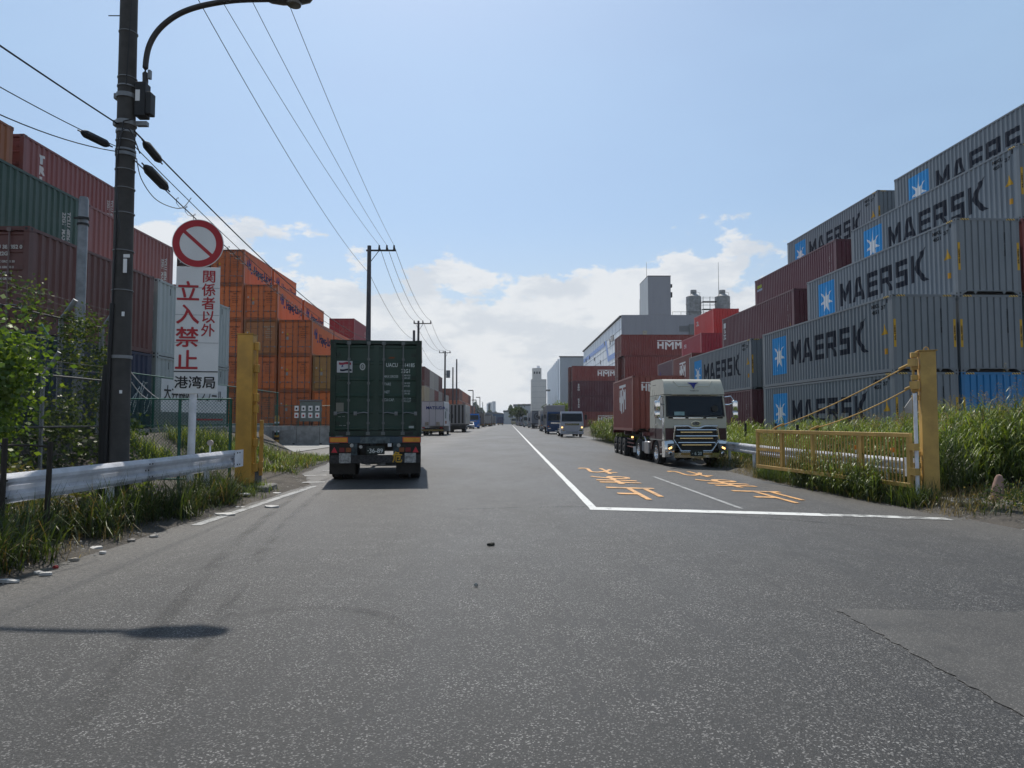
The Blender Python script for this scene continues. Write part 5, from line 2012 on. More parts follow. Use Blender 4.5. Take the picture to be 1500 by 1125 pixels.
for z, h, w in ((3.88, 0.22, 0.05), (3.20, 0.07, 0.035), (2.0, 0.05, 0.035), (4.12, 0.05, 0.09)):
    MB().bx(0.07, 0.07 + w, -0.170, -0.152, z, z + h).build('sticker', BOARD_W, t)
# crossarm high above
MB().bx(-1.6, 0.7, -0.06, 0.06, 13.0, 13.1).build('crossarm', GALV, t)
for x in (-1.5, -0.6, 0.5):
    MB().cyl((x, 0, 13.1), (x, 0, 13.35), 0.05, 0.03, 8).build('insulator', DARK, t)

arm = [at(u, v, PY) for u, v in ((213, 120), (213.5, 92), (219, 66), (233, 43), (256, 24), (283, 12), (318, 4), (352, 0), (396, -1))]
t = empty('street_lamp', (arm[0].x, PY, arm[0].z), 0, 'street lamp with a long curved dark arm mounted on the near utility pole', 'street lamp')
base = Vector(t.location)
sm_ = []
for i in range(len(arm) - 1):
    for q in range(4):
        p0, p1, p2, p3 = arm[max(i - 1, 0)], arm[i], arm[i + 1], arm[min(i + 2, len(arm) - 1)]
        f = q / 4
        sm_.append(0.5 * ((2 * p1) + (p2 - p0) * f + (2 * p0 - 5 * p1 + 4 * p2 - p3) * f * f + (3 * p1 - p0 - 3 * p2 + p3) * f ** 3) - base)
sm_.append(arm[-1] - base)
MB().tube([Vector((0, 0, -0.45))] + sm_, 0.043, 12).build('arm', simple('dark_brown_steel', (0.035, 0.03, 0.028), 0.5), t, smooth=True)
h0 = at(388, -2, PY) - base
h1 = at(457, 4, PY) - base
b = MB()
L = h1.x - h0.x
rows = []
for f, w, up, dn in ((0, .06, .05, -.05), (.12, .12, .08, -.08), (.35, .155, .10, -.10), (.7, .15, .09, -.10), (.93, .11, .06, -.07), (1, .05, .02, -.03)):
    rows.append([(h0.x + L * f, w * math.cos(a), h0.z + 0.02 + (up if math.sin(a) > 0 else -dn) * math.sin(a)) for a in np.linspace(0, 2 * PI, 17)])
b.sheet(rows)
b.build('lamp_head', simple('lamp_head_grey', (0.05, 0.05, 0.052), 0.4), t, smooth=True)
MB().lathe([(0.0, 0.0), (0.12, 0.0), (0.11, -0.035), (0.0, -0.045)], 20, 'Z', (h0.x + L * .62, 0, h0.z - 0.075)).build('lens', simple('lamp_lens', (0.10, 0.10, 0.095), 0.2), t, smooth=True)
pb = at(211, 146, PY) - base
MB().bx(pb.x - 0.11, pb.x + 0.06, -0.09, 0.09, pb.z - 0.30, pb.z + 0.26).bevel(0.012, 1).build('control_box', DARK, t)
MB().bx(pb.x + 0.065, pb.x + 0.145, -0.08, 0.08, pb.z - 0.26, pb.z + 0.10).bevel(0.01, 1).build('control_box', DARK, t)
MB().bx(pb.x - 0.09, pb.x - 0.02, -0.096, -0.0915, pb.z - 0.06, pb.z + 0.12).build('label_plate', BOARD_W, t)
MB().bx(pb.x + 0.06, pb.x + 0.10, -0.03, 0.03, pb.z + 0.34, pb.z + 0.48).build('photocell', GALV, t)

pp = at(123, 290, 17.2)
t = empty('steel_pole', (pp.x, 17.2, 0), 0, 'plain grey pole with a rounded top rising from the overgrown fence', 'pole')
MB().lathe([(0.118, 0.6), (0.112, pp.z - 0.05), (0.09, pp.z + 0.02), (0.0, pp.z + 0.04)], 20, 'Z').build('shaft', GALV, t, smooth=True)
for z in (pp.z - 0.55, pp.z - 0.7):
    MB().lathe([(0.114, z), (0.135, z), (0.135, z + 0.05), (0.114, z + 0.05)], 20, 'Z').build('clamp_band', DARK, t)
MB().bx(-0.12, 0.24, -0.19, -0.15, pp.z - 0.58, pp.z - 0.54).build('bracket', DARK, t)


def line_pole(u, v, Y, r0, r1, label, arm_dx=(-0.2, 1.75), ins=(0.65, 1.15, 1.62), transformer=False, z1=None, zbase=0.0):
    top = at(u, v, Y)
    t = empty('utility_pole', (top.x, Y, zbase), 0, label, 'utility pole')
    z = top.z - zbase
    MB().cyl((0, 0, -0.2), (0, 0, z), r0, r1, 14).build('shaft', simple('far_pole', (0.07, 0.07, 0.08), 0.8), t, smooth=True)
    if arm_dx:
        MB().bx(arm_dx[0], arm_dx[1], -0.05, 0.05, z - 0.36, z - 0.26).build('crossarm', DARK, t)
        for x in ins:
            MB().cyl((x, 0, z - 0.26), (x, 0, z + 0.04), 0.075, 0.05, 8).build('insulator', DARK, t)
        MB().tube([(0.06, 0, z - 1.1), (0.55 * max(arm_dx[1], 0.8) / 1.75 + .1, 0, z - 0.32)], 0.025, 5).build('brace', DARK, t)
    if transformer:
        MB().cyl((0.52, 0, z - 4.4), (0.52, 0, z - 3.2), 0.33, seg=14).build('transformer', simple('transformer_grey', (0.14, 0.15, 0.17), 0.6), t)
        MB().bx(0, 0.5, -0.05, 0.05, z - 3.9, z - 3.8).build('bracket', DARK, t)
    return t, top


P2, top2 = line_pole(541, 360, 45, 0.20, 0.125, 'first tall utility pole beyond the gate, its arm with three insulators')
P3, top3 = line_pole(613, 470, 79, 0.19, 0.12, 'utility pole just behind the green trailer with a short crossarm', (-0.55, 1.45), (-0.5, 0.5, 1.4))
P4, top4 = line_pole(652, 514, 113, 0.19, 0.13, 'utility pole carrying a grey can transformer', (-1.0, 0.95), (-0.9, -0.3, 0.8), True)
P5, top5 = line_pole(663.5, 538, 128, 0.17, 0.12, 'short bare pole beside the transformer pole', None)
P6, top6 = line_pole(669, 526, 135, 0.20, 0.13, 'bare dark pole right of the transformer pole', None)
line_pole(606.5, 484, 82, 0.16, 0.15, 'short thick post next to the pole behind the trailer', None)
for u, v, Y, lab in ((693, 572, 175, 'first distant street light above the left trucks'), (703, 582, 225, 'second distant street light above the left trucks'),
                     (697.5, 586, 205, 'bare distant pole left of the second street light'), (707, 589, 250, 'farthest thin pole above the left trucks')):
    tp = at(u, v, Y)
    t = empty('street_lamp' if 'light' in lab else 'utility_pole', (tp.x, Y, 0), 0, lab, 'street lamp' if 'light' in lab else 'utility pole')
    MB().cyl((0, 0, 0), (0, 0, tp.z), 0.17, 0.12, 8).build('shaft', GALV, t)
    if 'light' in lab:
        MB().bx(-1.3, 0.0, -0.12, 0.12, tp.z - 0.12, tp.z + 0.12).build('lamp_head', DARK, t)


def wire(a, b, sag, r, label, n=24, mat=None, name='overhead_wire'):
    a, b = Vector(a), Vector(b)
    pts = []
    for k in range(n + 1):
        f = k / n
        p = a.lerp(b, f)
        p.z -= sag * 4 * f * (1 - f)
        pts.append(p)
    o = MB().tube(pts, r, 5).build(name, mat or CABLE)
    return tag(o, label, 'wire', 'overhead wires along the left of the road')


A1 = [Vector((PX + x, PY, 13.38)) for x in (-1.5, -0.6, 0.5)]
A2 = [Vector((top2.x + x, 45, top2.z + 0.03)) for x in (0.65, 1.15, 1.62)]
A3 = [Vector((top3.x + x, 79, top3.z + 0.03)) for x in (-0.5, 0.5, 1.4)]
A4 = [Vector((top4.x + x, 113, top4.z + 0.03)) for x in (-0.9, -0.3, 0.8)]
nm = ('outer', 'middle', 'inner')
for k in range(3):
    wire(A1[k], A2[k], 0.55, 0.0095, '%s high wire between the lamp pole and the first crossarm pole' % nm[k])
    wire(A2[k], A3[k], 0.9, 0.016, '%s high wire from the first crossarm pole to the one behind the trailer' % nm[k])
    wire(A3[k], A4[k], 1.0, 0.018, '%s high wire running on to the transformer pole' % nm[k])
wire((PX - 0.9, PY, 11.9), (top2.x + 0.12, 45, at(541, 403, 45).z), 0.75, 0.010, 'thin lower wire ending on the shaft of the first crossarm pole')
wire((top2.x + 0.12, 45, at(541, 405, 45).z), (top3.x, 79, top3.z - 2.2), 1.1, 0.014, 'thin lower wire continuing behind the green trailer')
wire((top3.x, 79, top3.z - 2.2), (top4.x, 113, top4.z - 3.0), 1.2, 0.014, 'thin lower wire reaching the transformer pole')
# heavy cables at mid height
L2a, L2b = Vector((top2.x, 45, 6.9)), Vector((top2.x, 45, 6.3))
s1, s2 = Vector((PX + 0.12, PY - 0.05, 6.18)), Vector((PX + 0.12, PY - 0.05, 5.72))
wire(s1, L2a, 0.55, 0.014, 'thick black cable sloping down right from the lamp pole', name='overhead_cable')
wire(s2, L2b, 0.62, 0.011, 'lower black cable sloping down from the lamp pole past the round sign', name='overhead_cable')
wire(s2 + Vector((0, 0, 0.22)), L2b + Vector((0.3, 0, 0.35)), 0.72, 0.008, 'thin messenger wire beside the lower cable', name='overhead_wire')
# spiral hanger on the lower cable
b = MB()
n = 420
pts = []
for k in range(n + 1):
    f = 0.05 + 0.9 * k / n
    p = s2.lerp(L2b, f)
    p.z -= 0.62 * 4 * f * (1 - f) + 0.02
    ang = k * 1.05
    pts.append(p + Vector((math.cos(ang) * 0.06, 0, math.sin(ang) * 0.06 + 0.03)))
tag(b.tube(pts, 0.006, 4).build('spiral_hanger', GALV), 'grey spiral hanger wound round the lower sloping cable', 'cable hanger')
# cables toward the camera side (upper left of the picture)
E1, E2, E3 = at(-40, 33, 7.6), at(-40, 84, 7.6), at(-40, 95, 7.6)


def ext(a, b, k):
    return a + (b - a) * k


wire(Vector((PX - 0.12, PY, 6.28)), ext(Vector((PX - 0.12, PY, 6.28)), E1, 2.2), 0.05, 0.012, 'thick black cable coming in from the upper left corner', name='overhead_cable')
wire(Vector((PX - 0.12, PY, 5.92)), ext(Vector((PX - 0.12, PY, 5.92)), E2, 2.2), 0.16, 0.007, 'upper of the two twisted thin cables at the left edge')
wire(Vector((PX - 0.12, PY, 5.86)), ext(Vector((PX - 0.12, PY, 5.86)), E3, 2.2), 0.42, 0.008, 'lower of the two twisted thin cables at the left edge')


def closure(pa, pb, r, label):
    pa, pb = Vector(pa), Vector(pb)
    t = empty('cable_closure', (pa + pb) / 2, 0, label, 'cable closure', 'black cable closures on the lamp pole')
    d = (pb - pa)
    q = [-d / 2 + d * f for f in (0, .08, .16, .84, .92, 1)]
    MB().tube(q, [r * .35, r * .75, r, r, r * .75, r * .35], 8).build('housing', DARK, t)
    MB().tube([-d / 2 - d * .12, -d / 2], 0.012, 5).build('cable_stub', CABLE, t)
    MB().tube([d / 2, d / 2 + d * .12], 0.012, 5).build('cable_stub', CABLE, t)


closure(at(119, 193, 9.9), at(160, 213, 10.3), 0.062, 'black cable closure hanging left of the lamp pole')
closure(at(211, 208, 10.6), at(235, 237, 11.1), 0.066, 'upper black cable closure right of the lamp pole')
closure(at(212, 243, 10.6), at(245, 277, 11.2), 0.078, 'lower black cable closure right of the lamp pole')
lp = [at(200, 232, 10.4), at(207, 262, 10.4), at(226, 290, 10.5), at(250, 303, 10.8), at(268, 304, 11.2), at(280, 290, 11.6)]
tag(MB().tube(smooth_path(lp), 0.007, 5).build('slack_loop', CABLE), 'slack cable loop hanging under the lower closure', 'wire')
lp = [at(205, 225, 10.35), at(190, 190, 10.3), at(176, 196, 10.2), at(170, 230, 10.2), at(172, 300, 10.2), at(176, 340, 10.2)]
tag(MB().tube(smooth_path(lp), 0.009, 5).build('slack_loop', CABLE), 'cable bowed round the front of the lamp pole', 'wire')
wire(at(192, 545, 11.2), at(232, 584, 15.5), 0.04, 0.009, 'white rope tied from the lamp pole to the green fence', mat=WHITE_P, name='guy_rope')
wire(at(193, 560, 11.2), at(216, 584, 15.5), 0.04, 0.009, 'second shorter white rope behind the lamp pole', mat=WHITE_P, name='guy_rope')

# ================================================================== VEHICLES (local +x forward, y left, z up)
def m_tyre(r, w):
    h = w / 2
    return MB().lathe([(r * .56, -h * .8), (r * .62, -h), (r * .93, -h), (r, -h * .72), (r * .985, -h * .2), (r, -h * .1), (r, h * .1), (r * .985, h * .2), (r, h * .72), (r * .93, h), (r * .62, h), (r * .56, h * .8)], 28, 'Y').mesh('wheel', TYRE, True)


def m_rim(r, w, sgn, mat):
    h = w / 2 * sgn
    b = MB().lathe([(r * .58, h * .95), (r * .53, h * .99), (r * .50, h * .55), (r * .42, h * .45), (r * .30, h * .62), (r * .26, h * .62), (r * .24, h * .98), (r * .14, h * 1.05), (0.001, h * 1.05)], 24, 'Y')
    for k in range(8):
        a = 2 * PI * k / 8
        b.cyl((r * .33 * math.cos(a), h * .5, r * .33 * math.sin(a)), (r * .33 * math.cos(a), h * .80, r * .33 * math.sin(a)), r * .035, seg=6)
    return b.mesh('rim', mat, True)


def wheel(t, x, y, r, w=0.28, mat=None, dual=False):
    mat = mat or ALLOY
    sg = 1 if y > 0 else -1
    o = put('wheel', cached(('ty', r, w), lambda: m_tyre(r, w)), t, (x, y, r))
    put('rim', cached(('rim', r, w, sg, mat.name), lambda: m_rim(r, w, sg, mat)), o)
    if dual:
        put('wheel', cached(('ty', r, w), lambda: m_tyre(r, w)), t, (x, y - sg * (w + 0.06), r))


def poly_loft(sections):
    """sections: list of (x, [(y, z)...]) closed outlines of equal length -> closed skin"""
    b = MB()
    R_ = [[b.bm.verts.new((x, y, z)) for y, z in o] for x, o in sections]
    n = len(R_[0])
    for i in range(len(R_) - 1):
        for k in range(n):
            b.bm.faces.new((R_[i][k], R_[i][(k + 1) % n], R_[i + 1][(k + 1) % n], R_[i + 1][k]))
    b.bm.faces.new(R_[0])
    b.bm.faces.new(R_[-1])
    return b


def text_on_x(t, s, size, x, y, z, mat, color=None, bold=0.01, facing=1, name='lettering', wx=1.0):
    """flat lettering in a plane x=const, readable when looking from the +x (facing=1) or -x side"""
    me = decal(name, text2d(s, 1.0, bold), mat, lambda a, b: (x, y + facing * a * size * wx, z + b * size))
    return put(name, me, t, color=color)


def text_on_y(t, s, size, x, y, z, mat, color=None, bold=0.01, facing=1, name='lettering'):
    """plane y=const, read from the -y side when facing=1"""
    me = decal(name, text2d(s, 1.0, bold), mat, lambda a, b: (x + facing * a * size, y, z + b * size))
    return put(name, me, t, color=color)


def mirror_arm(t, x, y, z, mat=None, h=0.5):
    sg = 1 if y > 0 else -1
    MB().tube([(x, y, z + .2), (x + .12, y + sg * .22, z + .22), (x + .12, y + sg * .24, z)], 0.02, 6).build('mirror_arm', mat or DARK, t)
    o = MB().bx(x + .06, x + .2, y + sg * .13, y + sg * .36, z - h, z).bevel(.03, 2).build('wing_mirror', mat or DARK, t)
    return o


def simple_truck(loc, rz, label, cab_col, w=2.2, cab_h=2.45, cab_l=1.75, length=7.5, box=None, box_h=2.9, box_col=(0.5, 0.5, 0.5),
                 lit=False, wheels_r=0.42, group=None, box_z=0.95, name='truck', rib=True, glass_drop=0.0, mirrors=True, bumper=None):
    t = empty(name, loc, rz, label, 'truck', group)
    hw = w / 2
    z0, z1 = 0.42, cab_h
    zs = z0 + (z1 - z0) * 0.50       # windscreen base
    zt = z0 + (z1 - z0) * 0.90
    fx = length / 2

    def sec(x, k):
        top = z1
        return (x, [(-hw * k, z0), (hw * k, z0), (hw * k, zs), (hw * .97 * k, zt), (hw * .90 * k, top), (-hw * .90 * k, top), (-hw * .97 * k, zt), (-hw * k, zs)])

    # cab as side profile prism, then rounded
    b = MB()
    prof = [(fx - cab_l, z0), (fx - .02, z0), (fx, z0 + .3), (fx, zs), (fx - .20, zt), (fx - .36, z1), (fx - cab_l + .1, z1), (fx - cab_l, z1 - .12)]
    b.prism(prof, lambda a, c, d: (a, d * (1.0 if c < zs + .01 else (.955 if c < zt + .01 else .90)), c), -hw, hw)
    b.bevel(0.07, 3)
    b.build('cab', CLEAN, t, color=cab_col, smooth=True)
    # windscreen lies on the sloping front
    nx = 0.20 / (zt - zs)

    def ws(y, f):
        z = zs + .06 + (zt - .05 - zs) * f
        return (fx + .012 - (z - zs) * nx, y, z)
    b = MB()
    k0, k1 = hw * .90, hw * .86
    b.sheet([[ws(-k0, 0), ws(0, 0), ws(k0, 0)], [ws(-k0 * .985, .5), ws(0, .5), ws(k0 * .985, .5)], [ws(-k1, 1), ws(0, 1), ws(k1, 1)]])
    b.build('windscreen', GLASSM, t)
    for s in (-1, 1):
        g = MB()
        g.prism([(fx - 1.3, zs + .02), (fx - .42, zs - .05), (fx - .48, zt - .05), (fx - 1.3, zt - .05)],
                lambda a, c, d: (a, s * (d + hw * (1.0 - .045 * (c - zs) / (zt - zs))), c), 0.0, 0.012)
        g.build('side_window', GLASSM, t)
        MB().bx(fx - .012, fx + .02, s * hw * .62 if s > 0 else -hw * .92, s * hw * .92 if s > 0 else -hw * .62, z0 + .18, z0 + .36).bevel(.02, 2).build('headlight', CHROME, t)
        l = MB().bx(fx - .01, fx + .025, s * (hw * .86) - .07, s * (hw * .86) + .07, z0 + .48, z0 + .60).build('indicator', LAMP_ON if lit else AMBER, t)
        if mirrors:
            mirror_arm(t, fx - .35, s * hw, zt - .1)
    MB().bx(fx - .015, fx + .018, -hw * .62, hw * .62, zs - .30, zs - .12).build('grille', DARK, t)
    for k in range(3):
        MB().bx(fx + .0185, fx + .028, -hw * .6, hw * .6, zs - .29 + k * .06, zs - .265 + k * .06).build('grille_bar', CHROME, t)
    MB().bx(fx - .15, fx + .05, -hw, hw, z0 - .12, z0 + .16).bevel(.03, 2).build('bumper', CLEAN, t, color=bumper or cab_col)
    MB().bx(fx + .051, fx + .057, -.2, .2, z0 - .06, z0 + .06).build('number_plate', simple('white_plate', (0.5, 0.52, 0.5), 0.5), t)
    MB().bx(fx + .0505, fx + .056, -hw * .5, hw * .5, z0 + .07, z0 + .12).build('lower_grille', DARK, t)
    # chassis and wheels
    MB().bx(-length / 2, fx - .3, -.42, .42, .55, .82).build('chassis', UNDER, t)
    for s in (-1, 1):
        wheel(t, fx - 1.15, s * (hw - .2), wheels_r, .25)
        wheel(t, -length / 2 + 1.5, s * (hw - .2), wheels_r, .25, dual=True)
    if box:
        x0, x1 = -length / 2, fx - cab_l - .15
        z2 = box_z + box_h
        MB().bx(x0, x1, -hw - .02, hw + .02, box_z, z2).bevel(.03, 1).build('cargo_box', CLEAN, t, color=box_col)
        fr = tuple(c * .55 for c in box_col)
        for s in (-1, 1):
            MB().bx(x0 - .012, x0 + .02, (s * hw) - .05, (s * hw) + .05, box_z, z2).build('door_frame', CLEAN, t, color=fr)
            MB().bx(x0 - .02, x0 - .001, min(s * .02, s * (hw - .06)), max(s * .02, s * (hw - .06)), box_z + .08, z2 - .10).build('rear_door', CLEAN, t, color=box_col)
            MB().cyl((x0 - .04, s * .35, box_z + .1), (x0 - .04, s * .35, z2 - .1), .017, seg=6).build('lock_rod', GALV, t)
            MB().bx(x0 - .03, x0, s * hw * .8 - .16, s * hw * .8 + .16, box_z - .25, box_z - .12).build('tail_light', REDL, t)
        MB().bx(x0 - .02, x0 + .05, -hw, hw, z2 - .08, z2 + .01).build('rear_header', CLEAN, t, color=fr)
        MB().bx(x0 - .03, x0 + .02, -hw, hw, .50, .68).build('underrun_bar', ZEBRA, t)
        if rib:
            for k in range(int((x1 - x0) / .6)):
                for s in (-1, 1):
                    MB().bx(x0 + .3 + k * .6, x0 + .34 + k * .6, s * (hw + .03) - .012, s * (hw + .03) + .012, box_z + .1, z2 - .1).build('side_rib', CLEAN, t, color=tuple(c * .9 for c in box_col))
    return t


# ---- container chassis
def trailer(loc, rz, label, length=7.2, col=(0.03, 0.06, 0.085), deck=1.18, axles=(0.8, 2.1), detail=False, legs=True, rim_mat=None):
    """origin under the rear end of the deck, local +x forward"""
    t = empty('container_trailer', loc, rz, label, 'trailer')
    for s in (-1, 1):
        MB().bx(0.05, length, s * .48 - .06, s * .48 + .06, deck - .30, deck - .04).build('frame_rail', UNDER, t)
    for x in (0.0, length * .45, length - .12):
        MB().bx(x, x + .14, -1.2, 1.2, deck - .16, deck - .005).build('crossbeam', CLEAN, t, color=col)
    for s in (-1, 1):
        for x in (0.07, 5.98):
            if x < length:
                MB().bx(x - .06, x + .06, s * 1.12 - .05, s * 1.12 + .05, deck - .12, deck).build('twist_lock', UNDER, t)
        for a in axles:
            wheel(t, a, s * 1.06, .48, .26, rim_mat or ALLOY, dual=True)
        MB().bx(.12, .15, s * .88 - .33, s * .88 + .33, .16, .9).build('mudguard', UNDER, t) if detail else None
    for a in axles:
        MB().cyl((a, -1.0, .48), (a, 1.0, .48), .07, seg=10).build('axle', UNDER, t)
    if legs:
        for s in (-1, 1):
            MB().bx(length * .72 - .07, length * .72 + .07, s * .85 - .07, s * .85 + .07, .35, deck - .1).build('landing_leg', UNDER, t)
            MB().bx(length * .72 - .15, length * .72 + .15, s * .85 - .12, s * .85 + .12, .28, .34).build('foot', UNDER, t)
    return t


def rear_dress(t, deck):
    """rear bumper, lamps, plates as on the green trailer; the rear is at -x"""
    X = -0.02
    MB().bx(X, X + .12, -1.21, 1.21, deck - .175, deck - .008).build('rear_beam', CLEAN, t, color=(0.030, 0.07, 0.105))
    for s in (-1, 1):
        a, b_ = (s * .72, s * 1.20)
        f = MB().bx(X - .012, X - .001, min(a, b_), max(a, b_), deck - .165, deck - .02).build('reflector_frame', REDL, t)
        f.data.materials[0] = simple('reflector_orange_red', (0.62, 0.09, 0.02), 0.4)
        MB().bx(X - .018, X - .013, min(a, b_) + .025, max(a, b_) - .025, deck - .145, deck - .04).build('reflector', simple('reflector_amber', (0.68, 0.30, 0.02), 0.35), f)
        MB().bx(X, X + .1, s * .94 - .26, s * .94 + .26, deck - .46, deck - .19).build('lamp_housing', UNDER, t)
        y = s * 1.07
        MB().prism([(y - .08, deck - .43), (y + .08, deck - .43), (y, deck - .28)], lambda a_, c, d: (d, a_, c), X - .014, X - .002).build('triangle_reflector', simple('bright_red_reflector', (0.60, 0.02, 0.04), 0.3), t)
        for dy, m in ((.20, REDL), (.37, AMBER)):
            yy = s * (1.07 - dy)
            MB().bx(X - .02, X - .001, yy - .07, yy + .07, deck - .42, deck - .30).bevel(.015, 2).build('tail_lamp', simple('dull_amber', (0.22, 0.06, 0.01), 0.4) if m is AMBER else simple('dull_red', (0.20, 0.012, 0.014), 0.4), t)
        MB().bx(X + .02, X + .1, s * .56 - .085, s * .56 + .085, deck - .70, deck - .18).build('rail_end', simple('weathered_blue_paint', (0.045, 0.075, 0.09), 0.6, 0, 0.7, 9), t)
        MB().cyl((X - .03, s * .62 if s > 0 else -.62, deck - .24), (X + .02, s * .62 if s > 0 else -.62, deck - .24), .05, seg=14).build('round_lamp', simple('pale_lens', (0.42, 0.42, 0.40), 0.3), t)
        c = s * .93 if s < 0 else .79
        MB().bx(X - .01, X - .002, c - .15, c + .15, deck - .71, deck - .45).build('pale_flap', simple('dirty_white_flap', (0.38, 0.38, 0.37), 0.7, 0, 0.55, 14), t)
    MB().cyl((X - .03, .38, deck - .28), (X + .02, .38, deck - .28), .045, seg=14).build('round_lamp', _mats['pale_lens'], t)
    MB().bx(X, X + .07, -1.2, 1.2, deck - .715, deck - .50).build('underrun_bar', simple('scuffed_black_bumper', (0.03, 0.03, 0.033), 0.6, 0, 0.8, 18), t)
    MB().bx(X - .004, X + .05, -.38, .40, deck - .19, deck - .012).build('ghost_panel', simple('faded_blue_grey_paint', (0.09, 0.12, 0.13), 0.7, 0, 0.7, 8), t)
    p = MB().bx(X - .012, X - .004, -.25, .23, deck - .48, deck - .26).build('number_plate', simple('green_black_plate', (0.012, 0.022, 0.018), 0.5), t)
    text_on_x(p, '·36-89', .16, X - .015, 0.0, deck - .39, PRINT, (0.62, 0.64, 0.62), .015, -1)
    me = decal('hazard_character', bold2d('危', 1.0, .02), simple('yellow_print', (0.62, 0.36, 0.02), 0.5),
               lambda a, b_, c: (X - .006 - c * .0006, -.585 - a * .27, deck - .58 + b_ * .31), layered=True)
    put('hazard_character', me, t)
    MB().bx(X - .01, X - .002, -.43, -.33, deck - .28, deck - .19).build('plate_tag', BOARD_W, t)
    for s in (-1, 1):
        MB().bx(X + .05, X + .4, s * .2 - .06, s * .2 + .06, .40, .44).build('air_tank_strap', GALV, t)
    MB().cyl((X + 1.4, -.4, .47), (X + 1.4, .42, .47), .12, seg=14).build('air_tank', GALV, t)


GX, GY, GD = -3.57, 18.70, 1.17
GR = PI / 2 + R(7.0)
tr = trailer((GX, GY, 0), GR, 'dark container trailer under the green box with orange reflectors and a hazard character', 7.0, (0.02, 0.05, 0.07), GD, (0.78, 2.08), True)
rear_dress(tr, GD)
g = container((GX - math.sin(R(7.0)) * L20 / 2, GY + math.cos(R(7.0)) * L20 / 2, GD + 0.002), GR, L20, HS, (0.014, 0.052, 0.034), 'dark green container closed by two doors, riding on the trailer ahead', 'containers on road trailers', None, near=2, rod=(0.16, 0.18, 0.18), frame=0.6)


def gd(name, key, me2d, c, off=0.034):
    me = decal(name, me2d, PRINT, lambda a, b: (-L20 / 2 + off, -a, b), None, ('gd', key))
    return put(name, me, g, color=c)


def fx_(f):
    return (f - 25) / 1015 * CW - CW / 2      # measured across the door end


def fz_(f):
    return (1100 - f) / 1055 * HS


for s, x, z, sz in (('UACU', 706, 320, .150), ('414185', 892, 320, .145), ('2261', 862, 385, .15)):
    gd('code_lettering', s, move2d(text2d(s if s != '2261' else '22G1', sz, .0015, 1.05), .74, 1.0, fx_(x), fz_(z), s), (0.66, 0.72, 0.70))
for s, x, z, sz in (('MAX.GROSS', 697, 445, .085), ('TARE', 660, 530, .09), ('NET', 655, 617, .09), ('CU.CAP.', 680, 703, .09),
                    ('30,480 KGS', 865, 432, .055), ('67,200 LBS', 865, 462, .055), ('2,180 KGS', 868, 518, .055), ('4,810 LBS', 868, 548, .055),
                    ('28,300 KGS', 865, 604, .055), ('62,390 LBS', 865, 632, .055), ('33.2 CU.M.', 880, 688, .055), ('1,170 CU.FT', 872, 718, .055)):
    gd('code_lettering', (s, x), move2d(text2d(s, sz * 1.15, .001, 1.05), .7, 1, fx_(x), fz_(z), (s, x)), (0.50, 0.55, 0.54))
p3_ = gd('check_digit', 'cd', move2d(text2d('3', .11, .003), .8, 1, fx_(992), fz_(320), 'cd'), (0.2, 0.24, 0.23))
gd('flag_sticker', 'fs', box2d(fx_(100), fx_(270), fz_(405), fz_(278)), (0.52, 0.53, 0.55))
for (a, b_, z0, z1, c) in ((122, 255, 318, 292, (0.30, 0.04, 0.07)), (135, 262, 388, 366, (0.03, 0.03, 0.05)), (150, 170, 345, 325, (0.04, 0.06, 0.2))):
    wv = [(fx_(a + (b_ - a) * k / 8), fz_(z0 + 5 * math.sin(k * .9))) for k in range(9)] + [(fx_(a + (b_ - a) * k / 8), fz_(z1 + 5 * math.sin(k * .9))) for k in range(8, -1, -1)]
    gd('flag_print', ('fp', a), shape2d(('fp', a, b_, z0), [wv]), c, 0.031)
ck = [[(fx_(381) + .075 * r * math.cos(q * PI / 10), fz_(338) + .098 * r * math.sin(q * PI / 10)) for q in range(20)] for r in (1.0, .66)]
gd('round_sticker', 'rs', shape2d('grs', ck), (0.5, 0.53, 0.52))
gd('round_sticker', 'rs2', shape2d('grs2', [[(fx_(381) + .03 * math.cos(q * PI / 6), fz_(338) + .05 * math.sin(q * PI / 6)) for q in range(12)]]), (0.35, 0.38, 0.37))
gd('data_plate', 'dp', box2d(fx_(95), fx_(180), fz_(832), fz_(735)), (0.20, 0.20, 0.17))
gd('small_sticker', 'ss', box2d(fx_(900), fx_(956), fz_(1012), fz_(988)), (0.42, 0.46, 0.46))
gd('rust_streak', 'rk', shape2d('rk', [[(fx_(660), fz_(244)), (fx_(690), fz_(228)), (fx_(738), fz_(230)), (fx_(730), fz_(245))]]), (0.20, 0.06, 0.02))
for k, (a, z) in enumerate(((120, 885), (165, 882), (135, 980), (178, 980))):
    gd('scuff', ('sc', k), box2d(fx_(a), fx_(a + 30), fz_(z + 5), fz_(z)), (0.3, 0.33, 0.32))
for k in range(2):
    MB().bx(-L20 / 2 + .006, -L20 / 2 + .0085, -1.0 + 1.68 * k, -.72 + 1.68 * k, .045, .125).build('fork_pocket', DARK, g)

# ---- the cream and maroon tractor facing the camera
CREAM = (0.58, 0.575, 0.48)
DMAR = (0.060, 0.012, 0.018)


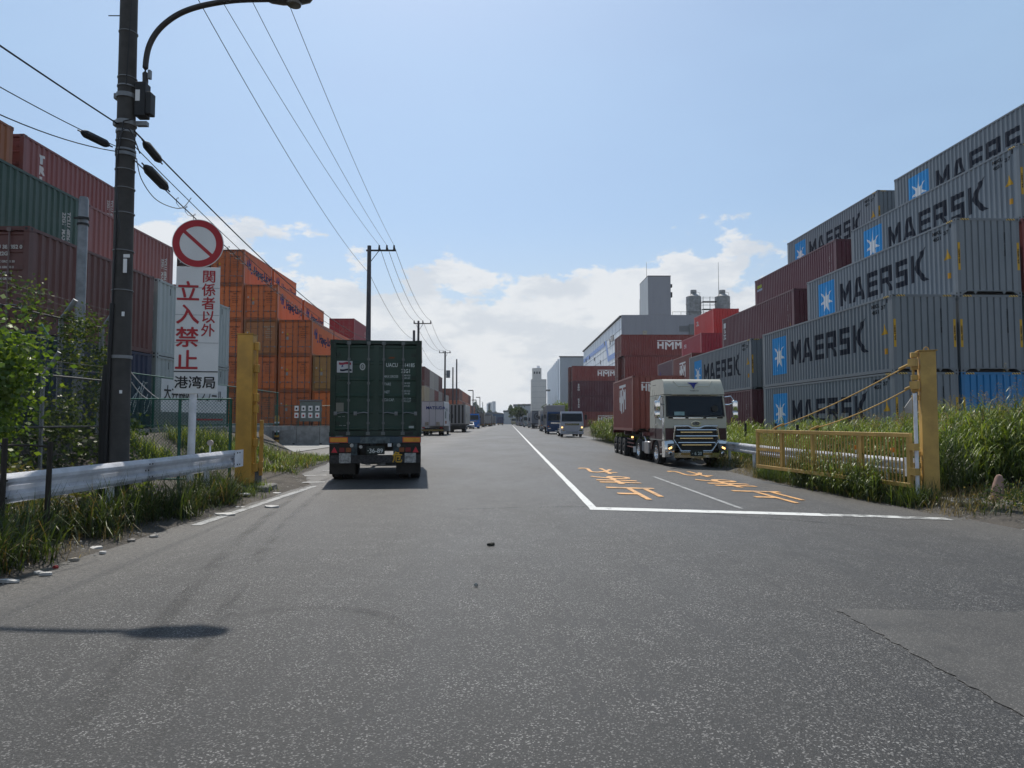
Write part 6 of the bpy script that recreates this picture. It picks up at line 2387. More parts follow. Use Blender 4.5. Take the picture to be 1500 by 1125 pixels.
def big_tractor(loc, rz, label, col, low, detail=True, hl=True, cz=0.0):
    t = empty('truck_tractor', loc, rz, label, 'truck')
    W2 = 1.245
    fx = 0.0
    L = 2.25
    # lower cab
    b = MB()
    prof = [(-L, 1.02), (-L + .3, 1.02), (-.02, 1.02), (0, 1.1), (0, 1.94), (-.10, 2.45), (-.20, 2.84), (-L, 2.84)]
    b.prism(prof, lambda a, c, d: (a, d * (1 if c < 2 else .985), c), -W2, W2).bevel(.06, 3)
    b.build('cab', CLEAN, t, color=col, smooth=True)
    b = MB()
    prof = [(-L, 2.86), (-.13, 2.86), (-.16, 3.0), (-.34, 3.38), (-.50, 3.48), (-1.5, 3.52), (-L, 3.50)]
    b.prism(prof, lambda a, c, d: (a, d * (.985 if c < 3.1 else .955), c), -W2, W2).bevel(.09, 4)
    b.build('roof_fairing', CLEAN, t, color=col, smooth=True)
    if detail:
        rib = [(-.78, 3.40), (-.62, 3.19), (-.16, 3.19), (0, 3.10), (.16, 3.19), (.62, 3.19), (.78, 3.40)]
        MB().tube([(-.13 - (z - 2.95) * .48, y, z) for y, z in rib], .018, 6).build('fairing_rib', CLEAN, t, color=tuple(c * 1.25 for c in col), smooth=True)
        MB().prism([(-.23, 3.34), (.23, 3.34), (.09, 3.26), (0, 3.07), (-.09, 3.26)], lambda a, c, d: (d - .13 - (c - 2.95) * .48, a, c), .02, .032).build('emblem', simple('deep_blue_badge', (0.015, 0.02, 0.20), 0.4), t)
        me = decal('lettering', text2d('TAIKYO', 1, .01), PRINT, lambda a, b_: (-.095 - .02, 0 + a * .10, 3.0 + b_ * .075))
        put('lettering', me, t, color=(0.10, 0.09, 0.07))
    MB().bx(-.16, -.04, -.95, .95, 2.83, 2.90).bevel(.02, 2).build('sun_visor', CLEAN, t, color=tuple(c * .9 for c in col))

    def ws(y, f):
        z = 1.99 + .80 * f
        return (.012 - max(0, z - 1.94) * .205, y, z)
    MB().sheet([[ws(y * (1 - .03 * f), f) for y in (-1.12, -.6, 0, .6, 1.12)] for f in (0, .5, 1)]).build('windscreen', GLASSM, t)
    for y in (-1.15, 1.15):
        MB().tube([ws(y, -.02), ws(y * .985, .5), ws(y * .97, 1.0)], .035, 6).build('pillar_trim', BLACK_P, t)
    if detail:
        MB().bx(.010, .018, -.86, -.45, 2.02, 2.17).build('dash_card', simple('pale_card', (0.25, 0.40, 0.42), 0.5), t)
        for y in (-.5, .0, .5):
            MB().bx(-.19, -.155, y - .18, y + .18, 2.815, 2.85).build('marker_lamp', DARK, t)
        for s in (-1, 1):
            MB().tube([(-L + .02, s * 1.2, 2.87), (-.35, s * 1.2, 2.87)], .02, 5).build('roof_gutter', DARK, t)
            MB().bx(-1.9, -1.35, s * 1.19 - .012, s * 1.19 + .012, 3.02, 3.30).build('fairing_vent', DARK, t)
        pass
        MB().lathe([(.0, .0), (.13, 0), (.13, .02), (0, .02)], 18, 'X', (-.02 + .012, .78, 2.30)).build('driver_mirror', DARK, t)
    # band below the windscreen
    MB().bx(-.03, .03, -1.1, 1.1, 1.90, 1.98).bevel(.015, 2).build('wiper_cowl', DARK, t)
    for y0, y1 in ((-.92, -.42), (-.30, .30), (.42, .85)):
        MB().bx(.02, .045, y0, y1, 1.885, 1.945).bevel(.012, 2).build('chrome_step', CHROME, t)
    for y0, dy in ((-.55, .75), (.45, .65)):
        MB().tube([(.03, y0, 1.97), (.03, y0 + dy * .3, 2.03), (.02, y0 + dy, 2.05)], .012, 5).build('wiper', BLACK_P, t)
    # lower colour panels
    for s in (-1, 1):
        MB().bx(-.02, .014, min(s * .83, s * 1.225), max(s * .83, s * 1.225), 1.06, 1.52).bevel(.01, 1).build('front_panel', CLEAN, t, color=low)
    # grille: chrome outline with bars
    out = [(-.86, 1.60), (-.34, 1.60), (-.16, 1.53), (.16, 1.53), (.34, 1.60), (.86, 1.60), (.92, 1.08), (.88, .98), (.60, .60), (-.60, .60), (-.88, .98), (-.92, 1.08)]
    inn = [(y * .93, 1.09 + (z - 1.09) * .88) for y, z in out]
    b = MB()
    b.sheet([[(.055, y, z) for y, z in out + out[:1]], [(.085, y * .97, 1.09 + (z - 1.09) * .95) for y, z in out + out[:1]], [(.04, y, z) for y, z in inn + inn[:1]]])
    b.build('grille_frame', CHROME, t, smooth=True)
    MB().prism(out, lambda a, c, d: (d, a, c), -.05, .035).build('grille', DARK, t)
    MB().tube([(.06, y, z) for y, z in out[-1:] + out[:]], .028, 6).build('grille_surround', CHROME, t, smooth=True)
    MB().tube([(.075, y, z) for y, z in ((-.92, 1.06), (-.62, .62), (.62, .62), (.92, 1.06))], .035, 8).build('lower_surround', CHROME, t, smooth=True)
    for k, (z, hw) in enumerate(((1.44, .80), (1.20, .83), (.94, .74))):
        pr = [(.03, z + .035), (.10, z + .032), (.115, z), (.08, z - .01), (.03, z - .01)]
        MB().prism(pr, lambda a, c, d: (a, d, c), -hw, hw).build('grille_bar', CHROME, t)
        pr = [(.03, z - .055), (.085, z - .06), (.09, z - .10), (.03, z - .11)]
        MB().prism(pr, lambda a, c, d: (a, d, c), -hw * .80, hw * .80).build('grille_bar', simple('gold_tinted_chrome', (0.50, 0.38, 0.19), 0.2, 1.0, 0.1), t)
    el = [(.19 * math.cos(a), 1.70 + .115 * math.sin(a)) for a in np.linspace(0, 2 * PI, 29)[:-1]]
    MB().prism(el, lambda a, c, d: (d, a, c), .0, .034).bevel(.008, 1).build('badge', CHROME, t, smooth=True)
    el = [(y * .82, 1.70 + (z - 1.70) * .74) for y, z in el]
    MB().prism(el, lambda a, c, d: (d, a, c), .030, .037).build('badge_field', simple('badge_grey', (0.20, 0.20, 0.20), .3), t)
    text_on_x(t, 'UD', .13, .041, 0, 1.70, BLACK_P, None, .02, 1, wx=1.5)
    # bumper and lamps
    b = MB()
    pr = [(-.35, .98), (.03, 1.03), (.07, .90), (.10, .50), (.06, .38), (-.30, .36)]
    for s in (-1, 1):
        bb = MB()
        bb.prism(pr, lambda a, c, d: (a - (abs(d) - .9) * (.28 if abs(d) > 1.1 else 0), d, c), s * .90, s * 1.25)
        bb.bevel(.03, 2)
        bb.build('bumper_corner', CHROME, t, smooth=True)
        lm = MB().prism([(s * .80, .93), (s * 1.16, .90), (s * 1.17, .66), (s * .98, .62), (s * .86, .74)], lambda a, c, d: (d, a, c), .09, .125).bevel(.01, 1).build('headlight', simple('smoked_lamp_glass', (0.10, 0.10, 0.10), 0.08, 0, 0.3, 3, 0, 1.0), t)
        MB().lathe([(0, .13), (.055, .13), (.06, .12)], 14, 'X', (0, s * .98, .80)).build('projector', CHROME, lm)
        MB().prism([(s * 1.01, .80), (s * 1.14, .74), (s * 1.12, .68), (s * 1.0, .74)], lambda a, c, d: (d, a, c), .126, .135).build('indicator', LAMP_ON, lm)
        MB().lathe([(0, .12), (.06, .12), (.085, .10)], 16, 'X', (0, s * 1.06, .52)).build('fog_lamp', CHROME, t, smooth=True)
        MB().lathe([(0, .127), (.05, .127)], 16, 'X', (0, s * 1.06, .52)).build('fog_lens', DARK, t)
        # side windows, door, mirrors, steps
        MB().prism([(-1.25, 2.02), (-.38, 1.86), (-.16, 2.05), (-.26, 2.72), (-1.25, 2.72)], lambda a, c, d: (a, d, c), s * 1.235, s * 1.252).build('side_window', GLASSM, t)
        MB().tube([(-.10, s * 1.25, 1.55), (-.16, s * 1.255, 1.98), (-.42, s * 1.25, 1.84), (-1.28, s * 1.25, 2.05)], .022, 6).build('window_trim', CHROME, t)
        MB().bx(-L + .02, -.10, s * 1.238 - .012, s * 1.238 + .012, 1.06, 1.50).build('side_panel', CLEAN, t, color=low)
        MB().tube([(-1.32, s * 1.256, 1.06), (-1.32, s * 1.256, 2.8)], .008, 4).build('door_seam', BLACK_P, t)
        MB().bx(-1.22, -1.02, s * 1.27 - .02, s * 1.27 + .02, 1.62, 1.67).build('door_handle', CHROME, t)
        MB().bx(-.30, -.02, s * 1.25 - .02, s * 1.25 + .015, 1.05, 1.92).bevel(.01, 1).build('corner_deflector', CHROME, t)
        arc = [(-1.44 + .62 * math.cos(a), .50 + .62 * math.sin(a)) for a in np.linspace(.2, PI - .2, 12)]
        pts = [(-.70, .42)] + arc + [(-2.2, .42), (-2.2, 1.05), (-.70, 1.05)]
        MB().prism(pts[:1] + arc + [(-2.2, .55), (-2.2, 1.05), (-.60, 1.05)], lambda a, c, d: (a, d, c), s * .95, s * 1.235).build('wheel_arch', CLEAN, t, color=low)
        for z in (.45, .72):
            MB().bx(-.68, -.36, s * 1.20 - .06, s * 1.20 + .05, z, z + .05).build('step', ALLOY, t)
        # mirrors
        MB().tube([(-.20, s * 1.20, 2.74), (.05, s * 1.42, 2.78), (.12, s * 1.52, 2.60)], .022, 8).build('mirror_arm', CHROME, t)
        MB().tube([(-.15, s * 1.20, 2.45), (.02, s * 1.34, 2.44), (.10, s * 1.50, 2.50)], .030, 8).build('mirror_arm', CHROME, t)
        MB().bx(.03, .16, s * 1.56 - .12, s * 1.56 + .12, 2.20, 2.60).bevel(.05, 3).build('wing_mirror', CHROME, t, smooth=True)
        MB().bx(.03, .15, s * 1.57 - .11, s * 1.57 + .11, 1.92, 2.18).bevel(.04, 3).build('wing_mirror', CHROME, t, smooth=True)
    MB().bx(.06, .10, -.90, .90, .36, .42).build('bumper_lip', CHROME, t)
    for sx_ in (-.45, .45):
        MB().bx(.092, .106, sx_ - .18 + (.0 if sx_ < 0 else 0), sx_ + .18, .46, .56).build('fog_strip', _mats['gold_tinted_chrome'], t)
    MB().prism([(-.35, .60), (.03, .60), (.09, .55), (.09, .40), (-.3, .38)], lambda a, c, d: (a, d, c), -.90, .90).build('bumper', CHROME, t)
    p = MB().bx(.10, .115, -.25, .25, .42, .66).build('number_plate', simple('green_black_plate', (0.012, 0.022, 0.018), 0.5), t)
    text_on_x(p, '· 6 20', .17, .118, .0, .52, PRINT, (0.55, 0.62, 0.58), .015, 1)
    # chassis, wheels, tanks
    for s in (-1, 1):
        MB().bx(-5.5, -.5, s * .42 - .05, s * .42 + .05, .72, .98).build('frame_rail', UNDER, t)
        wheel(t, -1.44, s * 1.06, .50, .30, CHROME)
        wheel(t, -4.5, s * 1.06, .50, .28, CHROME, dual=True)
        MB().tube([(-4.5 + .60 * math.cos(a), s * .95, .52 + .60 * math.sin(a)) for a in np.linspace(.25, PI - .25, 9)], .03, 6).build('mudguard', ALLOY, t)
    MB().bx(-3.35, -2.65, -1.22, -.62, .38, .92).bevel(.05, 2).build('fuel_tank', ALLOY, t)
    MB().bx(-3.9, -3.45, -1.18, -.62, .45, .88).bevel(.03, 2).build('battery_box', GALV, t)
    MB().cyl((-3.4, .62, .65), (-2.5, .62, .65), .28, seg=18).build('fuel_tank', ALLOY, t)
    MB().bx(-5.2, -2.4, -.5, .5, .985, 1.02).build('deck_plate', simple('chequer_plate', (0.45, 0.42, 0.36), 0.5, 0.6), t)
    MB().bx(-4.9, -4.1, -.45, .45, 1.03, 1.14).build('fifth_wheel', UNDER, t)
    return t


big_tractor((7.40, 27.5, -0.215), R(-86.6), 'cream and maroon tractor unit with a big chrome grille facing the camera', CREAM, DMAR)
tr = trailer((6.97, 38.5, -0.21), -PI / 2, 'maroon three-axle trailer under the brown container with the white logo', 8.6, (0.10, 0.02, 0.025), 1.32, (0.85, 2.15, 3.45), False, rim_mat=simple('dull_dark_rim', (0.06, 0.055, 0.055), .6, .3))
for s in (-1, 1):
    for k in range(3):
        MB().bx(4.2, 5.9, s * 1.1 - .02, s * 1.1 + .02, .55 + k * .18, .60 + k * .18).build('side_guard', simple('maroon_guard', (0.22, 0.07, 0.06), 0.5), tr)
    MB().bx(5.75, 5.80, s * 1.15 - .04, s * 1.15 + .04, 1.0, 1.08).build('side_lamp', LAMP_ON, tr)
    MB().bx(6.15, 6.2, s * 1.0 - .18, s * 1.0 + .18, .35, .62).build('pale_flap', BOARD_W, tr)
container((6.97, 32.2 + L20 / 2, 1.115), -PI / 2, L20, HS, (0.32, 0.086, 0.070), 'reddish brown container with white block logos riding behind the cream cab', 'containers on road trailers', 'hmm', near=2)

# ---- tractor in front of the green trailer (only glimpsed under and beside it)
simple_truck((GX - math.sin(R(7.0)) * 9.0, GY + math.cos(R(7.0)) * 9.0, 0), GR, 'dark tractor pulling the green container, hidden behind it', (0.05, 0.06, 0.08), 2.2, 2.9, 1.9, 5.0, wheels_r=.5, mirrors=False)

# ---- parked trucks on the right
simple_truck((6.2, 68 + 3.2, 0.02), -PI / 2, 'silver flatbed truck with glowing indicators parked facing the camera', (0.62, 0.63, 0.66), 2.25, 2.52, 1.8, 6.4, lit=True)
simple_truck((5.85, 85 + 4.2, 0), -PI / 2, 'deep blue truck with a pale cargo box behind the silver one', (0.012, 0.055, 0.16), 2.3, 2.75, 1.8, 8.4, box=True, box_h=2.65, box_col=(0.40, 0.39, 0.38))
t = trailer((6.25, 150, 0), PI / 2, 'box trailer on the right showing a round black emblem on its grey doors', 9, (0.05, 0.05, 0.06), 1.15, (1.2, 2.5))
MB().bx(0, 12, -1.24, 1.24, 1.155, 3.85).bevel(.03, 1).build('cargo_box', CLEAN, t, color=(0.17, 0.19, 0.23))
b = MB()
b.sheet([[(-.02, r * math.cos(a), 2.65 + r * math.sin(a)) for a in np.linspace(0, 2 * PI, 29)] for r in (.64, .80)])
b.build('emblem_ring', BLACK_P, t)
for q in range(3):
    MB().box((-.025, .22 * math.cos(q * 2.1), 2.65 + .22 * math.sin(q * 2.1)), (.01, .30, .42), Matrix.Rotation(q * 2.1, 4, 'X')).build('emblem_mark', BLACK_P, t)
MB().bx(-.03, 0, -1.24, 1.24, 3.72, 3.86).build('rear_header', CLEAN, t, color=(0.05, 0.05, 0.06))
simple_truck((5.3, 196, 0), -PI / 2, 'pale truck facing the camera beyond the emblem trailer', (0.30, 0.36, 0.36), 2.4, 3.0, 1.9, 9, box=True, box_h=2.3, box_col=(0.3, 0.3, 0.3))
simple_truck((4.9, 228, 0), -PI / 2, 'small grey truck farther back in the right row', (0.25, 0.27, 0.33), 2.3, 2.5, 1.8, 8, box=True, box_h=2.1, box_col=(0.30, 0.30, 0.34))
simple_truck((4.2, 262, 0), -PI / 2, 'dim truck with a grey box near the end of the right row', (0.2, 0.2, 0.24), 2.4, 3.0, 1.8, 9, box=True, box_h=2.3, box_col=(0.22, 0.23, 0.26))
simple_truck((3.4, 292, 0), -PI / 2 - .3, 'yellowish tipper truck pulling out at the far end of the road', (0.38, 0.34, 0.18), 2.4, 2.9, 2.2, 8, box=True, box_h=1.9, box_col=(0.22, 0.20, 0.15))

for (x, y, c, w, hh, bc, lab) in ((6.1, 112, (0.20, 0.22, 0.25), 2.2, 2.3, (0.42, 0.42, 0.42), 'grey box truck half hidden behind the deep blue one'),
                                  (5.9, 172, (0.34, 0.35, 0.36), 2.4, 2.6, (0.35, 0.36, 0.38), 'light grey truck just behind the emblem trailer'),
                                  (4.6, 245, (0.30, 0.30, 0.33), 2.3, 2.2, (0.38, 0.38, 0.40), 'pale van-bodied truck deep in the right row'),
                                  (4.0, 278, (0.10, 0.14, 0.22), 2.3, 2.2, (0.16, 0.18, 0.22), 'dark blue-grey truck before the tipper at the far right')):
    simple_truck((x, y, 0), -PI / 2, lab, c, w, 2.7, 1.8, 8, box=True, box_h=hh, box_col=bc, rib=False)

# ---- parked trucks on the left
t = simple_truck((-8.42, 77 + 4.5, 0), PI / 2, 'white box truck with dark blue lettering on its rear doors', (0.5, 0.5, 0.5), 2.44, 2.8, 1.8, 9.0, box=True, box_h=2.75, box_col=(0.68, 0.69, 0.71), box_z=1.05, rib=False, name='box_truck')
text_on_x(t, 'MATSUDA', .46, -4.5 - .045, -.35, 3.05, PRINT, (0.02, 0.04, 0.20), .03, -1)
text_on_y(t, 'MATSUDA', .5, -.8, -1.245, 2.9, PRINT, (0.20, 0.23, 0.24), .02)
MB().bx(-2.8, -.9, -1.258, -1.245, 1.3, 1.62).build('orange_panel', simple('dull_orange_board', (0.33, 0.12, 0.06), 0.6), t)
MB().bx(-2.9, -1.5, -1.255, -1.243, 1.9, 2.7).build('side_print', simple('grey_green_print', (0.20, 0.24, 0.22), 0.6), t)
for s in (-.62, .62):
    MB().bx(-4.56, -4.52, s - .2, s + .2, 1.12, 1.5).build('tail_gear', simple('beige_gear', (0.40, 0.36, 0.28), 0.7, 0, .5, 8), t)
t = trailer((-7.4, 100, 0), PI / 2, 'ribbed silver box trailer with four lock bars behind the white box truck', 10, (0.05, 0.05, 0.05), 1.15, (1.0, 2.3))
MB().bx(0, 11.5, -1.22, 1.22, 1.155, 4.0).bevel(.03, 1).build('cargo_box', CLEAN, t, color=(0.42, 0.40, 0.36))
for k in range(5):
    y = -1.05 + k * .525
    MB().bx(-.035, -.002, y - .10, y + .10, 1.3, 3.95).build('door_strip', CLEAN, t, color=(0.34, 0.35, 0.36))
    MB().bx(-.03, -.002, y + .12, y + .38, 1.3, 3.95).build('door_groove', UNDER, t) if k < 4 else None
MB().bx(-.04, .03, -1.2, 1.2, 3.9, 4.03).build('rear_header', CLEAN, t, color=(0.35, 0.32, 0.27))
MB().bx(-.02, .05, -1.15, 1.15, .5, .95).build('underrun_bar', UNDER, t)
simple_truck((-7.5, 153, 0), PI / 2 + PI, 'bright blue truck cab facing the camera in the left row', (0.02, 0.19, 0.62), 2.3, 3.2, 2.4, 6, box=True, box_h=1.8, box_col=(0.02, 0.16, 0.5))


def small_car(loc, rz, label, col):
    t = empty('car', loc, rz, label, 'car')
    prof = [(-2.0, .35), (2.0, .35), (2.05, .6), (1.95, .82), (1.1, .95), (.45, 1.42), (-1.2, 1.46), (-1.85, 1.0), (-2.05, .9)]
    MB().prism(prof, lambda a, c, d: (a, d * (1 if c < .98 else .82), c), -.82, .82).bevel(.06, 2).build('body', CLEAN, t, color=col, smooth=True)
    MB().sheet([[(1.12, y, .98) for y in (-.7, 0, .7)], [(.50, y * .88, 1.40) for y in (-.7, 0, .7)]]).build('windscreen', GLASSM, t)
    for s in (-1, 1):
        MB().bx(1.93, 2.04, s * .62 - .14, s * .62 + .14, .62, .76).build('headlight', CHROME, t)
        for x in (-1.3, 1.3):
            wheel(t, x, s * .72, .32, .2)
    MB().bx(2.0, 2.07, -.4, .4, .45, .62).build('grille', DARK, t)
    return t


small_car((-7.95, 144, 0), -PI / 2, 'small white car parked nose-out in front of the bright blue cab', (0.55, 0.56, 0.57))
for (x, y, col, w, hh, lab) in ((-7.9, 168 + 20, (0.22, 0.20, 0.18), 2.4, 2.9, 'grey-brown trailer rear next to the bright blue cab'),
                                (-6.6, 228, (0.26, 0.25, 0.24), 2.5, 2.9, 'pale grey trailer rear farther along the left row'),
                                (-6.3, 262, (0.20, 0.20, 0.21), 2.5, 2.6, 'darker grey trailer rear second from the end of the left row'),
                                (-7.0, 300, (0.25, 0.26, 0.30), 2.5, 2.5, 'hazy grey trailer at the far end of the left row')):
    simple_truck((x, y + 5, 0), PI / 2, lab, (0.2, 0.2, 0.2), w, 2.7, 1.8, 10, box=True, box_h=hh, box_col=col, rib=False, mirrors=False)
for (x, y, c, w, hh, bc, lab) in ((-6.9, 215, (0.3, 0.3, 0.3), 2.4, 2.4, (0.45, 0.45, 0.45), 'white-backed truck between the two grey trailer rears'),):
    simple_truck((x, y + 4, 0), PI / 2, lab, c, w, 2.7, 1.8, 8, box=True, box_h=hh, box_col=bc, rib=False, mirrors=False)
simple_truck((-3.4, 290, 0), PI / 2, 'dark blue truck driving away in the left lane far ahead', (0.02, 0.035, 0.12), 2.45, 2.8, 1.9, 9, box=True, box_h=2.3, box_col=(0.02, 0.035, 0.12), rib=False)

# ================================================================== VEGETATION
G1 = [(0.048, 0.080, 0.022), (0.066, 0.102, 0.028), (0.085, 0.120, 0.034), (0.044, 0.066, 0.022)]
G2 = [(0.15, 0.225, 0.040), (0.19, 0.265, 0.055), (0.105, 0.165, 0.034), (0.21, 0.25, 0.07)]
GD_ = [(0.022, 0.040, 0.013), (0.032, 0.056, 0.017), (0.042, 0.068, 0.021)]
DRY = [(0.21, 0.165, 0.085), (0.27, 0.22, 0.13), (0.15, 0.115, 0.065), (0.10, 0.085, 0.05)]


def clumpy(n, x0, x1, y0, y1, nc, sd):
    c = np.column_stack([rng.uniform(x0, x1, nc), rng.uniform(y0, y1, nc)])
    p = c[rng.integers(0, nc, n)] + rng.normal(0, sd, (n, 2))
    return p


def reeds(name, stems, hmin, hmax, cols, label, leaf_len=(0.45, 0.95), wid=(0.018, 0.032), per=9, seed_heads=True, z=None, seedk=0.25):
    n = len(stems)
    z0 = ground_z(stems[:, 0], stems[:, 1]) if z is None else z
    H = rng.uniform(hmin, hmax, n) * rng.uniform(0.75, 1.0, n)
    tilt = rng.normal(0, .10, (n, 2))
    B, AZ, EL, LN, WD, DR = [], [], [], [], [], []
    # stems
    B.append(np.column_stack([stems, z0 - .02]))
    AZ.append(np.arctan2(tilt[:, 1], tilt[:, 0]))
    EL.append(PI / 2 - np.hypot(tilt[:, 0], tilt[:, 1]))
    LN.append(H)
    WD.append(np.full(n, .012))
    DR.append(np.full(n, .02))
    for k in range(per):
        f = (k + rng.uniform(.2, .9, n)) / (per + .3)
        f = .12 + .86 * f
        B.append(np.column_stack([stems[:, 0] + tilt[:, 0] * H * f, stems[:, 1] + tilt[:, 1] * H * f, z0 + H * f * .98]))
        AZ.append(rng.uniform(0, 2 * PI, n))
        EL.append(rng.uniform(R(38), R(78), n))
        LN.append(rng.uniform(*leaf_len, n) * (1.05 - .45 * np.abs(f - .45)))
        WD.append(rng.uniform(*wid, n))
        DR.append(rng.uniform(.25, .75, n))
    B = np.concatenate(B)
    N_ = len(B)
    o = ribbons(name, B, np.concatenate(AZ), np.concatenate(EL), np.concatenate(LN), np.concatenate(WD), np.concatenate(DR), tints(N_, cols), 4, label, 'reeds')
    if seed_heads:
        idx = np.where(H > np.quantile(H, 1 - seedk))[0]
        C = []
        for i in idx:
            top = np.array([stems[i, 0] + tilt[i, 0] * H[i], stems[i, 1] + tilt[i, 1] * H[i], z0[i] + H[i]])
            m = 34
            f = rng.uniform(0, 1, m)
            r = .10 * (1 - f) + .01
            a = rng.uniform(0, 2 * PI, m)
            C.append(top + np.column_stack([np.cos(a) * r, np.sin(a) * r, f * .34 - .02]))
        C = np.concatenate(C)
        leaves('seed_heads', C, rng.uniform(.012, .028, len(C)), tints(len(C), [(0.20, 0.15, 0.11), (0.26, 0.21, 0.15), (0.14, 0.12, 0.07)]),
               None, None, 'stuff', parent=o)
    return o


# right: tall reeds behind the gate and beyond the post
p = np.column_stack([rng.uniform(9.1, 13.2, 2100), rng.uniform(15.4, 30, 2100)])
p = p[p[:, 0] > 9.15 + .03 * (p[:, 1] - 15)]
reeds('tall_reeds', p, 0.9, 1.35, G2, 'bright green reed bed between the swing gate and the grey containers', per=8, seedk=.05)
p = np.column_stack([rng.uniform(9.2, 13.0, 1100), rng.uniform(30, 52, 1100)])
reeds('tall_reeds', p, 0.8, 1.3, G2, 'bright green reed bed behind the cream tractor', per=7, wid=(.03, .05), seedk=.0, seed_heads=False)
p = np.column_stack([rng.uniform(9.5, 13.9, 2200), rng.uniform(16.0, 21.5, 2200)])
reeds('tall_reeds', p, 1.0, 1.62, G1[:2] + G2, 'tall arching reeds with pale seed heads right of the ochre gate post', (0.6, 1.15), (.018, .034), 10, True, seedk=.07)
p = np.column_stack([rng.uniform(11.0, 12.6, 18), rng.uniform(16.2, 17.5, 18)])
reeds('tall_reeds', p, 1.9, 2.45, G1, 'few reed stems with feathery heads standing above the rest before the blue container', (0.5, 0.9), (.016, .028), 7, True, seedk=.9)
# weeds under and before the gate
p = clumpy(9000, 7.75, 8.35, 13.9, 22.5, 60, .16)
p = p[p[:, 0] > redge(p[:, 1]) + .02]
grass('verge_weeds', p, rng.uniform(.18, .62, len(p)), rng.uniform(.007, .016, len(p)), G1 + GD_ + G2[:1], 'mixed green weeds sprouting along the foot of the swing gate', 'weeds', .5)
p = clumpy(5200, 7.85, 8.15, 14.9, 19.2, 26, .14)
reeds('verge_reeds', p[:260], .55, 1.15, G1 + G2, 'bushy weeds growing up through the gate bars', (.25, .55), (.014, .028), 9, False)
p = clumpy(6500, 7.7, 9.2, 12.6, 25, 60, .26)
p = p[p[:, 0] > redge(p[:, 1]) - .12]
grass('dry_grass', p, rng.uniform(.15, .45, len(p)), rng.uniform(.005, .011, len(p)), DRY, 'flattened straw-coloured grass along the right road edge', 'grass', 1.0, .3)
p = clumpy(7000, 8.3, 9.6, 24.5, 60, 60, .3)
p = p[p[:, 0] > redge(p[:, 1]) + .05]
grass('verge_weeds', p, rng.uniform(.2, .6, len(p)), rng.uniform(.014, .028, len(p)), DRY + G1, 'half dry weeds under the guardrail beside the cream tractor', 'weeds', .6)
# dark bush in the gate weeds
c = np.concatenate([rng.normal(0, 1, (420, 3)) * (.10, .12, .15) + (7.98, 15.3, .22), rng.normal(0, 1, (380, 3)) * (.10, .12, .13) + (7.92, 16.1, .18), rng.normal(0, 1, (700, 3)) * (.15, .9, .10) + (7.95, 17.4, .12)])
leaves('small_bush', c[c[:, 2] > -.1], rng.uniform(.03, .07, (c[:, 2] > -.1).sum()), tints((c[:, 2] > -.1).sum(), GD_), 'small dark leafy bush at the gate foot near the post', 'bush', None)
# right foreground verge
p = clumpy(12000, 8.5, 13.5, 9.0, 15.4, 90, .28)
p = p[(np.abs(p[:, 0] - 9.2) > .75) | (p[:, 1] < 12.6)]
p = p[p[:, 0] > redge(p[:, 1]) + .15 + .1 * np.sin(p[:, 1] * 3)]
grass('verge_weeds', p, rng.uniform(.12, .5, len(p)), rng.uniform(.006, .016, len(p)), G1 + GD_ + DRY[:2], 'ragged roadside weeds around the concrete marker stump', 'weeds', .55)
c = rng.normal(0, 1, (7000, 3)) * (.8, .7, .12) + (9.8, 11.6, .20)
m = (c[:, 0] > redge(c[:, 1]) + .2) & (c[:, 2] > .05)
leaves('ground_cover', c[m], rng.uniform(.02, .05, m.sum()), tints(m.sum(), GD_ + G1 + DRY[:1]), 'low leafy creepers at the right road edge', 'weeds', 'stuff')
for bx_, by_, lab in ((9.55, 15.0, 'feathery dark green shrub right of the gate post'), (11.2, 14.4, 'feathery dark shrub behind the marker stump')):
    n = 520
    a = rng.uniform(0, 2 * PI, n)
    base = np.column_stack([bx_ + rng.normal(0, .18, n), by_ + rng.normal(0, .16, n), rng.uniform(.15, .95, n)])
    ribbons('feathery_shrub', base, a, rng.uniform(.6, 1.4, n), rng.uniform(.25, .6, n), rng.uniform(.006, .014, n), rng.uniform(.0, .3, n), tints(n, GD_ + G1[:1]), 3, lab, 'shrub', None)
# marker stump
t = empty('marker_stump', (9.72, 13.9, 0.03), .1, 'leaning pinkish concrete marker stump among weeds on the right verge', 'marker')
b = MB().lathe([(.11, -.1), (.11, .12), (.095, .28), (.075, .40), (.05, .47), (.0, .49)], 14, 'Z')
o = b.build('stump', simple('pinkish_concrete', (0.30, 0.19, 0.15), 0.9, 0, .35, 8, .6), t, smooth=True)
o.rotation_euler = (0, R(10), 0)
# clump between the trailer and the silver truck
p = np.column_stack([rng.uniform(7.3, 10.2, 900), rng.uniform(47, 62, 900)])
reeds('roadside_reeds', p, 1.0, 2.0, G1 + G2 + DRY[2:3], 'tall weeds between the silver truck and the brown container trailer', (.6, 1.1), (.03, .055), 9, True, z=np.full(900, 0.0), seedk=.06)

# left verge grass in front of the guardrail
p = clumpy(6600, -6.1, -5.15, 6.2, 13.8, 46, .13)
p = p[(p[:, 0] < -5.03)]
grass('verge_grass', p, rng.uniform(.2, .85, len(p)), rng.uniform(.008, .017, len(p)), GD_ + G1 + DRY[2:3], 'long dark green grass tufts in front of the left guardrail', 'grass', .42, .35)
p = clumpy(3600, -6.6, -5.05, 4.0, 14.5, 60, .22)
p = p[(p[:, 0] < -4.92)]
grass('dry_grass', p, rng.uniform(.08, .26, len(p)), rng.uniform(.004, .009, len(p)), DRY, 'short dead grass and straw at the left road edge', 'grass', .9)
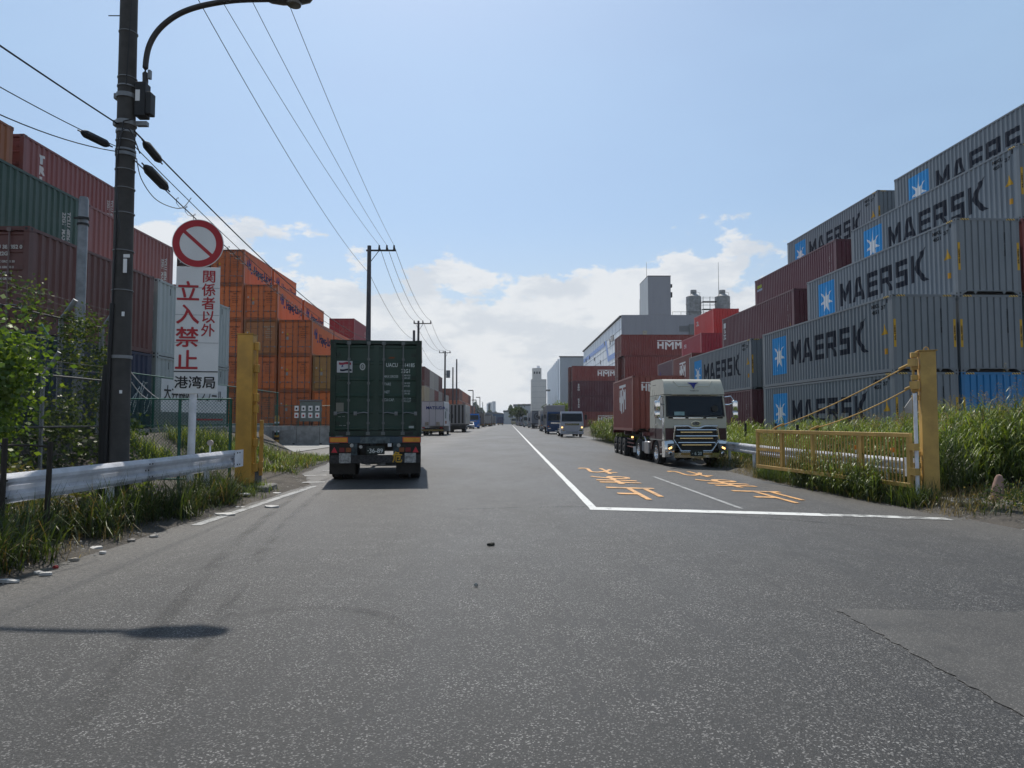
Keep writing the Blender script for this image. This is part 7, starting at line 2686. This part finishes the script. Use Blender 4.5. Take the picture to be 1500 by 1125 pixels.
# leafy hedge / ivy behind guardrail
n = 15000
c = np.column_stack([rng.uniform(-8.4, -6.05, n), rng.uniform(6.0, 11.6, n), rng.uniform(.1, 1.0, n)])
top = .80 + .13 * np.sin(c[:, 1] * 2.1) + .10 * np.sin(c[:, 0] * 5 + c[:, 1] * 3) - .45 * sstep(c[:, 1], 9.6, 11.6) - .25 * sstep(c[:, 0], -6.6, -6.0)
m = (c[:, 2] < top) & (c[:, 2] > top - .4) & (np.hypot(c[:, 0] - PX, c[:, 1] - PY) > .3)
leaves('ground_ivy', c[m], rng.uniform(.035, .085, m.sum()), tints(m.sum(), [(0.10, 0.10, 0.035), (0.13, 0.125, 0.04), (0.06, 0.075, 0.025), (0.15, 0.12, 0.06)]), 'mat of yellow-green creeper spilling over the guardrail beside the lamp pole', 'creeper', 'stuff', flat=1.4)


def vine(name, boxes, n, size, cols, label, cat='vine', kind='stuff'):
    C = []
    for (x0, x1, y0, y1, z0, z1, w) in boxes:
        k = int(n * w)
        nc = max(3, k // 55)
        cc = np.column_stack([rng.uniform(x0, x1, nc), rng.uniform(y0, y1, nc), z0 + (z1 - z0) * rng.uniform(0, 1, nc) ** 1.25])
        C.append(cc[rng.integers(0, nc, k)] + rng.normal(0, 1, (k, 3)) * (.12, .14, .17))
    C = np.concatenate(C)
    return leaves(name, C, rng.uniform(*size, len(C)), tints(len(C), cols), label, cat, kind)


V1 = [(0.035, 0.065, 0.018), (0.055, 0.095, 0.025), (0.085, 0.125, 0.035), (0.12, 0.15, 0.05)]
vine('climbing_vine', [(-9.9, -9.4, 13.4, 16.8, 1.3, 3.9, .55), (-9.3, -8.6, 10.5, 15.0, .5, 2.6, .35), (-9.9, -9.5, 15.6, 17.0, 2.6, 3.7, .12), (-10.0, -9.6, 13.2, 14.6, 3.3, 4.2, .07)],
     5200, (.04, .09), V1, 'climbing vine smothering the two wire fences left of the lamp pole')
vine('undergrowth', [(-10.4, -8.7, 8.5, 16.5, .3, 1.5, 1.0)], 5600, (.06, .13), GD_ + V1[:2], 'dark undergrowth filling the space behind the wire fence')
n = 1500
n = 1500
c = rng.normal(0, 1, (n, 3)) * (.24, .30, .34) + (-7.90, 10.9, 2.45)
c2 = rng.normal(0, 1, (900, 3)) * (.16, .3, .45) + (-7.95, 10.9, 1.75)
c = np.concatenate([c, c2])
leaves('shrub', c, rng.uniform(.05, .11, len(c)), tints(len(c), [(0.11, 0.19, 0.03), (0.15, 0.23, 0.04), (0.08, 0.15, 0.03)]), 'bright lime-green broadleaf branch hanging in at the left edge', 'shrub', None)
# dead wooden stakes
for x, y, h, lab in ((-6.35, 8.52, 1.32, 'thin dark wooden stake right of two before the left guardrail'), (-6.0, 8.1, 1.38, 'dark wooden stake at the picture edge before the left guardrail')):
    p_ = (-5.62, 8.55) if 'right of' in lab else (-5.72, 7.92)
    tag(MB().cyl((p_[0], p_[1], 0.0), (p_[0] + .02, p_[1], h), .034, .03, 7).build('stake', simple('dark_wood', (0.03, 0.024, 0.018), .85)), lab, 'stake')
tag(MB().tube([(-5.74, 7.9, 1.30), (-5.66, 8.25, 1.29), (-5.60, 8.56, 1.26)], .014, 5).build('stake_crossbar', _mats['dark_wood']), 'thin stick tied across the tops of the two dark stakes', 'stick')
# bank grass
p = clumpy(3200, -9.4, -8.2, 17.0, 25.0, 15, .26)
grass('bank_grass', p, rng.uniform(.25, .66, len(p)), rng.uniform(.012, .024, len(p)), G1 + G2, 'bright grass tufts on the earth bank behind the green fence panel', 'grass', .5, .35)
p = clumpy(9000, -9.3, -6.3, 20.5, 33.0, 60, .38)
p = p[(p[:, 0] < ledge(p[:, 1]) - .15)]
grass('bank_grass', p, rng.uniform(.12, .38, len(p)), rng.uniform(.012, .024, len(p)), G1 + G2 + DRY[:1], 'low grass covering the mound right of the left gate post', 'grass', .6, .3)
p = clumpy(900, -6.0, -5.2, 14.2, 15.6, 12, .12)
grass('verge_grass', p, rng.uniform(.1, .3, len(p)), rng.uniform(.007, .013, len(p)), G1 + G2, 'small grass tufts at the footing of the left gate post', 'grass')
n = 1500
c = np.column_stack([rng.uniform(-7.1, -6.2, n), rng.uniform(10.9, 12.6, n), rng.uniform(.15, .62, n)])
leaves('weed_clump', c[:700], rng.uniform(.04, .09, 700), tints(700, G2), 'light green leafy weed clump just right of the lamp pole foot', 'weeds', 'stuff')


def tree(x, y, h, w, n, cols, label, name='tree', s=(.25, .5), trunk=True, z=0):
    t = empty(name, (x, y, z), 0, label, 'tree')
    if trunk:
        b = MB().tube([(0, 0, -.2), (.05, 0, h * .3), (-.05, .05, h * .6)], [.16 * h / 6, .12 * h / 6, .06 * h / 6], 7)
        for k in range(4):
            a = k * 1.6
            b.tube([(0, 0, h * .28 + k * .1), (math.cos(a) * w * .25, math.sin(a) * w * .25, h * .55)], [.07 * h / 6, .03 * h / 6], 5)
        b.build('trunk', simple('bark', (0.06, 0.045, 0.03), .9), t)
    nc = 26
    cc = rng.normal(0, 1, (nc, 3))
    cc /= np.linalg.norm(cc, axis=1)[:, None]
    cc = cc * rng.uniform(.25, 1, (nc, 1)) * (w / 2 * .8, w / 2 * .8, h * .27) + (0, 0, h * .68)
    C = cc[rng.integers(0, nc, n)] + rng.normal(0, 1, (n, 3)) * (w * .085, w * .085, h * .06)
    leaves('crown', C, rng.uniform(*s, n), tints(n, cols), None, None, None, parent=t)
    return t


tree(11.2, 140, 5.9, 5.2, 2600, G2, 'bright green round tree between the blue truck and the brown stack', s=(.18, .4))
tree(8.3, 141, 5.0, 4.4, 1800, GD_ + G1, 'darker green tree just left of the bright one', s=(.18, .4))
tree(3.9, 240, 7.0, 7, 1200, GD_, 'dark round tree behind the far right trucks', s=(.4, .8))
n = 16000
u = rng.uniform(-62, 34, n)
hh = 7.5 + 3.0 * np.sin(u * .21) + 2.0 * np.sin(u * .53 + 1) + 1.4 * np.sin(u * 1.3)
c = np.column_stack([u, 480 + rng.uniform(-6, 6, n), rng.uniform(0, 1, n) ** .6 * hh + 1.2])
leaves('far_woodland', c, rng.uniform(.7, 1.7, n), tints(n, [(0.035, 0.06, 0.035), (0.05, 0.08, 0.045), (0.028, 0.05, 0.035)]), 'line of dark trees closing the horizon at the end of the road', 'trees', 'stuff')

# ================================================================== LITTER
def scrap(u, v, size, label, col=(0.55, 0.53, 0.5), name='litter', asp=.55):
    g0 = at(u, v, 10)
    d = g0 - Vector((0, 0, CAM_H))
    k = -(CAM_H - .03) / d.z
    p = Vector((0, 0, CAM_H)) + d * k
    b = MB()
    m = 9
    r = random.Random(int(u * 7 + v))
    prof = [(size * (0.5 + .35 * r.random()) * math.cos(2 * PI * q / m), asp * size * (.5 + .4 * r.random()) * math.sin(2 * PI * q / m)) for q in range(m)]
    top = [(x, y, .012 + .02 * r.random()) for x, y in prof]
    V = [b.bm.verts.new(q) for q in top]
    V2 = [b.bm.verts.new((x, y, .0)) for x, y in prof]
    c = b.bm.verts.new((0, 0, .035))
    for q in range(m):
        b.bm.faces.new((V[q], V[(q + 1) % m], c))
        b.bm.faces.new((V[q], V[(q + 1) % m], V2[(q + 1) % m], V2[q]))
    z = max(float(ground_z(p.x, p.y)), float(road_z(p.x, p.y)) if ledge(p.y) < p.x < redge(p.y) else -9) + .006
    o = b.build(name, simple('scrap_%d' % int(col[0] * 100), col, .8, 0, .2, 20), None, (p.x, p.y, z), (0, 0, r.random() * .6 - .3))
    return tag(o, label, 'litter', 'scraps of litter on the left verge')


scrap(12, 849, .17, 'crumpled white plastic bag nearest the camera at the left edge', asp=.4)
scrap(138, 801, .13, 'largest whitish paper scrap below the left grass tufts')
scrap(57, 837, .09, 'small pale scrap just above the white plastic bag')
scrap(68, 839, .08, 'second small pale scrap beside the white plastic bag')
scrap(108, 818, .09, 'beige scrap between the plastic bag and the big paper scrap', (0.36, 0.32, 0.27))
scrap(82, 829, .04, 'tiny red scrap by the left road edge', (0.35, 0.03, 0.03))
scrap(150, 808, .06, 'tiny pale scrap right of the big paper scrap')
scrap(225, 784, .09, 'small white scrap on the dusty asphalt', (0.45, 0.42, 0.38))
scrap(192, 790, .08, 'greyish scrap in the dust left of the small white one', (0.33, 0.30, 0.27))
for u, v in ((348, 740), (357, 729), (330, 752), (404, 721), (399, 741)):
    scrap(u, v, .26 if u < 360 else .2, {348: 'flat white sheet of paper left of the edge line', 357: 'second white sheet nearer the gate footing', 330: 'pale strip at the end of the edge line',
                                          404: 'pale scrap past the left gate post', 399: 'thin pale scrap across the edge line'}[u], (0.55, 0.54, 0.51), 'paper_scrap')
o = scrap(719, 796, .075, 'small dark dead leaf lying on the asphalt ahead', (0.03, 0.03, 0.022), 'dead_leaf')
del o['group']
o = scrap(697, 855, .03, 'tiny pale pebble on the asphalt', (0.4, 0.38, 0.34), 'pebble')
del o['group']
# loose stones at the road edges
n = 1400
V, Q = [], []
for k in range(n):
    if k % 2:
        y = rng.uniform(5, 26)
        x = ledge(y) - abs(rng.normal(0, .35)) + .12
    else:
        y = rng.uniform(9, 26)
        x = redge(y) + abs(rng.normal(0, .3)) - .12
    s_ = abs(rng.normal(0, .010)) + .004
    z = float(ground_z(x, y)) + s_ * .3
    if ledge(y) < x < redge(y):
        z = float(road_z(x, y)) + s_ * .3
    i = len(V)
    for dx, dy, dz in ((1, 0, 0), (0, 1, 0), (-1, 0, 0), (0, -1, 0), (0, 0, .8)):
        V.append((x + dx * s_ * rng.uniform(.7, 1.3), y + dy * s_ * rng.uniform(.7, 1.3), z + dz * s_))
    Q += [(i, i + 1, i + 4), (i + 1, i + 2, i + 4), (i + 2, i + 3, i + 4), (i + 3, i, i + 4)]
mesh_np('gravel', np.array(V), np.array(Q), np.ones((len(V), 3)) * .3, 'loose gravel and grit scattered along both road edges', 'gravel', 'stuff', mat=CONC_D)

# ================================================================== AIR
hz_m = bpy.data.materials.new('thin_haze')
hz_m.use_nodes = True
hn = hz_m.node_tree
hn.nodes.clear()
vo = hn.nodes.new('ShaderNodeOutputMaterial')
pv = hn.nodes.new('ShaderNodeVolumePrincipled')
pv.inputs['Color'].default_value = (0.80, 0.88, 0.97, 1)
pv.inputs['Density'].default_value = 0.00018
pv.inputs['Anisotropy'].default_value = 0.3
hn.links.new(pv.outputs[0], vo.inputs['Volume'])
HAZE = True
if HAZE:
    o = MB().bx(-2600, 2600, -80, 4600, -1.5, 44).build('haze', hz_m, kind='stuff')
